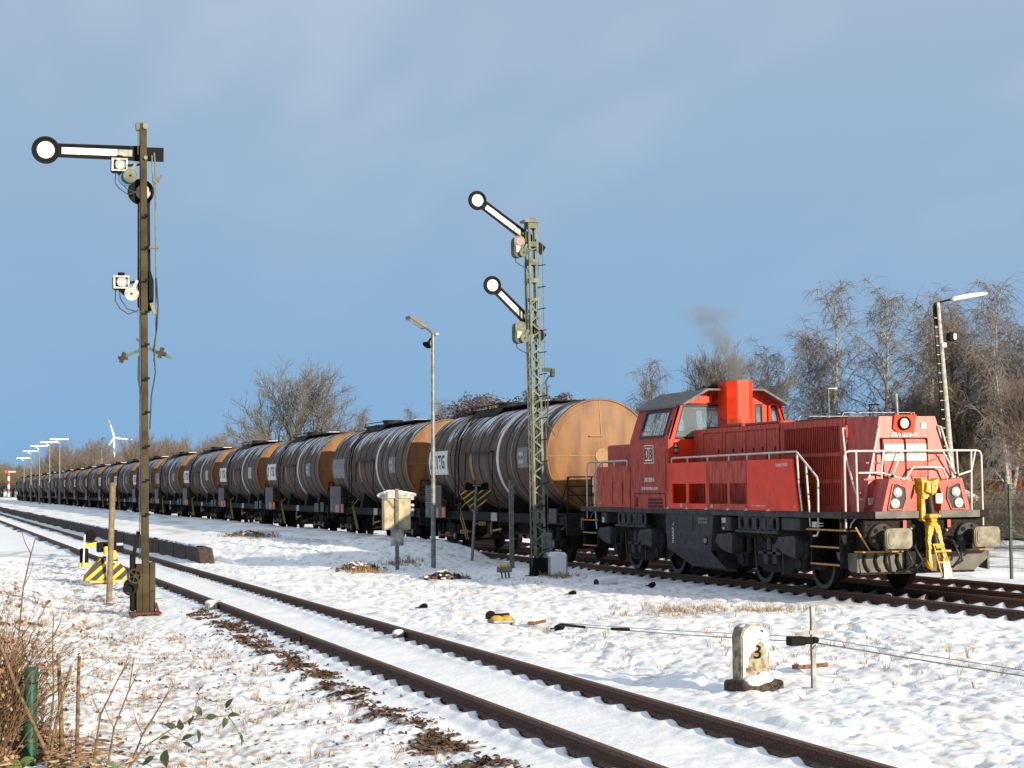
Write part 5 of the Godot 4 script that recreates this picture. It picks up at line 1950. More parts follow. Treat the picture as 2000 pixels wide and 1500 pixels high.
func signals() -> void:
	# ---- tall riveted channel mast at the left
	var o := thing("semaphore_signal", "tall olive-brown semaphore signal with a level arm, beside the near track", "signal", V(3.755, -0.2, -33.3))
	var id := Transform3D.IDENTITY
	var m := MB.new()
	var H := 8.76
	var lean := Basis(Vector3(0, 0, 1), 0.004)
	m.xf = Transform3D(lean, Vector3.ZERO)
	m.box(-0.055, 0.06, 0.0, H, -0.015, 0.0)
	m.box(-0.055, -0.043, 0.0, H, -0.055, -0.015)
	m.box(0.048, 0.06, 0.0, H, -0.055, -0.015)
	part("mast_channel", m, "mast_olive", o)
	m = MB.new()
	m.xf = Transform3D(lean, Vector3.ZERO)
	m.box(-0.055, 0.06, 0.0, H - 0.1, -0.155, -0.14)
	m.box(-0.055, -0.043, 0.0, H - 0.1, -0.14, -0.10)
	m.box(0.048, 0.06, 0.0, H - 0.1, -0.14, -0.10)
	part("mast_channel", m, "mast_olive", o)
	m = MB.new()
	for k in 9:      # spacers between the two channels
		m.box(-0.04, 0.045, 0.5 + k * 0.95, 0.6 + k * 0.95, -0.10, -0.055)
	part("spacer", m, "mast_olive", o)
	m = MB.new()
	m.cyl(V(-0.16, H - 0.06, -0.08), V(-0.02, H - 0.04, -0.08), 0.075, 18)
	m.cyl(V(-0.05, H - 0.09, -0.03), V(-0.05, H - 0.09, -0.12), 0.05, 14)
	m.bar(V(-0.12, H - 0.06, -0.08), V(-0.12, H - 0.55, -0.08), 0.012, 0.012)
	part("hoist_pulley", m, "mast_pale", o)
	m = MB.new()
	m.cyl(V(-0.0, H - 0.05, -0.02), V(0.0, H - 0.05, 0.03), 0.05, 14)
	m.cyl(V(0.0, 8.14, 0.0), V(0.0, 8.14, 0.06), 0.035, 12)
	part("pivot_bolt", m, "mast_pale", o)
	# step irons
	for y in [7.1, 6.53, 5.95, 5.38, 4.8, 4.2, 3.6, 3.0, 2.4, 1.8]:
		m = MB.new()
		m.cyl(V(0.03, y, 0.0), V(0.035, y + 0.005, 0.10), 0.016, 6)
		m.box(-0.03, 0.06, y - 0.02, y + 0.02, 0.10, 0.115, 0.006)
		part("step_iron", m, "black_paint", o)
	signal_arm(o, V(-0.05, 8.25, -0.20), 0.002, 1.665, 0.245, 0.25, 0.40, 0.125)
	# a second arm, lowered, hangs behind the mast
	var t2 := Transform3D(Basis(Vector3(0, 0, 1), PI / 2), V(0.0, 5.6, -0.19))
	m = MB.new()
	m.prism(PackedVector2Array(ring(0.235, 32, V2(-0.06, 7.56))), id, -0.21, -0.19)
	m.prism_z([V2(-0.13, 7.5), V2(0.12, 7.5), V2(0.10, 7.3), V2(0.115, 5.9), V2(0.16, 5.75), V2(0.16, 5.45), V2(-0.02, 5.35), V2(-0.12, 5.5), V2(-0.115, 7.3)], -0.21, -0.19)
	var a2 := part("lowered_arm", m, "black_paint", o)
	m = MB.new()
	m.prism(PackedVector2Array(ring(0.13, 28, V2(-0.02, 7.55))), id, -0.19, -0.182)
	part("white_disc", m, "white_dirty", a2)
	m = MB.new()
	m.bar(V(-0.055, 7.35, -0.1), V(-0.05, 0.95, -0.09), 0.022, 0.022)
	m.bar(V(-0.09, 7.35, -0.15), V(-0.09, 1.0, -0.15), 0.015, 0.015)
	part("pull_rod", m, "white_dirty", o)
	lantern(o, V(-0.45, 7.99, 0.08))
	lantern(o, V(-0.42, 5.90, 0.08))
	blind(o, V(-0.28, 7.79, 0.14), 0.125, "mast_pale")
	blind(o, V(-0.26, 5.69, 0.14), 0.125, "white_dirty")
	m = MB.new()
	m.lathe([V2(0.0, 0.0), V2(0.12, 0.0), V2(0.13, -0.02), V2(0.0, -0.04)], Transform3D(Basis.IDENTITY, V(-0.35, 7.74, 0.08)), 24)
	part("coloured_glass", m, "blue_glass", o)
	m = MB.new()
	for q in [[7.95, 7.55], [5.86, 5.42]]:
		m.tube([V(-0.52, q[0] - 0.1, 0.0), V(-0.53, q[0] - 0.28, 0.0), V(-0.45, q[1] + 0.02, 0.0), V(-0.30, q[1] - 0.08, 0.0), V(-0.12, q[1] + 0.0, 0.0)], 0.010, 5)
		m.tube([V(-0.46, q[0] - 0.1, 0.0), V(-0.44, q[0] - 0.25, 0.0), V(-0.33, q[1] + 0.02, 0.0), V(-0.15, q[1] - 0.04, 0.0)], 0.008, 5)
	part("lamp_cable", m, "hose", o)
	m = MB.new()
	m.tube([V(0.16, 8.25, -0.05), V(0.18, 8.0, -0.04), V(0.19, 4.95, -0.04), V(0.15, 4.5, -0.04)], 0.014, 6)
	m.tube([V(0.12, 8.2, -0.05), V(0.13, 7.9, -0.04), V(0.16, 7.6, -0.04)], 0.014, 6)
	m.box(0.13, 0.25, 7.72, 7.80, -0.07, -0.01, 0.01)
	m.bar(V(0.17, 7.70, -0.04), V(0.30, 7.84, -0.04), 0.05, 0.05)
	m.box(0.06, 0.24, 6.52, 6.56, -0.08, -0.02, 0.006)
	m.bar(V(0.10, 5.55, -0.04), V(0.17, 5.35, -0.04), 0.06, 0.06)
	part("side_rod", m, "mast_pale", o)
	m = MB.new()
	m.tube([V(0.19, 6.0, 0.0), V(0.22, 5.5, 0.0), V(0.20, 5.1, 0.0), V(0.14, 4.75, 0.0), V(0.17, 4.3, 0.0), V(0.10, 3.9, 0.0), V(0.07, 3.3, 0.0)], 0.012, 5)
	m.tube([V(-0.12, 4.6, 0.0), V(-0.13, 4.2, 0.0), V(-0.08, 3.9, 0.0), V(-0.075, 1.0, 0.0)], 0.014, 5)
	part("cable", m, "hose", o)
	# crossarm with insulators
	m = MB.new()
	m.bar(V(-0.46, 4.55, -0.05), V(-0.06, 4.72, -0.03), 0.03, 0.05)
	m.bar(V(0.06, 4.74, -0.03), V(0.46, 4.57, -0.05), 0.03, 0.05)
	m.bar(V(-0.06, 4.86, -0.03), V(-0.16, 4.9, -0.03), 0.04, 0.04)
	part("crossarm", m, "mast_green", o)
	m = MB.new()
	for q in [V(-0.40, 4.57, 0.0), V(0.27, 4.66, 0.0)]:
		m.bar(q + V(-0.03, -0.09, 0), q + V(0.03, 0.09, 0), 0.06, 0.07)
		m.bar(q + V(-0.08, 0.0, 0.0), q + V(0.09, -0.02, 0.0), 0.05, 0.05)
	part("insulator", m, "mast_olive", o)
	m = MB.new()      # box on the mast's flank
	m.prism_z([V2(0.07, 5.6), V2(0.15, 5.6), V2(0.15, 5.95), V2(0.10, 6.12), V2(0.07, 6.12)], -0.16, -0.06)
	part("relay_box", m, "black_paint", o)
	# casing at the foot, crank wheel and base plate
	m = MB.new()
	m.box(-0.165, -0.062, 0.09, 0.93, -0.16, 0.006, 0.006)
	m.box(0.068, 0.165, 0.09, 0.95, -0.16, 0.006, 0.006)
	part("foot_cheek", m, "mast_olive", o)
	m = MB.new()
	m.cyl(V(0.11, 0.44, 0.004), V(0.11, 0.44, 0.012), 0.014, 8)
	m.box(-0.27, -0.17, 0.1, 1.1, -0.14, -0.06, 0.02)
	m.bar(V(-0.2, 1.1, -0.1), V(-0.12, 1.5, -0.1), 0.06, 0.06)
	m.cyl(V(-0.26, 0.55, -0.02), V(-0.26, 0.55, 0.02), 0.13, 18)
	part("drive_gear", m, "black_paint", o)
	m = MB.new()
	var wc := V(-0.20, 0.72, 0.05)
	m.lathe([V2(0.10, -0.02), V2(0.135, -0.02), V2(0.135, 0.02), V2(0.10, 0.02), V2(0.10, -0.02)], Transform3D(Basis.IDENTITY, wc), 28)
	for k in 6:
		var a := TAU * k / 6 + 0.2
		m.bar(wc, wc + V(cos(a), sin(a), 0) * 0.105, 0.022, 0.03, V(0, 0, 1))
	m.cyl(wc + V(0, 0, -0.03), wc + V(0, 0, 0.035), 0.035, 12)
	part("crank_wheel", m, "mast_olive", o)
	m = MB.new()
	m.lathe([V2(0.075, -0.02), V2(0.115, -0.02), V2(0.115, 0.02), V2(0.075, 0.02), V2(0.075, -0.02)], Transform3D(Basis.IDENTITY, V(-0.29, 0.50, 0.06)), 24)
	part("guide_pulley", m, "black_paint", o)
	m = MB.new()
	m.box(-0.28, 0.26, 0.045, 0.085, -0.26, 0.16, 0.006)
	m.box(-0.24, -0.2, -0.1, 0.045, -0.2, 0.12)
	m.box(0.18, 0.22, -0.1, 0.045, -0.2, 0.12)
	m.bar(V(0.2, 0.09, 0.1), V(0.17, 0.24, 0.0), 0.05, 0.02)
	part("base_plate", m, "rust", o)

	# ---- lattice mast in the middle, two raised arms
	o = thing("semaphore_signal", "green lattice semaphore signal with both arms raised, between the tracks", "signal", V(13.93, -0.15, -42.0), 0.10)
	lean = Basis(Vector3(0, 0, 1), 0.010)
	var w0 := 0.135
	var w1 := 0.118
	var top := 8.42
	for s in [[-1, 1], [1, 1], [1, -1], [-1, -1]]:
		m = MB.new()
		m.xf = Transform3D(lean, Vector3.ZERO)
		var a := V(s[0] * w0, 0.0, s[1] * w0)
		var b := V(s[0] * w1, top, s[1] * w1)
		m.bar(a - V(s[0] * 0.016, 0, 0), b - V(s[0] * 0.016, 0, 0), 0.055, 0.010, V(0, 0, 1))
		m.bar(a - V(0, 0, s[1] * 0.016), b - V(0, 0, s[1] * 0.016), 0.010, 0.055, V(0, 0, 1))
		part("corner_angle", m, "mast_pale" if s[1] > 0 else "mast_green", o)  # front angles paler, rear ones darker: light and shade put into the colour
	for f in 4:
		m = MB.new()
		m.xf = Transform3D(lean, Vector3.ZERO) * Transform3D(Basis(Vector3.UP, PI * 0.5 * f), Vector3.ZERO)
		var y := 0.45
		var sgn := 1.0
		while y < 6.5:
			var w := lerpf(w0, w1, y / top)
			m.bar(V(-w * sgn, y, w + 0.002), V(w * sgn, y + 0.2, w + 0.002), 0.034, 0.008, V(0, 0, 1))
			y += 0.2
			sgn = -sgn
		part("lacing", m, "mast_pale" if f == 0 else "mast_green", o)  # front lacing coloured as lit, the other faces as shaded
		m = MB.new()
		m.xf = Transform3D(lean, Vector3.ZERO) * Transform3D(Basis(Vector3.UP, PI * 0.5 * f), Vector3.ZERO)
		for q in [[6.55, 6.63], [7.0, 7.1], [7.42, 7.56], [7.86, 7.98], [8.3, 8.44]]:
			m.box(-w1, w1, q[0], q[1], w1, w1 + 0.006)
		part("batten_plate", m, "mast_pale" if f == 0 else "mast_green", o)  # front battens coloured as lit too, the other faces as shaded
	m = MB.new()
	m.xf = Transform3D(lean, Vector3.ZERO)
	for q in [[V2(-0.24, 8.44), V2(0.16, 8.44), V2(0.0, 8.56)]]:
		m.prism_z(q, -0.14, 0.16)
	m.prism_z([V2(-0.24, 8.44), V2(-0.05, 8.53), V2(-0.22, 8.50)], -0.14, 0.16)
	part("mast_cap", m, "mast_pale", o)
	signal_arm(o, V(-0.10, 8.08, -0.15), -0.585, 1.56, 0.232, 0.24, 0.50, 0.115)
	signal_arm(o, V(-0.10, 6.06, -0.15), -0.745, 1.28, 0.225, 0.24, 0.54, 0.11)
	for y in [7.84, 5.80]:
		m = MB.new()
		m.prism_z(rounded(0.25, 0.50, 0.11, V2(-0.49, y - 0.02)), 0.0, 0.20)
		m.bar(V(-0.42, y - 0.1, 0.1), V(-0.12, y - 0.06, 0.1), 0.05, 0.05)
		var l := part("signal_lantern", m, "mast_green", o)
		m = MB.new()
		m.prism_z(rounded(0.27, 0.30, 0.10, V2(-0.48, y + 0.10)), 0.19, 0.215)
		part("lantern_hood", m, "mast_pale", l)
		m = MB.new()
		m.prism_z(rounded(0.20, 0.17, 0.08, V2(-0.47, y + 0.12)), 0.212, 0.222)
		part("coloured_glass", m, "lens_red" if y > 7.0 else "mast_pale", l)
		m = MB.new()
		m.box(-0.58, -0.46, y - 0.15, y + 0.02, 0.2, 0.23, 0.01)
		part("lamp_front", m, "white_dirty", l)
		m = MB.new()
		m.tube([V(-0.55, y - 0.25, 0.1), V(-0.54, y - 0.36, 0.1), V(-0.42, y - 0.44, 0.1), V(-0.25, y - 0.50, 0.1), V(-0.16, y - 0.72, 0.1)], 0.011, 5)
		part("lamp_cable", m, "hose", l)
		blind(o, V(-0.40, y - 0.15, 0.26), 0.105, "mast_pale")
		m = MB.new()
		m.bar(V(-0.36, y - 0.14, 0.22), V(-0.02, y - 0.02, 0.2), 0.05, 0.02)
		part("bracket", m, "mast_pale", o)
	m = MB.new()
	m.bar(V(-0.30, 7.5, 0.05), V(-0.22, 0.3, 0.12), 0.014, 0.014)
	m.bar(V(-0.26, 7.3, 0.12), V(-0.17, 0.3, 0.16), 0.016, 0.016)
	m.bar(V(0.15, 8.0, 0.12), V(0.20, 0.4, 0.14), 0.012, 0.012)
	part("pull_rod", m, "post_grey", o)
	for k in 14:
		m = MB.new()
		var y := 7.4 - k * 0.52
		m.cyl(V(0.03, y, 0.14), V(0.20, y + 0.03, 0.18), 0.013, 6)
		part("step_iron", m, "black_paint", o)
	m = MB.new()
	m.bar(V(0.12, 4.92, 0.1), V(0.36, 4.92, 0.1), 0.04, 0.09)
	m.box(0.33, 0.43, 4.74, 4.95, 0.05, 0.16, 0.02)
	m.bar(V(0.12, 4.55, 0.12), V(0.30, 4.78, 0.12), 0.03, 0.03)
	m.tube([V(0.2, 4.66, 0.12), V(0.24, 4.2, 0.13), V(0.22, 3.62, 0.13)], 0.02, 6)
	m.tube([V(0.2, 3.6, 0.13), V(0.28, 3.56, 0.13), V(0.42, 3.34, 0.13)], 0.016, 6)
	part("side_bracket", m, "mast_green", o)
	m = MB.new()
	m.box(-0.17, 0.17, 0.0, 0.45, -0.17, 0.17, 0.01)
	m.box(-0.26, 0.26, -0.04, 0.04, -0.24, 0.24, 0.008)
	m.tube([V(-0.3, 0.02, 0.1), V(-0.2, 0.2, 0.15), V(-0.16, 0.5, 0.16)], 0.025, 6)
	part("mast_foot", m, "black_paint", o)
	# a grey cabinet on the lattice mast's flank
	o = thing("cable_cabinet", "small grey steel cable cabinet on a leg beside the lattice mast", "cabinet", V(14.33, -0.15, -42.6))
	m = MB.new()
	m.box(-0.13, 0.13, 0.58, 1.02, -0.1, 0.1, 0.012)
	var cb := part("case", m, "galvanised", o)
	m = MB.new()
	m.box(-0.115, 0.115, 0.6, 1.0, 0.1, 0.108, 0.003)
	part("door", m, "galvanised", cb)
	m = MB.new()
	m.box(-0.03, 0.03, -0.05, 0.6, -0.03, 0.03)
	part("leg", m, "galvanised", o)

# straight-sided board with slanting black stripes cut to its outline
func striped_board(o: Node3D, outline: PackedVector2Array, z: float, slant: float, step: float, t := Transform3D.IDENTITY, called := "board") -> MeshInstance3D:
	var m := MB.new()
	m.prism(outline, t, z - 0.02, z)
	var b := part(called, m, "sign_yellow", o)
	for k in range(-12, 13):
		var x := k * step
		var s := PackedVector2Array([V2(x - 3.0, -3.0 * slant - step * 0.25), V2(x + 3.0, 3.0 * slant - step * 0.25), V2(x + 3.0, 3.0 * slant + step * 0.25), V2(x - 3.0, -3.0 * slant + step * 0.25)])
		for q in Geometry2D.intersect_polygons(outline, s):
			m = MB.new()
			m.prism(q, t, z, z + 0.004)
			part("stripe", m, "black_letters", b)
	return b

func posts_and_boxes() -> void:
	var m := MB.new()
	# ---- lamp post between the tracks
	var o := thing("street_lamp", "slim galvanised lamp post with one tilted lamp head and a horn", "street lamp", V(13.24, -0.2, -49.0))
	m.cyl(V(0, -0.1, 0), V(0.05, 6.42, 0), 0.068, 18, 0.05)
	part("pole", m, "galvanised", o)
	m = MB.new()
	m.tube([V(0.12, 6.36, 0.02), V(0.04, 6.40, 0.02), V(-0.06, 6.48, 0.06), V(-0.22, 6.58, 0.12)], 0.035, 10)
	part("bracket_arm", m, "lamp_grey", o)
	m = MB.new()
	var hd := Transform3D(Basis(V(-0.86, 0.46, 0.22).normalized(), V(0.46, 0.86, -0.2).normalized(), V(0, 0, 1)).orthonormalized(), V(-0.42, 6.67, 0.15))
	m.prism(PackedVector2Array([V2(-0.24, -0.05), V2(0.30, -0.04), V2(0.36, 0.0), V2(0.30, 0.035), V2(0.0, 0.06), V2(-0.20, 0.06), V2(-0.27, 0.02)]), hd, -0.13, 0.13)
	var lh := part("lamp_head", m, "lamp_grey", o)
	m = MB.new()
	m.prism(PackedVector2Array([V2(-0.18, -0.06), V2(0.28, -0.05), V2(0.28, -0.042), V2(-0.18, -0.051)]), hd, -0.10, 0.10)
	part("lamp_glass", m, "lens_clear", lh)
	m = MB.new()
	m.lathe([V2(0.03, 0.0), V2(0.05, 0.1), V2(0.13, 0.18), V2(0.11, 0.17), V2(0.0, 0.1)], turned(V(-0.06, 6.20, 0.06), V(-0.6, -0.8, 0.4)), 16)
	m.bar(V(0.02, 6.28, 0.0), V(-0.06, 6.22, 0.06), 0.04, 0.04)
	part("horn", m, "black_paint", o)
	m = MB.new()
	m.ball(V(0.16, 6.38, 0.02), V(0.06, 0.05, 0.05), 6, 10)
	part("end_cap", m, "white_dirty", o)

	# ---- beige box on a post
	o = thing("equipment_box", "weathered beige equipment box with a snowy pitched lid on a grey post", "cabinet", V(11.97, -0.18, -48.0), -0.16)
	m = MB.new()
	m.box(-0.045, 0.045, -0.1, 2.15, 0.14, 0.17, 0.004)
	m.box(-0.05, -0.03, -0.1, 2.15, 0.10, 0.145)
	m.box(0.03, 0.05, -0.1, 2.15, 0.10, 0.145)
	part("post", m, "post_grey", o)
	m = MB.new()
	m.box(-0.37, 0.37, 1.07, 1.93, -0.2, 0.10, 0.012)
	var bx := part("case", m, "beige_box", o)
	m = MB.new()
	m.box(-0.35, 0.35, 1.10, 1.90, 0.10, 0.112, 0.004)
	part("door", m, "beige_box", bx)
	m = MB.new()
	for y in [1.55, 1.68, 1.85]:
		m.box(0.37, 0.47, y, y + 0.07, -0.05, 0.05, 0.008)
	part("hinge", m, "white_dirty", bx)
	m = MB.new()
	m.prism_z([V2(-0.50, 1.95), V2(-0.40, 1.90), V2(0.40, 1.90), V2(0.52, 1.97), V2(0.5, 2.0), V2(0.05, 2.10), V2(-0.2, 2.10)], -0.26, 0.16)
	part("lid", m, "white_dirty", bx)
	m = MB.new()
	m.prism_z([V2(-0.51, 1.965), V2(-0.44, 1.965), V2(0.44, 1.985), V2(0.53, 2.0), V2(0.48, 2.03), V2(0.05, 2.115), V2(-0.22, 2.12), V2(-0.46, 2.03)], -0.25, 0.14)
	part("snow_cover", m, "snow_cap", bx)
	m = MB.new()
	m.box(-0.17, 0.17, 0.65, 1.08, 0.172, 0.19, 0.006)
	part("back_plate", m, "galvanised", o)

	# ---- black and yellow pointed board facing away from the track
	o = thing("warning_sign", "downward pointing yellow and black striped board on a leaning pale post", "sign", V(14.90, -0.05, -51.0))
	o.scale = Vector3.ONE * 0.946
	m = MB.new()
	m.tube([V(0, -0.1, 0.06), V(0.17, 2.2, 0.06)], 0.045, 10)
	part("post", m, "galvanised", o)
	m = MB.new()
	m.box(0.06, 0.30, 2.17, 2.22, 0.02, 0.12, 0.01)
	m.box(0.08, 0.22, 1.90, 1.96, 0.02, 0.115, 0.01)
	m.box(0.04, 0.18, 1.44, 1.50, 0.02, 0.115, 0.01)
	part("clamp", m, "galvanised", o)
	var out := PackedVector2Array([V2(-0.34, 2.05), V2(0.64, 2.05), V2(0.66, 1.98), V2(0.20, 1.36), V2(0.10, 1.36), V2(-0.36, 1.98)])
	striped_board(o, out, 0.0, 0.72, 0.26)
	m = MB.new()
	m.prism_z([V2(-0.17, 2.27), V2(-0.1, 2.30), V2(0.1, 2.24), V2(0.34, 2.24), V2(0.52, 2.30), V2(0.57, 2.26), V2(0.57, 2.06), V2(-0.17, 2.06)], -0.03, 0.0)
	part("top_board", m, "black_paint", o)
	for q in [[-0.34, 0.82, -0.10], [0.24, 1.05, 0.46]]:
		m = MB.new()
		m.box(q[0], q[2], q[1] - 0.06, q[1] + 0.06, 0.0, 0.05, 0.01)
		m.bar(V(0.08, q[1], 0.05), V((q[0] + q[2]) * 0.5, q[1], 0.03), 0.04, 0.03)
		part("yellow_tag", m, "brake_yellow", o)

	# ---- plain posts
	o = thing("steel_post", "thin bare grey steel post between the sign and the lattice mast", "post", V(14.70, -0.16, -46.5))
	m = MB.new()
	m.box(-0.055, 0.055, -0.1, 2.33, -0.01, 0.01)
	m.box(-0.055, -0.04, -0.1, 2.33, -0.07, -0.01)
	m.box(0.04, 0.055, -0.1, 2.33, -0.07, -0.01)
	part("profile", m, "post_grey", o)
	o = thing("wooden_post", "pale round-topped wooden post left of the tall signal mast", "post", V(3.62, -0.26, -38.6), 0.02)
	m = MB.new()
	m.tube([V(-0.01, -0.1, 0), V(0.03, 1.2, 0), V(0.07, 2.42, 0)], 0.062, 14, 0.060)
	m.ball(V(0.07, 2.42, 0), V(0.058, 0.03, 0.058), 5, 14)
	part("stake", m, "wood", o)

	# ---- low yellow and black striped derailer signal
	o = thing("derailer_signal", "low yellow and black striped board with a dark lantern, left of the near track", "signal", V(4.22, -0.2, -45.6), 0.12)
	out = PackedVector2Array([V2(-0.45, 0.02), V2(0.50, 0.02), V2(0.56, 0.22), V2(0.30, 0.62), V2(-0.0, 0.62), V2(-0.42, 0.16)])
	var tb := Transform3D(Basis(V(1, 0, 0), V(0, 0.93, -0.36), V(0, 0.36, 0.93)), V(-0.06, 0.06, 0.0))
	striped_board(o, out, 0.0, 0.85, 0.30, tb)
	m = MB.new()
	m.prism(out, Transform3D(tb.basis, tb.origin + V(0, -0.02, -0.3)), -0.02, 0.0)
	m.box(-0.4, 0.4, 0.02, 0.2, -0.3, -0.05)
	part("rear_board", m, "sign_yellow", o)
	m = MB.new()
	m.box(-0.03, 0.04, 0.0, 0.72, 0.06, 0.10, 0.008)
	m.bar(V(-0.05, 0.5, 0.1), V(0.28, 0.5, 0.1), 0.05, 0.03)
	part("white_post", m, "white_paint", o)
	m = MB.new()
	m.box(-0.08, 0.12, 0.68, 0.88, -0.05, 0.10, 0.02)
	m.box(0.12, 0.22, 0.55, 0.78, -0.1, 0.05, 0.02)
	part("yellow_housing", m, "sign_yellow", o)
	m = MB.new()
	m.box(-0.2, 0.42, 0.74, 0.98, -0.28, -0.07, 0.02)
	m.ball(V(0.02, 0.93, 0.04), V(0.07, 0.06, 0.07), 6, 10)
	part("lantern", m, "black_paint", o)
	m = MB.new()
	m.box(0.25, 0.40, 0.90, 0.95, -0.07, -0.062)
	part("white_mark", m, "white_paint", o)
	# ---- lever with a round weight
	o = thing("switch_lever", "switch lever stand with a black round weight and yellow arm by the near rail", "lever", V(4.53, -0.2, -55.0))
	m = MB.new()
	m.bar(V(-0.12, 0.0, 0.1), V(-0.08, 0.95, 0.1), 0.07, 0.04)
	part("white_post", m, "white_paint", o)
	m = MB.new()
	m.lathe([V2(0.0, 0.06), V2(0.14, 0.06), V2(0.16, 0.03), V2(0.16, -0.03), V2(0.0, -0.06)], turned(V(0.10, 0.92, 0.0), V(-0.3, 0.2, 1)), 24)
	part("weight", m, "black_paint", o)
	m = MB.new()
	m.bar(V(-0.06, 0.62, 0.0), V(0.36, 0.70, 0.0), 0.16, 0.10)
	m.box(-0.24, 0.1, 0.0, 0.14, -0.15, 0.05, 0.02)
	part("yellow_arm", m, "sign_yellow", o)
	m = MB.new()
	m.box(-0.2, 0.04, 0.1, 0.55, -0.18, -0.05, 0.03)
	part("lever_base", m, "black_paint", o)

	# ---- kilometre stone
	o = thing("kilometre_stone", "old snow-plastered kilometre stone with a black 3 beside the near track", "milestone", V(8.32, -0.065, -18.0), 0.16)
	o.scale = Vector3.ONE * 0.86
	m = MB.new()
	var so := PackedVector2Array([V2(-0.205, -0.1), V2(0.20, -0.1), V2(0.205, 0.35), V2(0.20, 0.60), V2(0.15, 0.68), V2(0.08, 0.715), V2(-0.09, 0.72), V2(-0.17, 0.68), V2(-0.205, 0.58)])
	m.prism(so, Transform3D.IDENTITY, -0.12, 0.07)
	var inner := PackedVector2Array([V2(-0.185, -0.1), V2(0.18, -0.1), V2(0.185, 0.35), V2(0.18, 0.59), V2(0.135, 0.66), V2(0.07, 0.69), V2(-0.08, 0.695), V2(-0.15, 0.66), V2(-0.185, 0.57)])
	for k in so.size():
		var j := (k + 1) % so.size()
		m.quad(V(so[k].x, so[k].y, 0.07), V(so[j].x, so[j].y, 0.07), V(inner[j].x, inner[j].y, 0.09), V(inner[k].x, inner[k].y, 0.09))
	m.prism(inner, Transform3D.IDENTITY, 0.07, 0.09)
	var st := part("stone", m, "stone", o)
	words("3", 0.165, 0.012, "black_paint", st, V(0.02, 0.38, 0.089), Vector3.ZERO)
	words("2", 0.13, 0.030, "black_letters", st, V(0.075, 0.585, 0.089), Vector3.ZERO)
	m = MB.new()      # snow driven against the upper part of its face, with a ragged lower edge
	var r := RandomNumberGenerator.new()
	r.seed = 5
	var rag := [V2(-0.192, 0.05), V2(-0.17, 0.10), V2(-0.155, 0.22), V2(-0.13, 0.20), V2(-0.115, 0.32), V2(-0.085, 0.34), V2(-0.07, 0.45), V2(-0.045, 0.47), V2(-0.035, 0.50), V2(0.0, 0.49), V2(0.03, 0.50), V2(0.06, 0.52), V2(0.085, 0.49), V2(0.11, 0.49), V2(0.14, 0.40), V2(0.155, 0.30), V2(0.17, 0.42), V2(0.186, 0.36)]
	var outl := PackedVector2Array(rag)
	outl.append_array(PackedVector2Array([V2(0.183, 0.585), V2(0.137, 0.66), V2(0.07, 0.695), V2(-0.08, 0.70), V2(-0.15, 0.66), V2(-0.187, 0.57)]))
	m.prism(outl, Transform3D.IDENTITY, 0.08, 0.098)
	for k in 16:
		m.ball(V(r.randf_range(-0.17, 0.0), r.randf_range(0.40, 0.66), 0.094), V(r.randf_range(0.03, 0.06), r.randf_range(0.03, 0.06), 0.012), 5, 9)
	for q in [[0.05, 0.56, 0.035], [0.10, 0.545, 0.03], [0.045, 0.62, 0.03], [0.09, 0.60, 0.022]]:
		m.ball(V(q[0], q[1], 0.104), V(q[2], q[2] * 0.8, 0.014), 5, 9)
	m.ball(V(0.0, 0.69, -0.01), V(0.17, 0.035, 0.10), 6, 14)
	part("stuck_snow", m, "snow_cap", st)
	m = MB.new()
	m.box(-0.30, 0.30, -0.12, 0.045, -0.2, 0.26, 0.03)
	part("plinth", m, "old_concrete", o)
	m = MB.new()
	m.ball(V(-0.02, 0.05, 0.17), V(0.21, 0.07, 0.10), 7, 14)
	m.ball(V(-0.12, 0.03, 0.24), V(0.12, 0.04, 0.08), 6, 12)
	m.ball(V(0.08, 0.09, 0.14), V(0.09, 0.06, 0.06), 6, 12)
	part("plinth_snow", m, "snow_cap", o)

	# ---- post with wire guides
	o = thing("wire_guide_post", "short steel post with a crossbar and black wire guide, right of the stone", "post", V(8.94, -0.17, -17.8))
	m = MB.new()
	m.box(-0.022, 0.022, -0.1, 0.90, 0.0, 0.008)
	m.box(-0.022, -0.014, -0.1, 0.90, -0.04, 0.0)
	m.box(0.012, 0.02, -0.1, 0.90, -0.04, 0.0)
	part("profile", m, "galvanised", o)
	m = MB.new()
	for q in [[-0.215, -0.035], [0.035, 0.20]]:
		m.box(q[0], q[1], 0.60, 0.635, 0.0, 0.006)
		for k in 3:
			m.box(q[0] + 0.02 + k * 0.06, q[0] + 0.05 + k * 0.06, 0.607, 0.628, 0.006, 0.009)
	m.box(-0.05, 0.05, 0.61, 0.65, 0.008, 0.02)
	part("crossbar", m, "galvanised", o)
	m = MB.new()
	m.box(-0.31, -0.13, 0.50, 0.595, -0.03, 0.09, 0.012)
	m.box(-0.13, -0.01, 0.51, 0.58, -0.02, 0.06, 0.01)
	m.cyl(V(0.0, 0.55, 0.01), V(0.0, 0.55, 0.06), 0.035, 12)
	part("wire_guide", m, "black_paint", o)
	# pull wires from the pulley box to the post and on to the right
	for k in 2:
		o = thing("pull_wire", ["upper thin signal pull wire running over the snow to the wire guide post", "lower thin signal pull wire running over the snow to the wire guide post"][k], "wire")
		m = MB.new()
		var dy := 0.03 - k * 0.055
		m.tube([V(9.15, -0.06 + dy * 0.6, -26.6), V(9.06, 0.15 + dy * 0.8, -22.0), V(8.97, 0.37 + dy, -17.85), V(9.22, 0.33 + dy, -15.6), V(9.66, 0.27 + dy * 0.8, -13.0), V(9.95, 0.22, -11.0)], 0.0045 if k == 0 else 0.007, 6)
		part("wire", m, "steel", o)
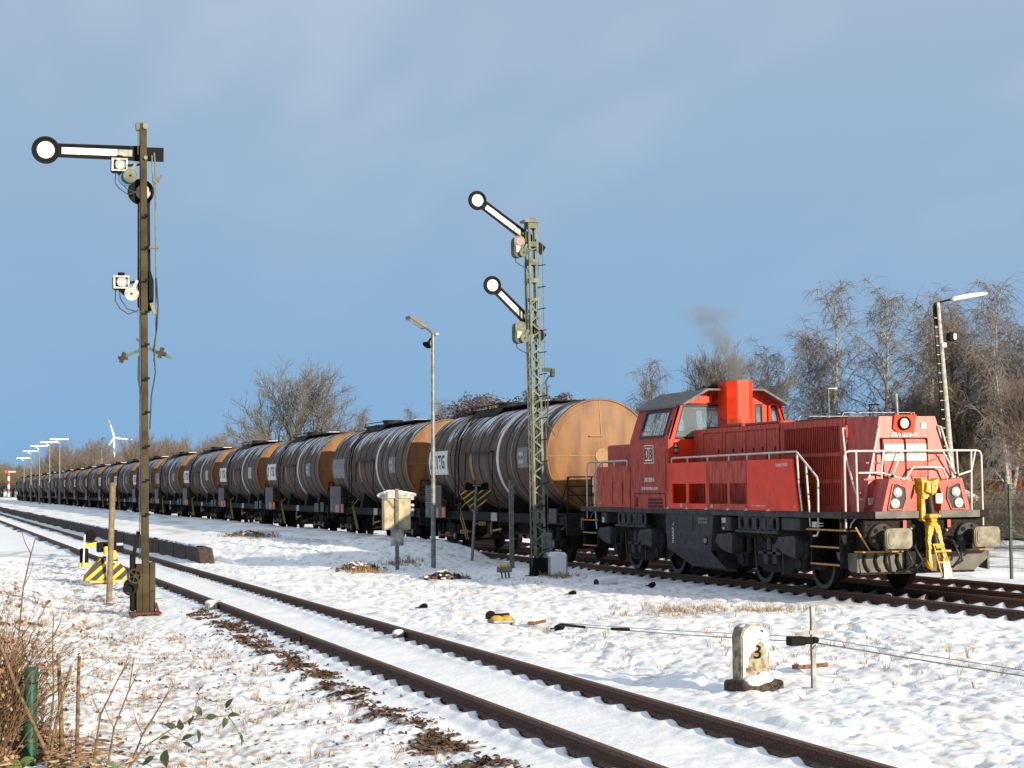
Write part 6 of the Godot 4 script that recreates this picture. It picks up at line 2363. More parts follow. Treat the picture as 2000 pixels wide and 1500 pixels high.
		if k == 1:
			m = MB.new()
			m.cyl(V(9.08, 0.04, -24.2), V(9.06, 0.08, -23.5), 0.022, 8)
			m.cyl(V(9.14, -0.06, -26.5), V(9.11, -0.02, -25.4), 0.020, 8)
			part("wire_sleeve", m, "black_paint", o)

	# ---- white concrete block and yellow-topped pulley housings
	o = thing("concrete_block", "snow-white concrete block standing beside the foot of the lattice mast", "block", V(14.36, -0.2, -42.0), 0.1)
	m = MB.new()
	m.box(-0.26, 0.26, -0.05, 0.58, -0.22, 0.16, 0.05)
	part("block", m, "pale_concrete", o)
	m = MB.new()
	m.box(-0.25, 0.25, 0.0, 0.62, -0.1, 0.172, 0.06)
	m.ball(V(0, 0.59, -0.02), V(0.26, 0.05, 0.2), 6, 14)
	part("snow_cover", m, "snow_cap", o)
	o = thing("pulley_housing", "small yellow-topped pulley housing left of the lattice mast", "housing", V(13.08, -0.2, -42.0))
	m = MB.new()
	m.box(-0.16, 0.16, 0.18, 0.32, -0.12, 0.12, 0.02)
	part("case", m, "mast_pale", o)
	m = MB.new()
	m.ball(V(0, 0.32, 0), V(0.17, 0.06, 0.13), 6, 16)
	part("yellow_cover", m, "yellow", o)
	m = MB.new()
	for x in [-0.09, 0.0, 0.08]:
		m.tube([V(x, 0.2, 0.06), V(x + 0.02, -0.05, 0.08)], 0.018, 6)
	part("leg", m, "under_black", o)
	o = thing("pulley_housing", "two-lobed yellow pulley housing alone in the snow beyond the near track", "housing", V(8.66, -0.16, -28.0), 0.1)
	m = MB.new()
	m.box(-0.19, 0.19, 0.04, 0.10, -0.14, 0.14, 0.015)
	m.box(-0.13, -0.09, -0.08, 0.05, 0.02, 0.12)
	m.box(0.0, 0.05, -0.08, 0.05, 0.02, 0.12)
	m.box(0.14, 0.18, -0.05, 0.05, 0.02, 0.12)
	part("frame", m, "galvanised", o)
	m = MB.new()
	for x in [-0.085, 0.085]:
		m.ball(V(x, 0.10, 0.02), V(0.105, 0.065, 0.12), 8, 14)
	part("yellow_cover", m, "yellow", o)
	m = MB.new()
	m.box(-0.2, 0.2, 0.10, 0.18, -0.18, -0.12, 0.01)
	m.ball(V(-0.12, 0.18, -0.15), V(0.08, 0.05, 0.04), 6, 10)
	part("rear_plate", m, "black_paint", o)

func small_track_things() -> void:
	var o := thing("axle_counter", "pale snow-dusted axle counter clamped to the near rail by the signal", "sensor", V(5.06, -0.2, -33.9))
	var m := MB.new()
	m.box(-0.16, 0.02, 0.02, 0.17, -0.2, 0.25, 0.03)
	m.box(-0.06, 0.12, 0.16, 0.21, -0.12, 0.2, 0.02)
	part("housing", m, "white_dirty", o)
	m = MB.new()
	m.box(-0.17, 0.05, -0.05, 0.04, -0.22, 0.27, 0.01)
	part("clamp", m, "black_paint", o)
	m = MB.new()
	m.ball(V(-0.06, 0.18, 0.0), V(0.13, 0.05, 0.2), 6, 12)
	part("snow_cover", m, "snow_cap", o)
	m = MB.new()
	m.tube([V(-0.15, 0.02, 0.1), V(-0.4, -0.02, 0.05), V(-0.65, 0.03, -0.1), V(-0.95, 0.02, 0.0)], 0.025, 7)
	part("cable", m, "hose", o)
	o = thing("rail_clamp", "small snow-topped clamp on the inner side of the far rail", "clamp", V(6.53, -0.18, -26.0))
	m = MB.new()
	m.box(-0.10, 0.04, 0.0, 0.12, -0.09, 0.09, 0.02)
	m.cyl(V(-0.08, 0.02, 0.06), V(-0.08, 0.12, 0.06), 0.025, 8)
	part("clamp", m, "post_grey", o)
	m = MB.new()
	m.ball(V(-0.03, 0.13, 0.0), V(0.09, 0.05, 0.1), 6, 12)
	part("snow_cover", m, "snow_cap", o)
	for q in [[8.62, -32.6, "small black cap lying in the snow between the tracks"], [9.25, -26.9, "black wire conduit end in the snow where the pull wires start"], [14.9, -37.2, "dark pipe end poking out of the snow beside the locomotive"], [12.35, -35.1, "flat dark scrap lying on the shaded snow near the locomotive"]]:
		o = thing("conduit_end", q[2], "pipe", V(q[0], -0.17, q[1]))
		o.scale = Vector3.ONE * 0.7
		m = MB.new()
		m.lathe([V2(0.0, 0.10), V2(0.06, 0.095), V2(0.085, 0.03), V2(0.085, -0.10), V2(0.06, -0.12)], turned(V(0, 0.05, 0), V(0.5, 0.4, 0.8)), 14)
		part("cap", m, "black_paint", o)
		m = MB.new()
		m.bar(V(-0.22, 0.03, 0.0), V(-0.06, 0.05, 0.0), 0.05, 0.03)
		part("strap", m, "under_black", o)
	# a snow-covered tube lying beside the locomotive's track
	o = thing("white_tube", "snow-covered tube with a dark open end lying by the locomotive's track", "pipe", V(13.9, -0.12, -38.0))
	m = MB.new()
	m.tube([V(-0.02, 0.03, 0.1), V(0.52, 0.06, -0.2)], 0.10, 14)
	part("tube", m, "snow_cap", o)
	m = MB.new()
	m.lathe([V2(0.0, 0.004), V2(0.075, 0.004), V2(0.08, 0.0)], turned(V(-0.022, 0.03, 0.101), V(-0.54, -0.03, 0.3)), 16)
	part("opening", m, "cab_dark", o)
	# planks
	for q in [[8.95, -27.4, 0.55, 0.9, "brown snow-topped plank beside the two-lobed yellow housing"], [9.6, -19.6, 0.5, 0.35, "brown snow-topped plank lying behind the wire guide post"]]:
		o = thing("plank", q[4], "plank", V(q[0], -0.14, q[1]), q[3])
		m = MB.new()
		m.box(0.0, q[2], 0.02, 0.07, -0.06, 0.06, 0.01)
		part("board", m, "brown_plank", o)
		m = MB.new()
		m.box(0.02, q[2] - 0.03, 0.07, 0.105, -0.05, 0.055, 0.02)
		part("snow_cover", m, "snow_cap", o)

func background() -> void:
	var m := MB.new()
	# ---- row of tall platform lamps far left
	var where := [["fifth", 15.05, 300.0, 6.9], ["fourth", 14.5, 270.0, 7.35], ["third", 14.2, 245.0, 7.5], ["second", 14.65, 232.0, 7.65], ["nearest", 15.15, 222.0, 7.75]]
	var o: Node3D
	for q in where:
		o = thing("platform_lamp", "%s and %s of the white T-shaped platform lamps along the far platform" % [q[0], {"fifth": "farthest", "fourth": "second smallest", "third": "middle one", "second": "second tallest", "nearest": "tallest"}[q[0]]], "street lamp", V(q[1], 0.2, -q[2]), 0.0, "platform lamps in a row")
		m = MB.new()
		m.tube([V(0, 0, 0), V(0, q[3] - 0.2, 0)], 0.11, 8, 0.07)
		part("pole", m, "galvanised", o)
		m = MB.new()
		m.box(-1.15, 1.0, q[3] - 0.12, q[3] + 0.05, -0.2, 0.2, 0.04)
		m.bar(V(0, q[3] - 0.5, 0), V(-0.5, q[3] - 0.1, 0), 0.08, 0.08)
		part("lamp_head", m, "far_white", o)
	o = thing("far_signal", "red and white banded far signal post with a level arm at the left edge", "signal", V(22.0, 0.3, -518))
	for k in 6:
		m = MB.new()
		m.cyl(V(0, k * 1.1, 0), V(0, (k + 1) * 1.1, 0), 0.30, 10)
		part("band", m, "far_red" if k % 2 else "far_white", o)
	m = MB.new()
	m.box(-0.5, 1.9, 6.5, 7.0, -0.1, 0.1)
	m.cyl(V(-0.6, 6.75, -0.1), V(-0.6, 6.75, 0.1), 0.42, 14)
	part("signal_arm", m, "far_red", o)
	m = MB.new()
	m.box(-0.2, 1.7, 6.62, 6.88, 0.1, 0.14)
	part("white_stripe", m, "far_white", o)
	# ---- wind turbine
	o = thing("wind_turbine", "white wind turbine with red-banded blades above the far wood", "wind turbine", V(244.9, -2, -2546))
	m = MB.new()
	m.tube([V(0.6, 0, 0), V(0, 73, 0)], 2.2, 14, 1.2)
	part("tower", m, "far_white", o)
	m = MB.new()
	m.box(-1.6, 1.6, 71.4, 74.8, -5, 3, 0.8)
	m.ball(V(0, 73, 3.4), V(1.7, 1.7, 1.8), 8, 14)
	part("nacelle", m, "far_white", o)
	for q in [V2(-6.9, 22.8), V2(24.2, -2.2), V2(-9.2, -13.5)]:
		var d := V(q.x, q.y, 0).normalized()
		var len_: float = 25.5
		var s := d.cross(V(0, 0, 1))
		m = MB.new()
		var c := V(0, 73, 4.2)
		var p := [c + s * 0.6, c + d * 5 + s * 1.5, c + d * len_ * 0.72 + s * 0.75, c + d * len_ * 0.72 - s * 0.35, c + d * 5 - s * 0.6, c - s * 0.6]
		var xy := []
		for e in p: xy.append(V2(e.x, e.y))
		m.prism_z(xy, 3.9, 4.6)
		var b := part("blade", m, "far_white", o)
		m = MB.new()
		m.prism_z([xy[2], V2((c + d * len_ * 0.86 + s * 0.55).x, (c + d * len_ * 0.86 + s * 0.55).y), V2((c + d * len_ * 0.86 - s * 0.3).x, (c + d * len_ * 0.86 - s * 0.3).y), xy[3]], 3.9, 4.6)
		part("red_band", m, "far_red", b)
		m = MB.new()
		m.prism_z([V2((c + d * len_ * 0.86 + s * 0.55).x, (c + d * len_ * 0.86 + s * 0.55).y), V2((c + d * len_).x, (c + d * len_).y), V2((c + d * len_ * 0.86 - s * 0.3).x, (c + d * len_ * 0.86 - s * 0.3).y)], 3.9, 4.6)
		part("blade_tip", m, "far_white", b)
	# ---- lamp post behind the locomotive
	o = thing("street_lamp", "tall leaning lamp post with a climbing ladder and floodlight behind the locomotive", "street lamp", V(25.3, -0.3, -42))
	m = MB.new()
	m.tube([V(0.0, -0.2, 0), V(-0.49, 6.88, 0)], 0.085, 14, 0.055)
	part("pole", m, "pale_concrete", o)
	m = MB.new()
	for x in [-0.20, -0.29]:
		m.tube([V(x, 0.4, 0.06), V(x - 0.37, 6.8, 0.06)], 0.012, 6)
	part("ladder_rail", m, "black_paint", o)
	m = MB.new()
	for k in 26:
		var y := 0.6 + k * 0.235
		var x := -0.2 - 0.37 * (y - 0.4) / 6.4
		m.bar(V(x, y, 0.06), V(x - 0.09, y, 0.06), 0.02, 0.02)
		if k % 4 == 0:
			m.bar(V(x, y, 0.06), V(x + 0.16, y, 0.0), 0.02, 0.02)
	part("ladder_rungs", m, "galvanised", o)
	m = MB.new()
	m.bar(V(-0.56, 6.86, 0), V(-0.1, 6.97, 0.05), 0.05, 0.05)
	m.bar(V(-0.56, 6.3, 0), V(-0.56, 6.86, 0), 0.06, 0.06)
	part("bracket_arm", m, "black_paint", o)
	m = MB.new()
	var hd := Transform3D(Basis(V(0.98, 0.17, 0.0), V(-0.17, 0.98, 0), V(0, 0, 1)), V(0.35, 7.04, 0.05))
	m.prism(PackedVector2Array([V2(-0.5, -0.04), V2(0.48, -0.04), V2(0.55, 0.0), V2(0.45, 0.05), V2(-0.1, 0.075), V2(-0.45, 0.06), V2(-0.53, 0.02)]), hd, -0.14, 0.14)
	part("lamp_head", m, "lamp_cream", o)
	m = MB.new()
	m.box(-0.27, -0.09, 5.88, 6.10, -0.02, 0.16, 0.03)
	var fl := part("floodlight", m, "black_paint", o)
	m = MB.new()
	m.prism_z(rounded(0.08, 0.16, 0.03, V2(-0.11, 6.0)), 0.15, 0.18)
	part("flood_glass", m, "far_white", fl)
	m = MB.new()
	m.box(-0.45, -0.33, 5.72, 5.84, 0.03, 0.12, 0.01)
	part("junction_box", m, "far_white", o)
	# ---- small street lamps among the birches
	for q in [[43.7, 5.7, -80.5, "small dark street lamp standing up behind the locomotive's bonnet"], [46.4, 7.0, -90.0, "pale street lamp head among the birches behind the locomotive"]]:
		o = thing("street_lamp", q[3], "street lamp", V(q[0], 0.2, q[2]))
		m = MB.new()
		m.tube([V(0, 0, 0), V(0, q[1] - 0.2, 0)], 0.03, 8)
		part("pole", m, "black_paint" if q[1] < 6 else "galvanised", o)
		m = MB.new()
		m.box(-0.05, 0.5, q[1] - 0.24, q[1] - 0.17, -0.1, 0.1, 0.02)
		part("lamp_head", m, "black_paint" if q[1] < 6 else "lamp_cream", o)
	# ---- mesh fence on the right
	o = thing("mesh_fence", "green welded mesh fence along the farthest track at the right edge", "fence", V(22.95, 0, 0))
	for t in [31.0, 33.5, 36.0, 38.5, 41.0, 43.5, 46.0, 48.5]:
		m = MB.new()
		m.box(-0.03, 0.03, -0.3, 1.93, -t - 0.03, -t + 0.03, 0.005)
		part("post", m, "dark_green", o)
	for k in 9:
		m = MB.new()
		m.tube([V(-0.035, 0.08 + k * 0.215, -28.5), V(-0.035, 0.08 + k * 0.215, -49.0)], 0.0045, 4)
		part("wire", m, "dark_green", o)
	m = MB.new()
	for k in 400:
		var z := -28.5 - k * 0.05
		m.tube([V(-0.04, 0.02, z), V(-0.04, 1.82, z)], 0.0022, 3, -1.0, false)
	tag(part("upright_wires", m, "dark_green", o), "", "", "", "stuff")
	m = MB.new()
	# ---- long low building behind the birches
	o = thing("warehouse", "long low building with snowy eaves and two rows of pale windows behind the birches", "building", V(80, 0, -132))
	m = MB.new()
	m.box(0, 12, 0.5, 6.3, -70, 90)
	part("wall", m, "far_brick", o)
	m = MB.new()
	m.box(-0.6, 13, 6.3, 6.7, -71, 91)
	part("roof", m, "far_white", o)
	m = MB.new()
	m.box(-0.65, -0.55, 6.2, 6.42, -71, 91)
	part("eaves_trim", m, "far_red", o)
	for k in 26:
		for y in [[4.3, 5.3], [2.6, 3.6]]:
			var z := 40.0 - k * 3.2
			m = MB.new()
			m.box(-0.08, 0.02, y[0], y[1], z - 1.0, z + 1.0)
			var w := part("window", m, "far_white", o)
			m = MB.new()
			m.box(-0.1, -0.07, y[0] + 0.1, y[1] - 0.1, z - 0.9, z - 0.05)
			m.box(-0.1, -0.07, y[0] + 0.1, y[1] - 0.1, z + 0.05, z + 0.9)
			part("pane", m, "far_window", w)
	# ---- red vans parked among the trees
	for q in [[58.6, 97.0, "left one of two red vans half hidden behind bare trunks"], [61.0, 96.0, "right one of two red vans half hidden behind bare trunks"]]:
		o = thing("parked_van", q[2], "van", V(q[0], 0.9, -q[1]), 0.5)
		m = MB.new()
		m.prism_z([V2(-1.0, 0.35), V2(1.9, 0.35), V2(1.95, 0.9), V2(1.5, 1.1), V2(1.1, 1.85), V2(-1.0, 1.95), V2(-1.1, 1.0)], -0.85, 0.85)
		var b := part("body", m, "far_red", o)
		m = MB.new()
		m.prism_z([V2(0.3, 1.15), V2(1.3, 1.15), V2(0.98, 1.7), V2(0.3, 1.7)], -0.87, 0.87)
		part("window", m, "far_window", b)
		for x in [-0.5, 1.3]:
			for s in [-0.86, 0.66]:
				m = MB.new()
				m.cyl(V(x, 0.33, s), V(x, 0.33, s + 0.2), 0.33, 16)
				part("wheel", m, "rubber", o)
		m = MB.new()
		m.box(-0.95, 0.9, 1.93, 2.02, -0.8, 0.8, 0.04)
		part("roof_snow", m, "snow_cap", o)

class Twigs:
	var v := PackedVector3Array()
	var n := PackedVector3Array()
	var ix := PackedInt32Array()

	func seg(a: Vector3, b: Vector3, r0: float, r1: float) -> void:
		var d := b - a
		var s := d.cross(Vector3.UP)
		if s.length_squared() < 1e-8:
			s = Vector3.RIGHT
		s = s.normalized()
		var u := s.cross(d).normalized()
		var s2 := -s * 0.5 + u * 0.866
		var s3 := -s * 0.5 - u * 0.866
		var i := v.size()
		v.append_array([a + s * r0, a + s2 * r0, a + s3 * r0, b + s * r1, b + s2 * r1, b + s3 * r1])
		n.append_array([s, s2, s3, s, s2, s3])
		ix.append_array([i, i + 1, i + 4, i, i + 4, i + 3, i + 1, i + 2, i + 5, i + 1, i + 5, i + 4, i + 2, i, i + 3, i + 2, i + 3, i + 5])

	func mesh() -> ArrayMesh:
		var m := ArrayMesh.new()
		if v.is_empty():
			return m
		var a := []
		a.resize(Mesh.ARRAY_MAX)
		a[Mesh.ARRAY_VERTEX] = v
		a[Mesh.ARRAY_NORMAL] = n
		a[Mesh.ARRAY_INDEX] = ix
		m.add_surface_from_arrays(Mesh.PRIMITIVE_TRIANGLES, a)
		return m

func rvec(r: RandomNumberGenerator) -> Vector3:
	return Vector3(r.randf_range(-1, 1), r.randf_range(-1, 1), r.randf_range(-1, 1))

func with_limbs(trunk: MB, lb: Twigs) -> ArrayMesh:
	var at := trunk.v.size()
	trunk.v.append_array(lb.v)
	trunk.n.append_array(lb.n)
	for i in lb.ix:
		trunk.ix.append(i + at)
	return trunk.mesh()

# slim trunk, rising limbs and long hanging twigs
func birch(h: float, seed_: int, stems := 1, spread := 0.24, dense := 1.0) -> Array:
	var r := RandomNumberGenerator.new()
	r.seed = seed_
	var trunk := MB.new()
	var tw := Twigs.new()
	var lb := Twigs.new()
	for st in stems:
		var lean := Vector3(r.randf_range(-0.10, 0.10), 0, r.randf_range(-0.10, 0.10)) * (1.0 + stems * 0.5)
		var p := []
		var hh := h * (1.0 if st == 0 else r.randf_range(0.72, 0.92))
		for k in 11:
			var t := k / 10.0
			p.append(lean * hh * t * (1.0 - 0.35 * t) + Vector3(sin(t * 7.0 + seed_ + st), 0, cos(t * 6.0 + seed_)) * 0.012 * hh * t + Vector3(0, hh * t, 0))
		trunk.tube(p, 0.0155 * hh, 8, 0.006, false)
		var limbs := int((36.0 if stems == 1 else 24.0) * dense)
		var az := r.randf() * TAU
		for i in limbs:
			var t := 0.13 + 0.85 * float(i) / limbs
			az += 2.4 + r.randf_range(-0.4, 0.4)
			var kf := t * 10.0
			var k0 := mini(int(kf), 9)
			var base: Vector3 = (p[k0] as Vector3).lerp(p[k0 + 1], kf - k0)
			var length := hh * spread * (1.2 - 0.80 * t) * r.randf_range(0.75, 1.2)
			var el := r.randf_range(0.65, 1.05)
			var dir := Vector3(cos(az) * cos(el), sin(el), sin(az) * cos(el))
			var q := base
			var n := 6
			var rad := 0.0056 * hh * (1.15 - t * 0.8)
			for s in n:
				var f := float(s) / n
				dir = (dir + Vector3(0, 0.05 - 0.24 * f, 0) + rvec(r) * 0.13).normalized()
				var e := q + dir * length / n
				(lb if f < 0.6 else tw).seg(q, e, rad * (1.0 - f * 0.75), rad * (1.0 - (f + 1.0 / n) * 0.75))
				# side shoots, each with hanging twigs
				for b in (2 if s % 2 else 1):
					var bd := (dir * 0.5 + rvec(r) * 0.9 + Vector3(0, 0.15, 0)).normalized()
					var bl := length * r.randf_range(0.16, 0.36)
					var bq := q.lerp(e, r.randf())
					for s2 in 3:
						bd = (bd + Vector3(0, -0.22, 0) + rvec(r) * 0.15).normalized()
						var be := bq + bd * bl / 3.0
						tw.seg(bq, be, 0.020 - 0.003 * s2, 0.017 - 0.003 * s2)
						for c in (1 if s2 == 0 else 2):
							var cd := (bd * 0.6 + rvec(r) * 0.8 + Vector3(0, -0.25, 0)).normalized()
							var cl := r.randf_range(0.28, 0.62)
							var cq := bq.lerp(be, r.randf())
							for s3 in 2:
								var ce := cq + cd * cl
								tw.seg(cq, ce, 0.0125 - 0.003 * s3, 0.0095 - 0.003 * s3)
								cq = ce
								cd = (cd + Vector3(0, -0.7, 0) + rvec(r) * 0.2).normalized()
						bq = be
				q = e
	return [with_limbs(trunk, lb), tw.mesh(), []]

# spreading crown of upward limbs, forked again and again
func fork(tw: Twigs, lb: Twigs, r: RandomNumberGenerator, p: Vector3, d: Vector3, length: float, rad: float, level: int, lift: float, tips: Array, least := 0.010, bush := 1.0) -> void:
	var q := p
	var n := 3 if level < 3 else 2
	for s in n:
		d = (d + Vector3(0, lift, 0) + rvec(r) * 0.16).normalized()
		var e := q + d * length / n
		var f := float(s) / n
		(lb if level >= 3 else tw).seg(q, e, rad * (1.0 - 0.45 * f), rad * (1.0 - 0.45 * (f + 1.0 / n)))
		if level > 0:
			var kids := 2 if s < n - 1 else 3
			if level >= 4 and s == 0: kids = 1
			if bush < 1.0 and r.randf() > bush: kids -= 1
			for k in kids:
				var side := rvec(r)
				side = (side - d * side.dot(d)).normalized()
				fork(tw, lb, r, e, (d + side * r.randf_range(0.45, 0.85)).normalized(), length * r.randf_range(0.5, 0.7), maxf(rad * 0.55, least), level - 1, lift, tips, least, bush)
		elif s == n - 1:
			tips.append(e)
		q = e

func spreading_tree(h: float, seed_: int, limbs: int, level: int, min_el: float, bole: float, lift := 0.10, reach := 0.42, least := 0.010, bush := 1.0, side := 0.85) -> Array:
	var r := RandomNumberGenerator.new()
	r.seed = seed_
	var trunk := MB.new()
	var tw := Twigs.new()
	var tips := []
	var lb := Twigs.new()
	trunk.tube([V(0, -0.3, 0), V(0.01 * h, h * bole * 0.6, 0), V(0, h * bole * 1.25, 0.005 * h)], 0.024 * h, 9, 0.014 * h, false)
	for k in limbs:
		var az := k * 2.39996 + r.randf_range(-0.3, 0.3)
		var el := lerpf(min_el, 1.45, pow(float(k) / maxf(limbs - 1, 1), 0.8)) + r.randf_range(-0.08, 0.08)
		var d := Vector3(cos(az) * cos(el), sin(el), sin(az) * cos(el))
		fork(tw, lb, r, V(0, h * bole * r.randf_range(0.6, 1.2), 0), d, h * reach * lerpf(side, 1.0, pow(sin(el), 1.5)), 0.011 * h, level, lift, tips, least, bush)
	return [with_limbs(trunk, lb), tw.mesh(), tips]

func plant(called: String, label: String, cat: String, parts: Array, mats: Array, at: Vector3, turn: float, sc: float, group := "") -> Node3D:
	var o := thing(called, label, cat, at, turn, group)
	o.scale = Vector3.ONE * sc
	part("trunk", parts[0], mats[0], o)
	part("crown", parts[1], mats[1], o)
	return o

func many(called: String, mesh: Mesh, m: String, list: Array, parent: Node = self, cols: Array = []) -> MultiMeshInstance3D:
	var mm := MultiMesh.new()
	mm.transform_format = MultiMesh.TRANSFORM_3D
	mm.use_colors = not cols.is_empty()
	mm.mesh = mesh
	mm.instance_count = list.size()
	for k in list.size():
		mm.set_instance_transform(k, list[k])
		if cols:
			mm.set_instance_color(k, cols[k])
	var o := MultiMeshInstance3D.new()
	o.name = numbered(called) if parent == self else called
	o.multimesh = mm
	o.material_override = mat[m]
	parent.add_child(o, true)
	o.set_meta("kind", "stuff")
	return o

func vegetation() -> void:
	var r := RandomNumberGenerator.new()
	r.seed = 77
	var b1 := birch(12.6, 3, 2, 0.27)
	var b2 := birch(13.0, 14, 1, 0.25)
	var b3 := birch(12.0, 25, 3, 0.25)
	var B := ["birch_bark", "birch_twig"]
	plant("birch_tree", "broad two-stemmed birch with drooping twigs right behind the cab", "tree", b1, B, V(51.0, 0.6, -99.0), 0.4, 1.03, "bare birches behind the locomotive")
	plant("birch_tree", "slim lower birch at the left foot of the broad two-stemmed birch", "tree", b2, B, V(49.2, 0.5, -102.0), 2.0, 0.74, "bare birches behind the locomotive")
	plant("birch_tree", "tall narrow birch above the locomotive's bonnet", "tree", b2, B, V(58.2, 0.8, -105.0), 1.2, 1.03, "bare birches behind the locomotive")
	plant("birch_tree", "birch just left of the leaning lamp post's top", "tree", b3, B, V(58.0, 1.0, -99.3), 3.4, 1.0, "bare birches behind the locomotive")
	plant("birch_tree", "pale birch with a thick clear stem at the right edge", "tree", b1, B, V(55.6, 0.9, -87.0), 4.1, 0.93, "bare birches behind the locomotive")
	plant("birch_tree", "three-stemmed birch half cut off by the right edge of the picture", "tree", b3, B, V(57.6, 0.9, -87.5), 5.0, 0.90, "bare birches behind the locomotive")
	plant("birch_tree", "lone weeping birch rising between the ochre tank end and the cab", "tree", birch(9.6, 41, 1, 0.30, 0.6), ["bark", "birch_twig"], V(52.2, 0.2, -130.6), 0.3, 1.12)
	plant("birch_tree", "pale birch in the gap between the broad birch and the narrow one", "tree", b2, B, V(57.0, 0.6, -111.0), 3.0, 0.88, "bare birches behind the locomotive")
	plant("birch_tree", "thin birch directly behind the leaning lamp post", "tree", b2, B, V(63.5, 0.9, -106.0), 4.4, 0.95, "bare birches behind the locomotive")
	plant("birch_tree", "birch between the lamp head and the right edge, farther back", "tree", b1, B, V(66.0, 0.9, -105.0), 5.5, 0.98, "bare birches behind the locomotive")
	plant("birch_tree", "crooked pale birch low in front of the right-hand trees", "tree", birch(8.0, 17, 1, 0.16, 0.35), B, V(48.5, 0.6, -76.0), 1.0, 1.0, "bare birches behind the locomotive")
	# darker broad-leaved trees among the birches
	var d1 := spreading_tree(9.5, 5, 9, 4, 0.45, 0.16, 0.10, 0.46, 0.014, 0.8)
	var d2 := spreading_tree(9.0, 6, 8, 4, 0.7, 0.22, 0.13, 0.46, 0.014, 0.8)
	plant("bare_tree", "dark brown dense bare tree low between the birches", "tree", d1, ["bark", "brown_twig"], V(56.5, 0.9, -97.0), 0.0, 0.62, "dark bare trees behind the locomotive")
	plant("bare_tree", "brownish tree just right of the leaning lamp post", "tree", b3, ["bark", "brown_twig"], V(56.0, 0.9, -92.5), 1.0, 0.90, "dark bare trees behind the locomotive")
	plant("bare_tree", "olive-tinged bare tree between the lamp post and the right edge", "tree", d2, ["mossy_bark", "olive_twig"], V(57.2, 0.9, -90.0), 2.1, 0.82, "dark bare trees behind the locomotive")
	plant("bare_tree", "low bare tree half behind the exhaust smoke", "tree", d2, ["bark", "grey_twig"], V(57.6, 0.4, -128.5), 2.9, 1.10)
	plant("bare_tree", "dark forked tree close to the fence at the right edge", "tree", spreading_tree(6.0, 9, 5, 4, 0.6, 0.2), ["bark", "brown_twig"], V(42.5, 0.0, -64.5), 0.5, 0.9)
	# the great round tree and its smaller neighbours
	var big := spreading_tree(12.5, 15, 15, 4, 0.62, 0.10, 0.11, 0.46, 0.018, 0.52, 0.40)
	plant("round_tree", "great round-crowned bare tree rising above the middle of the train", "tree", big, ["mossy_bark", "grey_twig"], V(32.6, 0.0, -168.0), 0.6, 0.97)
	var s1 := birch(8.5, 51, 1, 0.16, 0.7)
	plant("slender_tree", "small slender pale tree right of the great round tree", "tree", s1, ["birch_bark", "grey_twig"], V(38.0, 0.0, -166.5), 0.0, 1.05, "slender bare trees above the train")
	plant("slender_tree", "slender bare tree above the second tank wagon", "tree", birch(9.0, 61, 3, 0.2, 0.7), ["bark", "grey_twig"], V(47.2, 0.0, -184.5), 1.4, 1.12, "slender bare trees above the train")
	plant("slender_tree", "slender bare tree right of the slim lamp post", "tree", s1, ["bark", "grey_twig"], V(51.4, 0.0, -183.2), 2.4, 1.22, "slender bare trees above the train")
	# two trees that keep some withered leaves
	var leaf := MB.new()
	leaf.quad(V(-0.11, 0, 0), V(0, -0.035, 0.06), V(0.12, 0, 0), V(0, 0.03, 0.05))
	var lt := spreading_tree(9.0, 31, 9, 4, 0.4, 0.14, 0.06)
	for q in [[43.8, -143.6, 0.0, 0.98, "tree with withered purplish leaves left of the lattice mast"], [48.2, -142.3, 2.2, 1.0, "tree with withered purplish leaves right of the lattice mast"]]:
		var o := plant("withered_tree", q[4], "tree", lt, ["bark", "grey_twig"], V(q[0], 0.1, q[1]), q[2], q[3], "trees that keep withered leaves")
		var list := []
		for t in lt[2]:
			if r.randf() < 0.75:
				for k in 3:
					list.append(Transform3D(Basis.from_euler(Vector3(r.randf() * TAU, r.randf() * TAU, r.randf() * TAU)).scaled(Vector3.ONE * r.randf_range(0.9, 1.8)), t + rvec(r) * 0.22))
		many("withered_leaves", leaf.mesh(), "purple_leaf", list, o)
	# ---- undergrowth
	var bush := spreading_tree(3.2, 71, 12, 3, 0.5, 0.03, 0.06, 0.5, 0.011, 0.7)
	var list := []
	var at := func(x: float, t: float, s: float):
		list.append(Transform3D(Basis(Vector3.UP, r.randf() * TAU).scaled(Vector3(s * r.randf_range(0.9, 1.3), s, s * r.randf_range(0.9, 1.3))), V(x, (1.2 * sm(44.0, 62.0, x) if t < 160 else 0.0) - 0.2, -t)))
	for k in 44:
		at.call(r.randf_range(50.0, 72.0), r.randf_range(84.0, 112.0), r.randf_range(0.7, 1.25))
	for k in 36:
		at.call(r.randf_range(30.0, 36.0) + k * 0.1, r.randf_range(50.0, 72.0), r.randf_range(0.35, 0.6))
	tag(many("undergrowth", bush[1], "brown_twig", list), "tangled brown undergrowth below the birches and beyond the fence", "undergrowth")
	list = []
	for k in 60:
		var t := r.randf_range(70.0, 240.0)
		at.call(24.5 + (t - 60.0) * 0.06 + r.randf_range(0, 5.0), t, r.randf_range(0.7, 1.0))
	tag(many("undergrowth", bush[1], "grey_twig", list), "grey thicket on the far side of the train", "undergrowth")
	list = []
	for k in 26:
		at.call(32.0 + r.randf_range(-3.5, 4.5), 158.0 + r.randf_range(-8, 6), r.randf_range(1.3, 1.85))
	tag(many("undergrowth", bush[1], "russet_twig", list), "rust-brown shrubs at the foot of the great round tree", "undergrowth")
	# ---- the far wood behind the end of the train
	var f1 := spreading_tree(10.0, 81, 7, 3, 0.5, 0.25, 0.09, 0.44, 0.022, 0.6)
	var f2 := birch(10.0, 82, 1, 0.24, 0.4)
	var f3 := spreading_tree(10.0, 83, 6, 3, 0.8, 0.32, 0.12, 0.42, 0.022, 0.6)
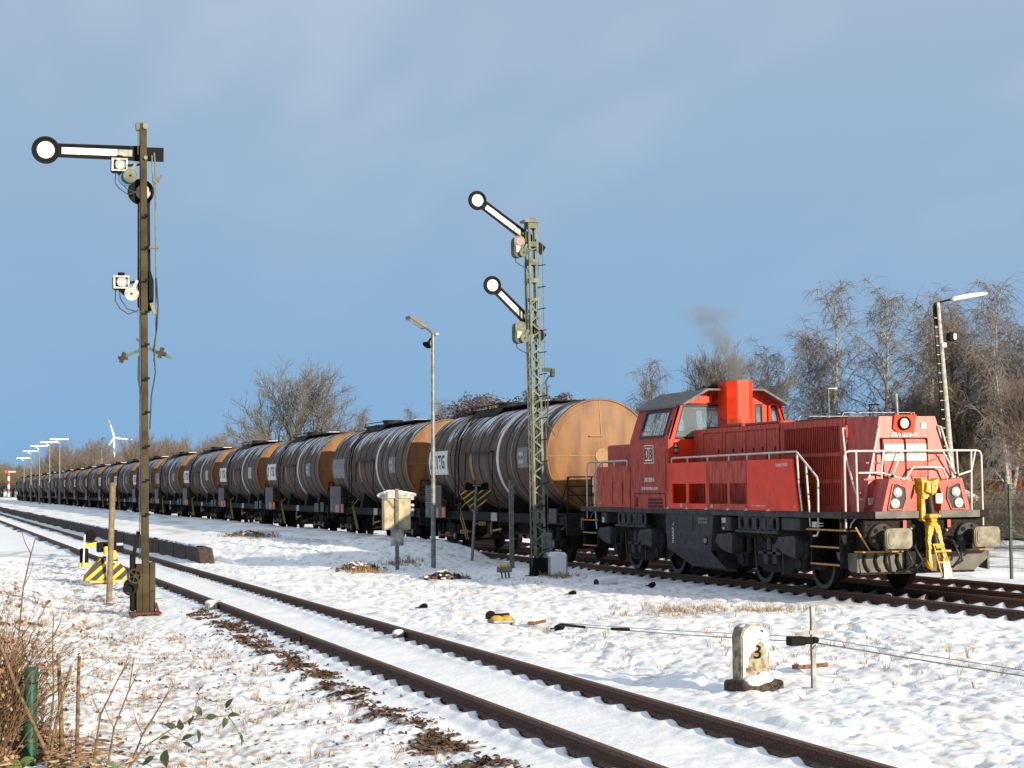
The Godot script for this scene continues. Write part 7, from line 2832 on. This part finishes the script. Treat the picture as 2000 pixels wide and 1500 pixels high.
	var kinds := [[f1, "bark", "grey_twig"], [f2, "birch_bark", "birch_twig"], [f3, "bark", "brown_twig"], [f1, "mossy_bark", "olive_twig"]]
	var li := [[], [], [], []]
	for k in 130:
		var x := 24.0 + 42.0 * r.randf()
		var t := r.randf_range(296.0, 390.0)
		if x < 27.0: t += 40.0
		var s := r.randf_range(0.60, 1.08)
		if absf(x - t * 0.0965) < 2.2: s *= 0.6
		li[[0, 1, 2, 2, 3][r.randi() % 5]].append(Transform3D(Basis(Vector3.UP, r.randf() * TAU).scaled(Vector3.ONE * s), V(x, -0.3, -t)))
	for k in 60:     # on past the round tree, behind the train
		var t := r.randf_range(200.0, 300.0)
		var x := t * r.randf_range(0.18, 0.30)
		li[r.randi() % 4].append(Transform3D(Basis(Vector3.UP, r.randf() * TAU).scaled(Vector3.ONE * r.randf_range(0.5, 0.75)), V(x, -0.3, -t)))
	for k in 150:    # very far, along the line
		var x := r.randf_range(-30.0, 52.0)
		li[[0, 2, 3, 3][r.randi() % 4]].append(Transform3D(Basis(Vector3.UP, r.randf() * TAU).scaled(Vector3(1.3, r.randf_range(0.7, 1.0), 1.3)), V(x, -0.3, -r.randf_range(600.0, 680.0))))
	for k in 4:
		var o := Node3D.new()
		o.name = "far_woodland" if k == 0 else "far_woodland_%03d" % k
		add_child(o)
		tag(o, ["mass of grey bare trees in the far wood", "pale birches mixed into the far wood", "mass of brown bare trees in the far wood", "olive-tinged bare trees in the far wood"][k], "woodland", "", "stuff")
		many("trunks", kinds[k][0][0], kinds[k][1], li[k], o)
		many("crowns", kinds[k][0][1], kinds[k][2], li[k], o)
	plant("birch_tree", "pale forked birch in the far wood, left of the wind turbine", "tree", birch(10.0, 91, 3, 0.2, 0.5), ["birch_bark", "birch_twig"], V(26.6, 0, -298.0), 0.0, 1.08)
	plant("birch_tree", "white-stemmed birch in the far wood, below the turbine's hub", "tree", f2, ["birch_bark", "grey_twig"], V(29.2, 0, -297.0), 0.8, 0.85)

func grass_tuft(seed_: int, n: int, h: float, lean: float, w: float) -> ArrayMesh:
	var r := RandomNumberGenerator.new()
	r.seed = seed_
	var m := MB.new()
	m.use_c = true
	for k in n:
		var a := r.randf() * TAU
		var d := Vector3(cos(a), 0, sin(a))
		var s := d.cross(Vector3.UP) * w
		var p := d * r.randf_range(0.0, 0.035) - Vector3(0, 0.02, 0)
		var hh := h * r.randf_range(0.5, 1.0)
		var mid := p + d * lean * hh * 0.35 + Vector3(0, hh * 0.6, 0)
		var tip := p + d * lean * hh + Vector3(0, hh, 0)
		var t := r.randf()
		m.col = Color(0.40, 0.29, 0.15).lerp(Color(0.20, 0.10, 0.05), t)
		m.quad(p - s, p + s, mid + s * 0.8, mid - s * 0.8)
		m.tri(mid - s * 0.8, mid + s * 0.8, tip)
	return m.mesh()

func curled_leaf() -> ArrayMesh:
	var m := MB.new()
	m.use_c = true
	m.col = Color.WHITE
	m.quad(V(-0.025, 0.0, -0.012), V(-0.02, 0.010, 0.016), V(0.016, 0.003, 0.018), V(0.012, 0.012, -0.016))
	m.quad(V(0.012, 0.012, -0.016), V(0.016, 0.003, 0.018), V(0.038, 0.012, 0.004), V(0.030, 0.016, -0.006))
	return m.mesh()

func foreground() -> void:
	var r := RandomNumberGenerator.new()
	r.seed = 99
	var leaf := curled_leaf()
	# leaf litter along the ballast edge
	var list := []
	var cols := []
	var tones := [Color(0.13, 0.052, 0.026), Color(0.075, 0.036, 0.021), Color(0.17, 0.085, 0.042), Color(0.045, 0.030, 0.021), Color(0.075, 0.066, 0.026)]
	var k := 0
	while list.size() < 2600 and k < 60000:
		k += 1
		var t := r.randf_range(13.0, 34.0)
		var xb := 4.22 + clampf((t - 15.0) * 0.028, 0.0, 0.45)
		var x := xb + r.randfn(0.0, 0.15)
		var q := nz3.get_noise_2d(x * 1.7 + 9.0, t * 1.1)
		var b := nz2.get_noise_2d(x + 77.0, t * 0.6)
		if q * 0.32 + b * 0.40 + 0.02 < r.randf_range(0.0, 0.24): continue
		list.append(Transform3D(Basis.from_euler(Vector3(r.randfn(0, 0.4), r.randf() * TAU, r.randfn(0, 0.4))).scaled(Vector3.ONE * r.randf_range(0.6, 1.25)), V(x, gh(x, t) + 0.004, -t)))
		cols.append(tones[r.randi() % 5])
	var o := many("leaf_litter", leaf, "litter", list, self, cols)
	tag(o, "dark wet fallen leaves in a strip along the near track's ballast edge", "leaves")
	# leaves and straw over the snow at the left
	list = []
	cols = []
	for i in 2600:
		var t := r.randf_range(13.5, 30.0)
		var x := 0.2 + 4.0 * pow(r.randf(), 1.25)
		if nz2.get_noise_2d(x * 0.7, t * 0.5) < r.randf_range(-0.45, 0.45): continue
		list.append(Transform3D(Basis.from_euler(Vector3(r.randfn(0, 0.5), r.randf() * TAU, r.randfn(0, 0.5))).scaled(Vector3.ONE * r.randf_range(0.35, 1.0)), V(x, gh(x, t) + 0.004, -t)))
		cols.append(tones[[0, 1, 2, 2, 3][r.randi() % 5]])
	tag(many("scattered_leaves", leaf, "litter", list, self, cols), "brown leaves scattered over the thin snow at the left", "leaves")
	for g in 3:
		list = []
		var tuft := grass_tuft(200 + g, 7, [0.075, 0.11, 0.16][g], [1.0, 0.7, 0.5][g], 0.0035)
		for i in [3000, 1300, 420][g]:
			var t := r.randf_range(13.5, 40.0)
			var x := 0.1 + 3.9 * pow(r.randf(), 1.1)
			if nz2.get_noise_2d(x * 0.8 + 5.0, t * 0.6) < r.randf_range(-0.25, 0.55): continue
			list.append(Transform3D(Basis(Vector3.UP, r.randf() * TAU).scaled(Vector3.ONE * r.randf_range(0.6, 1.3)), V(x, gh(x, t), -t)))
		# between the tracks
		for q in [[12.6, 29.6, 1.5, 1.3, [110, 110, 30][g]], [13.9, 28.8, 0.7, 0.8, [30, 40, 14][g]], [10.5, 24.0, 2.6, 7.0, [120, 60, 10][g]], [12.0, 20.0, 2.0, 4.0, [60, 40, 10][g]], [11.0, 47.7, 0.5, 0.9, [60, 100, 60][g]], [12.7, 50.4, 0.6, 0.8, [50, 80, 40][g]], [11.3, 66.0, 1.0, 3.0, [40, 80, 60][g]], [14.2, 41.3, 0.5, 0.5, [20, 40, 20][g]], [11.5, 38.0, 2.5, 8.0, [60, 30, 4][g]]]:
			for i in q[4]:
				var x: float = q[0] + r.randfn(0, 0.5) * q[2]
				var t: float = q[1] + r.randfn(0, 0.5) * q[3]
				list.append(Transform3D(Basis(Vector3.UP, r.randf() * TAU).scaled(Vector3.ONE * r.randf_range(0.6, 1.5)), V(x, gh(x, t), -t)))
		tag(many("dead_grass", tuft, "straw", list), ["short dead grass poking through the snow", "dead grass blades poking through the snow", "taller dead grass stalks poking through the snow"][g], "grass")
	# leaf heaps at the posts
	for q in [[11.62, 42.0, 0.45, 0.4, 260, "heap of snow-dusted brown leaves in front of the slim lamp post"], [10.95, 48.2, 0.42, 0.5, 220, "rusty brown clump of dead plants by the beige box's post"], [11.2, 67.0, 0.7, 1.6, 160, "clump of frosted dead plants on the platform end"]]:
		o = null
		var hp := thing("leaf_heap", q[5], "leaves", V(q[0], 0, -q[1]))
		var a := []
		var ac := []
		var sn := []
		var y0 := gh(q[0], q[1])
		for i in q[4]:
			var u := Vector2(r.randfn(0, 0.5), r.randfn(0, 0.5))
			var hgt := 0.20 * exp(-u.length_squared())
			a.append(Transform3D(Basis.from_euler(Vector3(r.randf() * TAU, r.randf() * TAU, 0)).scaled(Vector3.ONE * r.randf_range(1.2, 2.6)), V(u.x * q[2], y0 + r.randf_range(0.0, 1.0) * hgt, u.y * q[3])))
			ac.append(tones[[0, 1, 2, 1][r.randi() % 4]])
			if r.randf() < 0.10:
				sn.append(V(u.x * q[2], y0 + hgt * 0.95, u.y * q[3]))
		many("dead_leaves", leaf, "litter", a, hp, ac)
		var m := MB.new()
		for p in sn:
			m.ball(p, V(r.randf_range(0.03, 0.08), r.randf_range(0.02, 0.035), r.randf_range(0.03, 0.07)), 4, 7)
		tag(part("snow_bits", m, "snow_cap", hp), "", "", "", "stuff")
		var tf := grass_tuft(300, 9, 0.26, 0.5, 0.005)
		a = []
		for i in 30:
			a.append(Transform3D(Basis(Vector3.UP, r.randf() * TAU).scaled(Vector3.ONE * r.randf_range(0.5, 1.2)), V(r.randfn(0, 0.6) * q[2], y0, r.randfn(0, 0.6) * q[3])))
		many("dead_stalks", tf, "straw", a, hp)
	# ---- thicket in the near left corner
	var tw := MB.new()
	var dl := []
	var dc := []
	for i in 950:
		var x := 0.30 + absf(r.randfn(0, 0.34))
		var t := r.randf_range(15.2 if x < 0.58 else 16.5, 17.6)
		var hgt := 1.42 * exp(-pow(maxf(0.0, x - 0.52) / 0.42, 1.5)) * r.randf_range(0.45, 1.0) + 0.10
		var y := gh(x, t)
		var d := Vector3(r.randfn(0, 0.22), 1, r.randfn(0, 0.22)).normalized()
		var p := [V(x, y - 0.05, -t)]
		for s in 5:
			d = (d + rvec(r) * 0.26 + Vector3(0, -0.04 * s, 0)).normalized()
			p.append(p[p.size() - 1] + d * hgt / 5.0)
		tw.tube(p, r.randf_range(0.003, 0.007), 5, 0.0015, false)
		for l in int(hgt * 6.0):
			var e: Vector3 = p[1 + r.randi() % 5]
			if r.randf() < 0.4 or (e.x > 0.66 and e.x < 1.02 and e.z > -16.1): continue
			dl.append(Transform3D(Basis.from_euler(Vector3(r.randfn(1.2, 0.5), r.randf() * TAU, r.randf() * TAU)).scaled(Vector3(r.randf_range(0.35, 1.0), 0.8, r.randf_range(0.10, 0.30))), e + rvec(r) * 0.05))
			dc.append([Color(0.24, 0.115, 0.055), Color(0.15, 0.072, 0.036), Color(0.30, 0.19, 0.10), Color(0.10, 0.055, 0.030), Color(0.36, 0.26, 0.15)][r.randi() % 5])
	for i in 2600:     # the matted base of broken stalks
		var x := 0.25 + absf(r.randfn(0, 0.5))
		var t := r.randf_range(14.8, 17.2)
		if x > 0.7 and x < 0.98 and t < 15.95: t += 0.9
		dl.append(Transform3D(Basis.from_euler(Vector3(r.randfn(0, 0.5), r.randf() * TAU, r.randfn(0, 0.5))).scaled(Vector3(r.randf_range(0.8, 2.6), 0.8, r.randf_range(0.08, 0.25))), V(x, gh(x, t) + absf(r.randfn(0, 0.09)) * exp(-maxf(0.0, x - 0.7)), -t)))
		dc.append([Color(0.22, 0.13, 0.07), Color(0.15, 0.085, 0.048), Color(0.34, 0.25, 0.15), Color(0.08, 0.050, 0.032)][r.randi() % 4])
	var th := thing("dead_thicket", "tangle of rust-brown dead stems and leaves in the near left corner", "undergrowth", Vector3.ZERO)
	tag(th, "", "", "", "stuff")
	part("stems", tw, "dead_stem", th)
	many("dead_leaves", leaf, "litter", dl, th, dc)
	# tall cut stems
	for q in [[1.10, 15.8, 0.68, 0.03, 0.020, "left one of two thick tan cut stems by the green post"], [1.21, 15.7, 0.66, -0.02, 0.017, "right one of two thick tan cut stems by the green post"], [0.98, 15.6, 0.60, -0.18, 0.014, "leaning tan stem just right of the green post"], [0.62, 15.5, 0.75, 0.42, 0.018, "slanting grey stem that crosses in front of the green post"]]:
		var st := thing("cut_stem", q[5], "stem", V(q[0], gh(q[0], q[1]) - 0.04, -q[1]))
		var m := MB.new()
		var hh: float = q[2] + 0.25
		var ln: float = q[3]
		m.tube([V(ln * -0.0, 0, 0), V(-ln * 0.2, hh * 0.35, 0.01), V(-ln * 0.6, hh * 0.7, -0.01), V(-ln, hh, 0.0)] if ln < 0.3 else [V(0.42, 0, 0.02), V(0.30, hh * 0.3, 0.03), V(0.10, hh * 0.75, 0.0), V(-0.06, hh * 1.2, -0.02)], q[4], 8, q[4] * 0.8)
		part("stalk", m, "cut_stem", st)
	# long bare shoots
	for q in [[[V(0.70, -0.2, -16.0), V(0.74, 0.6, -16.0), V(0.80, 1.25, -16.0), V(0.86, 1.52, -16.0), V(0.90, 1.66, -16.0)], "tall forked bare shoot rising from the thicket at the left edge"], [[V(0.97, -0.1, -15.6), V(1.02, 0.4, -15.6), V(1.01, 0.85, -15.6), V(1.02, 1.05, -15.6)], "straight dark shoot beside the top of the thicket"], [[V(1.45, -0.2, -15.6), V(1.5, 0.1, -15.6), V(1.62, 0.4, -15.6), V(1.66, 0.66, -15.6)], "thin dark shoot curving up right of the cut stems"], [[V(1.62, -0.2, -15.5), V(1.72, 0.05, -15.5), V(1.86, 0.30, -15.4), V(1.95, 0.44, -15.4)], "thin dark shoot leaning right above the bramble"], [[V(1.34, -0.2, -15.7), V(1.40, 0.2, -15.7), V(1.55, 0.5, -15.7), V(1.63, 0.62, -15.7)], "wispy shoot behind the two cut stems"]]:
		var st := thing("bare_shoot", q[1], "stem")
		var m := MB.new()
		m.tube(q[0], 0.010, 6, 0.004)
		var p: Array = q[0]
		for s in range(2, p.size()):
			var e: Vector3 = p[s - 1]
			m.tube([e, e + V(0.05 * (1 if s % 2 else -1), 0.10, 0.02), e + V(0.08 * (1 if s % 2 else -1), 0.2, 0.02)], 0.005, 5, 0.002)
		part("shoot", m, "dead_stem", st)
	# bramble runner with green leaves
	var br := thing("bramble", "bramble runner with dark green leaves arching over the snow", "bramble", V(0, 0, 0))
	var m := MB.new()
	m.tube([V(1.55, -0.2, -15.2), V(1.72, -0.02, -15.3), V(1.95, 0.10, -15.4), V(2.10, 0.16, -15.4), V(2.25, 0.17, -15.4), V(2.42, 0.18, -15.4)], 0.007, 6, 0.004)
	m.tube([V(2.10, 0.16, -15.4), V(2.14, 0.28, -15.4), V(2.17, 0.36, -15.4)], 0.004, 5, 0.002)
	m.tube([V(2.40, 0.18, -15.4), V(2.47, 0.08, -15.4), V(2.52, -0.05, -15.4)], 0.004, 5, 0.002)
	m.tube([V(1.9, 0.08, -15.4), V(1.98, 0.02, -15.35), V(2.06, 0.0, -15.3)], 0.004, 5, 0.002)
	part("runner", m, "dead_stem", br)
	var bl := func(p: Vector3, d: Vector3, size: float, m_: String, parent: Node):
		var q := MB.new()
		var x := d.normalized()
		var s := x.cross(V(r.randf_range(-0.9, 0.9), r.randf_range(0.2, 1.3), r.randf_range(0.2, 0.9))).normalized()
		var up := s.cross(x)
		var pts := [[0.0, 0.02], [0.22, 0.24], [0.45, 0.28], [0.72, 0.17], [1.0, 0.0]]
		for i in 4:
			var a: Array = pts[i]
			var b: Array = pts[i + 1]
			var ma: Vector3 = p + x * size * a[0] + up * size * 0.10 * sin(PI * a[0])
			var mb: Vector3 = p + x * size * b[0] + up * size * 0.10 * sin(PI * b[0])
			for sd in [-1.0, 1.0]:
				var ea: Vector3 = ma + s * sd * size * a[1] + up * size * 0.06 * a[1]
				var eb: Vector3 = mb + s * sd * size * b[1] + up * size * 0.06 * b[1]
				if sd > 0:
					q.quad(ma, mb, eb, ea)
				else:
					q.quad(ma, ea, eb, mb)
		part("leaf", q, m_, parent)
	for q in [[2.15, 0.35, 0.5, 0.9, 0.12], [2.13, 0.27, 0.5, -0.7, 0.11], [2.12, 0.19, -0.3, -0.5, 0.11], [2.22, 0.17, 1.0, 0.1, 0.10], [2.38, 0.24, 0.7, 0.8, 0.11], [2.40, 0.18, 0.8, 0.0, 0.10], [2.38, 0.17, -0.2, -0.9, 0.10], [2.50, 0.03, 0.1, -1.0, 0.12], [2.15, 0.08, 0.1, -1.0, 0.12], [1.98, 0.10, -0.9, 0.3, 0.11], [2.02, 0.08, -0.2, 0.9, 0.11], [1.93, 0.03, -0.9, -0.2, 0.10], [2.02, 0.0, 0.9, 0.3, 0.12], [2.03, -0.02, 0.8, -0.5, 0.11], [1.88, -0.08, 0.1, -0.9, 0.15], [1.80, -0.12, -0.6, -0.5, 0.12]]:
		bl.call(V(q[0], q[1], -15.4), V(q[2], q[3], r.randf_range(-0.3, 0.5)), q[4], "bramble_leaf", br)
	for q in [[0.72, -0.18, "light green leaves at the foot of the green post"], [1.48, -0.26, "light green leaf clump at the bottom edge, right of the cut stems"], [0.98, -0.28, "light green leaves at the bottom edge under the thicket"]]:
		var fl := thing("leafy_weed", q[2], "plant", V(q[0], q[1] + 0.02, -15.1))
		for i in 8:
			var a := TAU * i / 8.0 + r.randf()
			bl.call(V(r.randfn(0, 0.04), r.randf_range(0.0, 0.09), r.randfn(0, 0.04)), V(cos(a), r.randf_range(0.1, 0.6), sin(a)), r.randf_range(0.09, 0.14), "fresh_leaf", fl)
	# ---- green fence post
	var gp := thing("fence_post", "round green fence post with a wire clip in the near left corner", "post", V(0.84, -0.3, -15.8))
	m = MB.new()
	m.tube([V(0.0, -0.1, 0), V(0.012, 0.89, 0)], 0.055, 24, -1.0, false)
	part("tube", m, "green_post", gp)
	m = MB.new()
	m.lathe([V2(0.0, 0.012), V2(0.045, 0.010), V2(0.060, 0.0), V2(0.060, -0.03)], turned(V(0.012, 0.892, 0), V(0, 1, 0)), 24)
	part("cap", m, "green_post", gp)
	m = MB.new()
	m.lathe([V2(0.057, 0.0), V2(0.060, 0.006), V2(0.057, 0.012)], turned(V(0.01, 0.77, 0), V(0, 1, 0)), 24)
	m.box(-0.085, -0.05, 0.70, 0.79, -0.01, 0.03, 0.006)
	part("wire_clip", m, "black_paint", gp)
	m = MB.new()
	m.tube([V(-0.06, 0.55, 0.05), V(0.03, 0.60, 0.07), V(0.08, 0.66, 0.05)], 0.004, 5)
	m.tube([V(-0.12, 0.40, 0.05), V(0.0, 0.45, 0.07), V(0.10, 0.56, 0.05)], 0.004, 5)
	m.tube([V(-0.08, 0.30, 0.05), V(0.02, 0.33, 0.07), V(0.07, 0.44, 0.05)], 0.004, 5)
	part("twine", m, "cut_stem", gp)
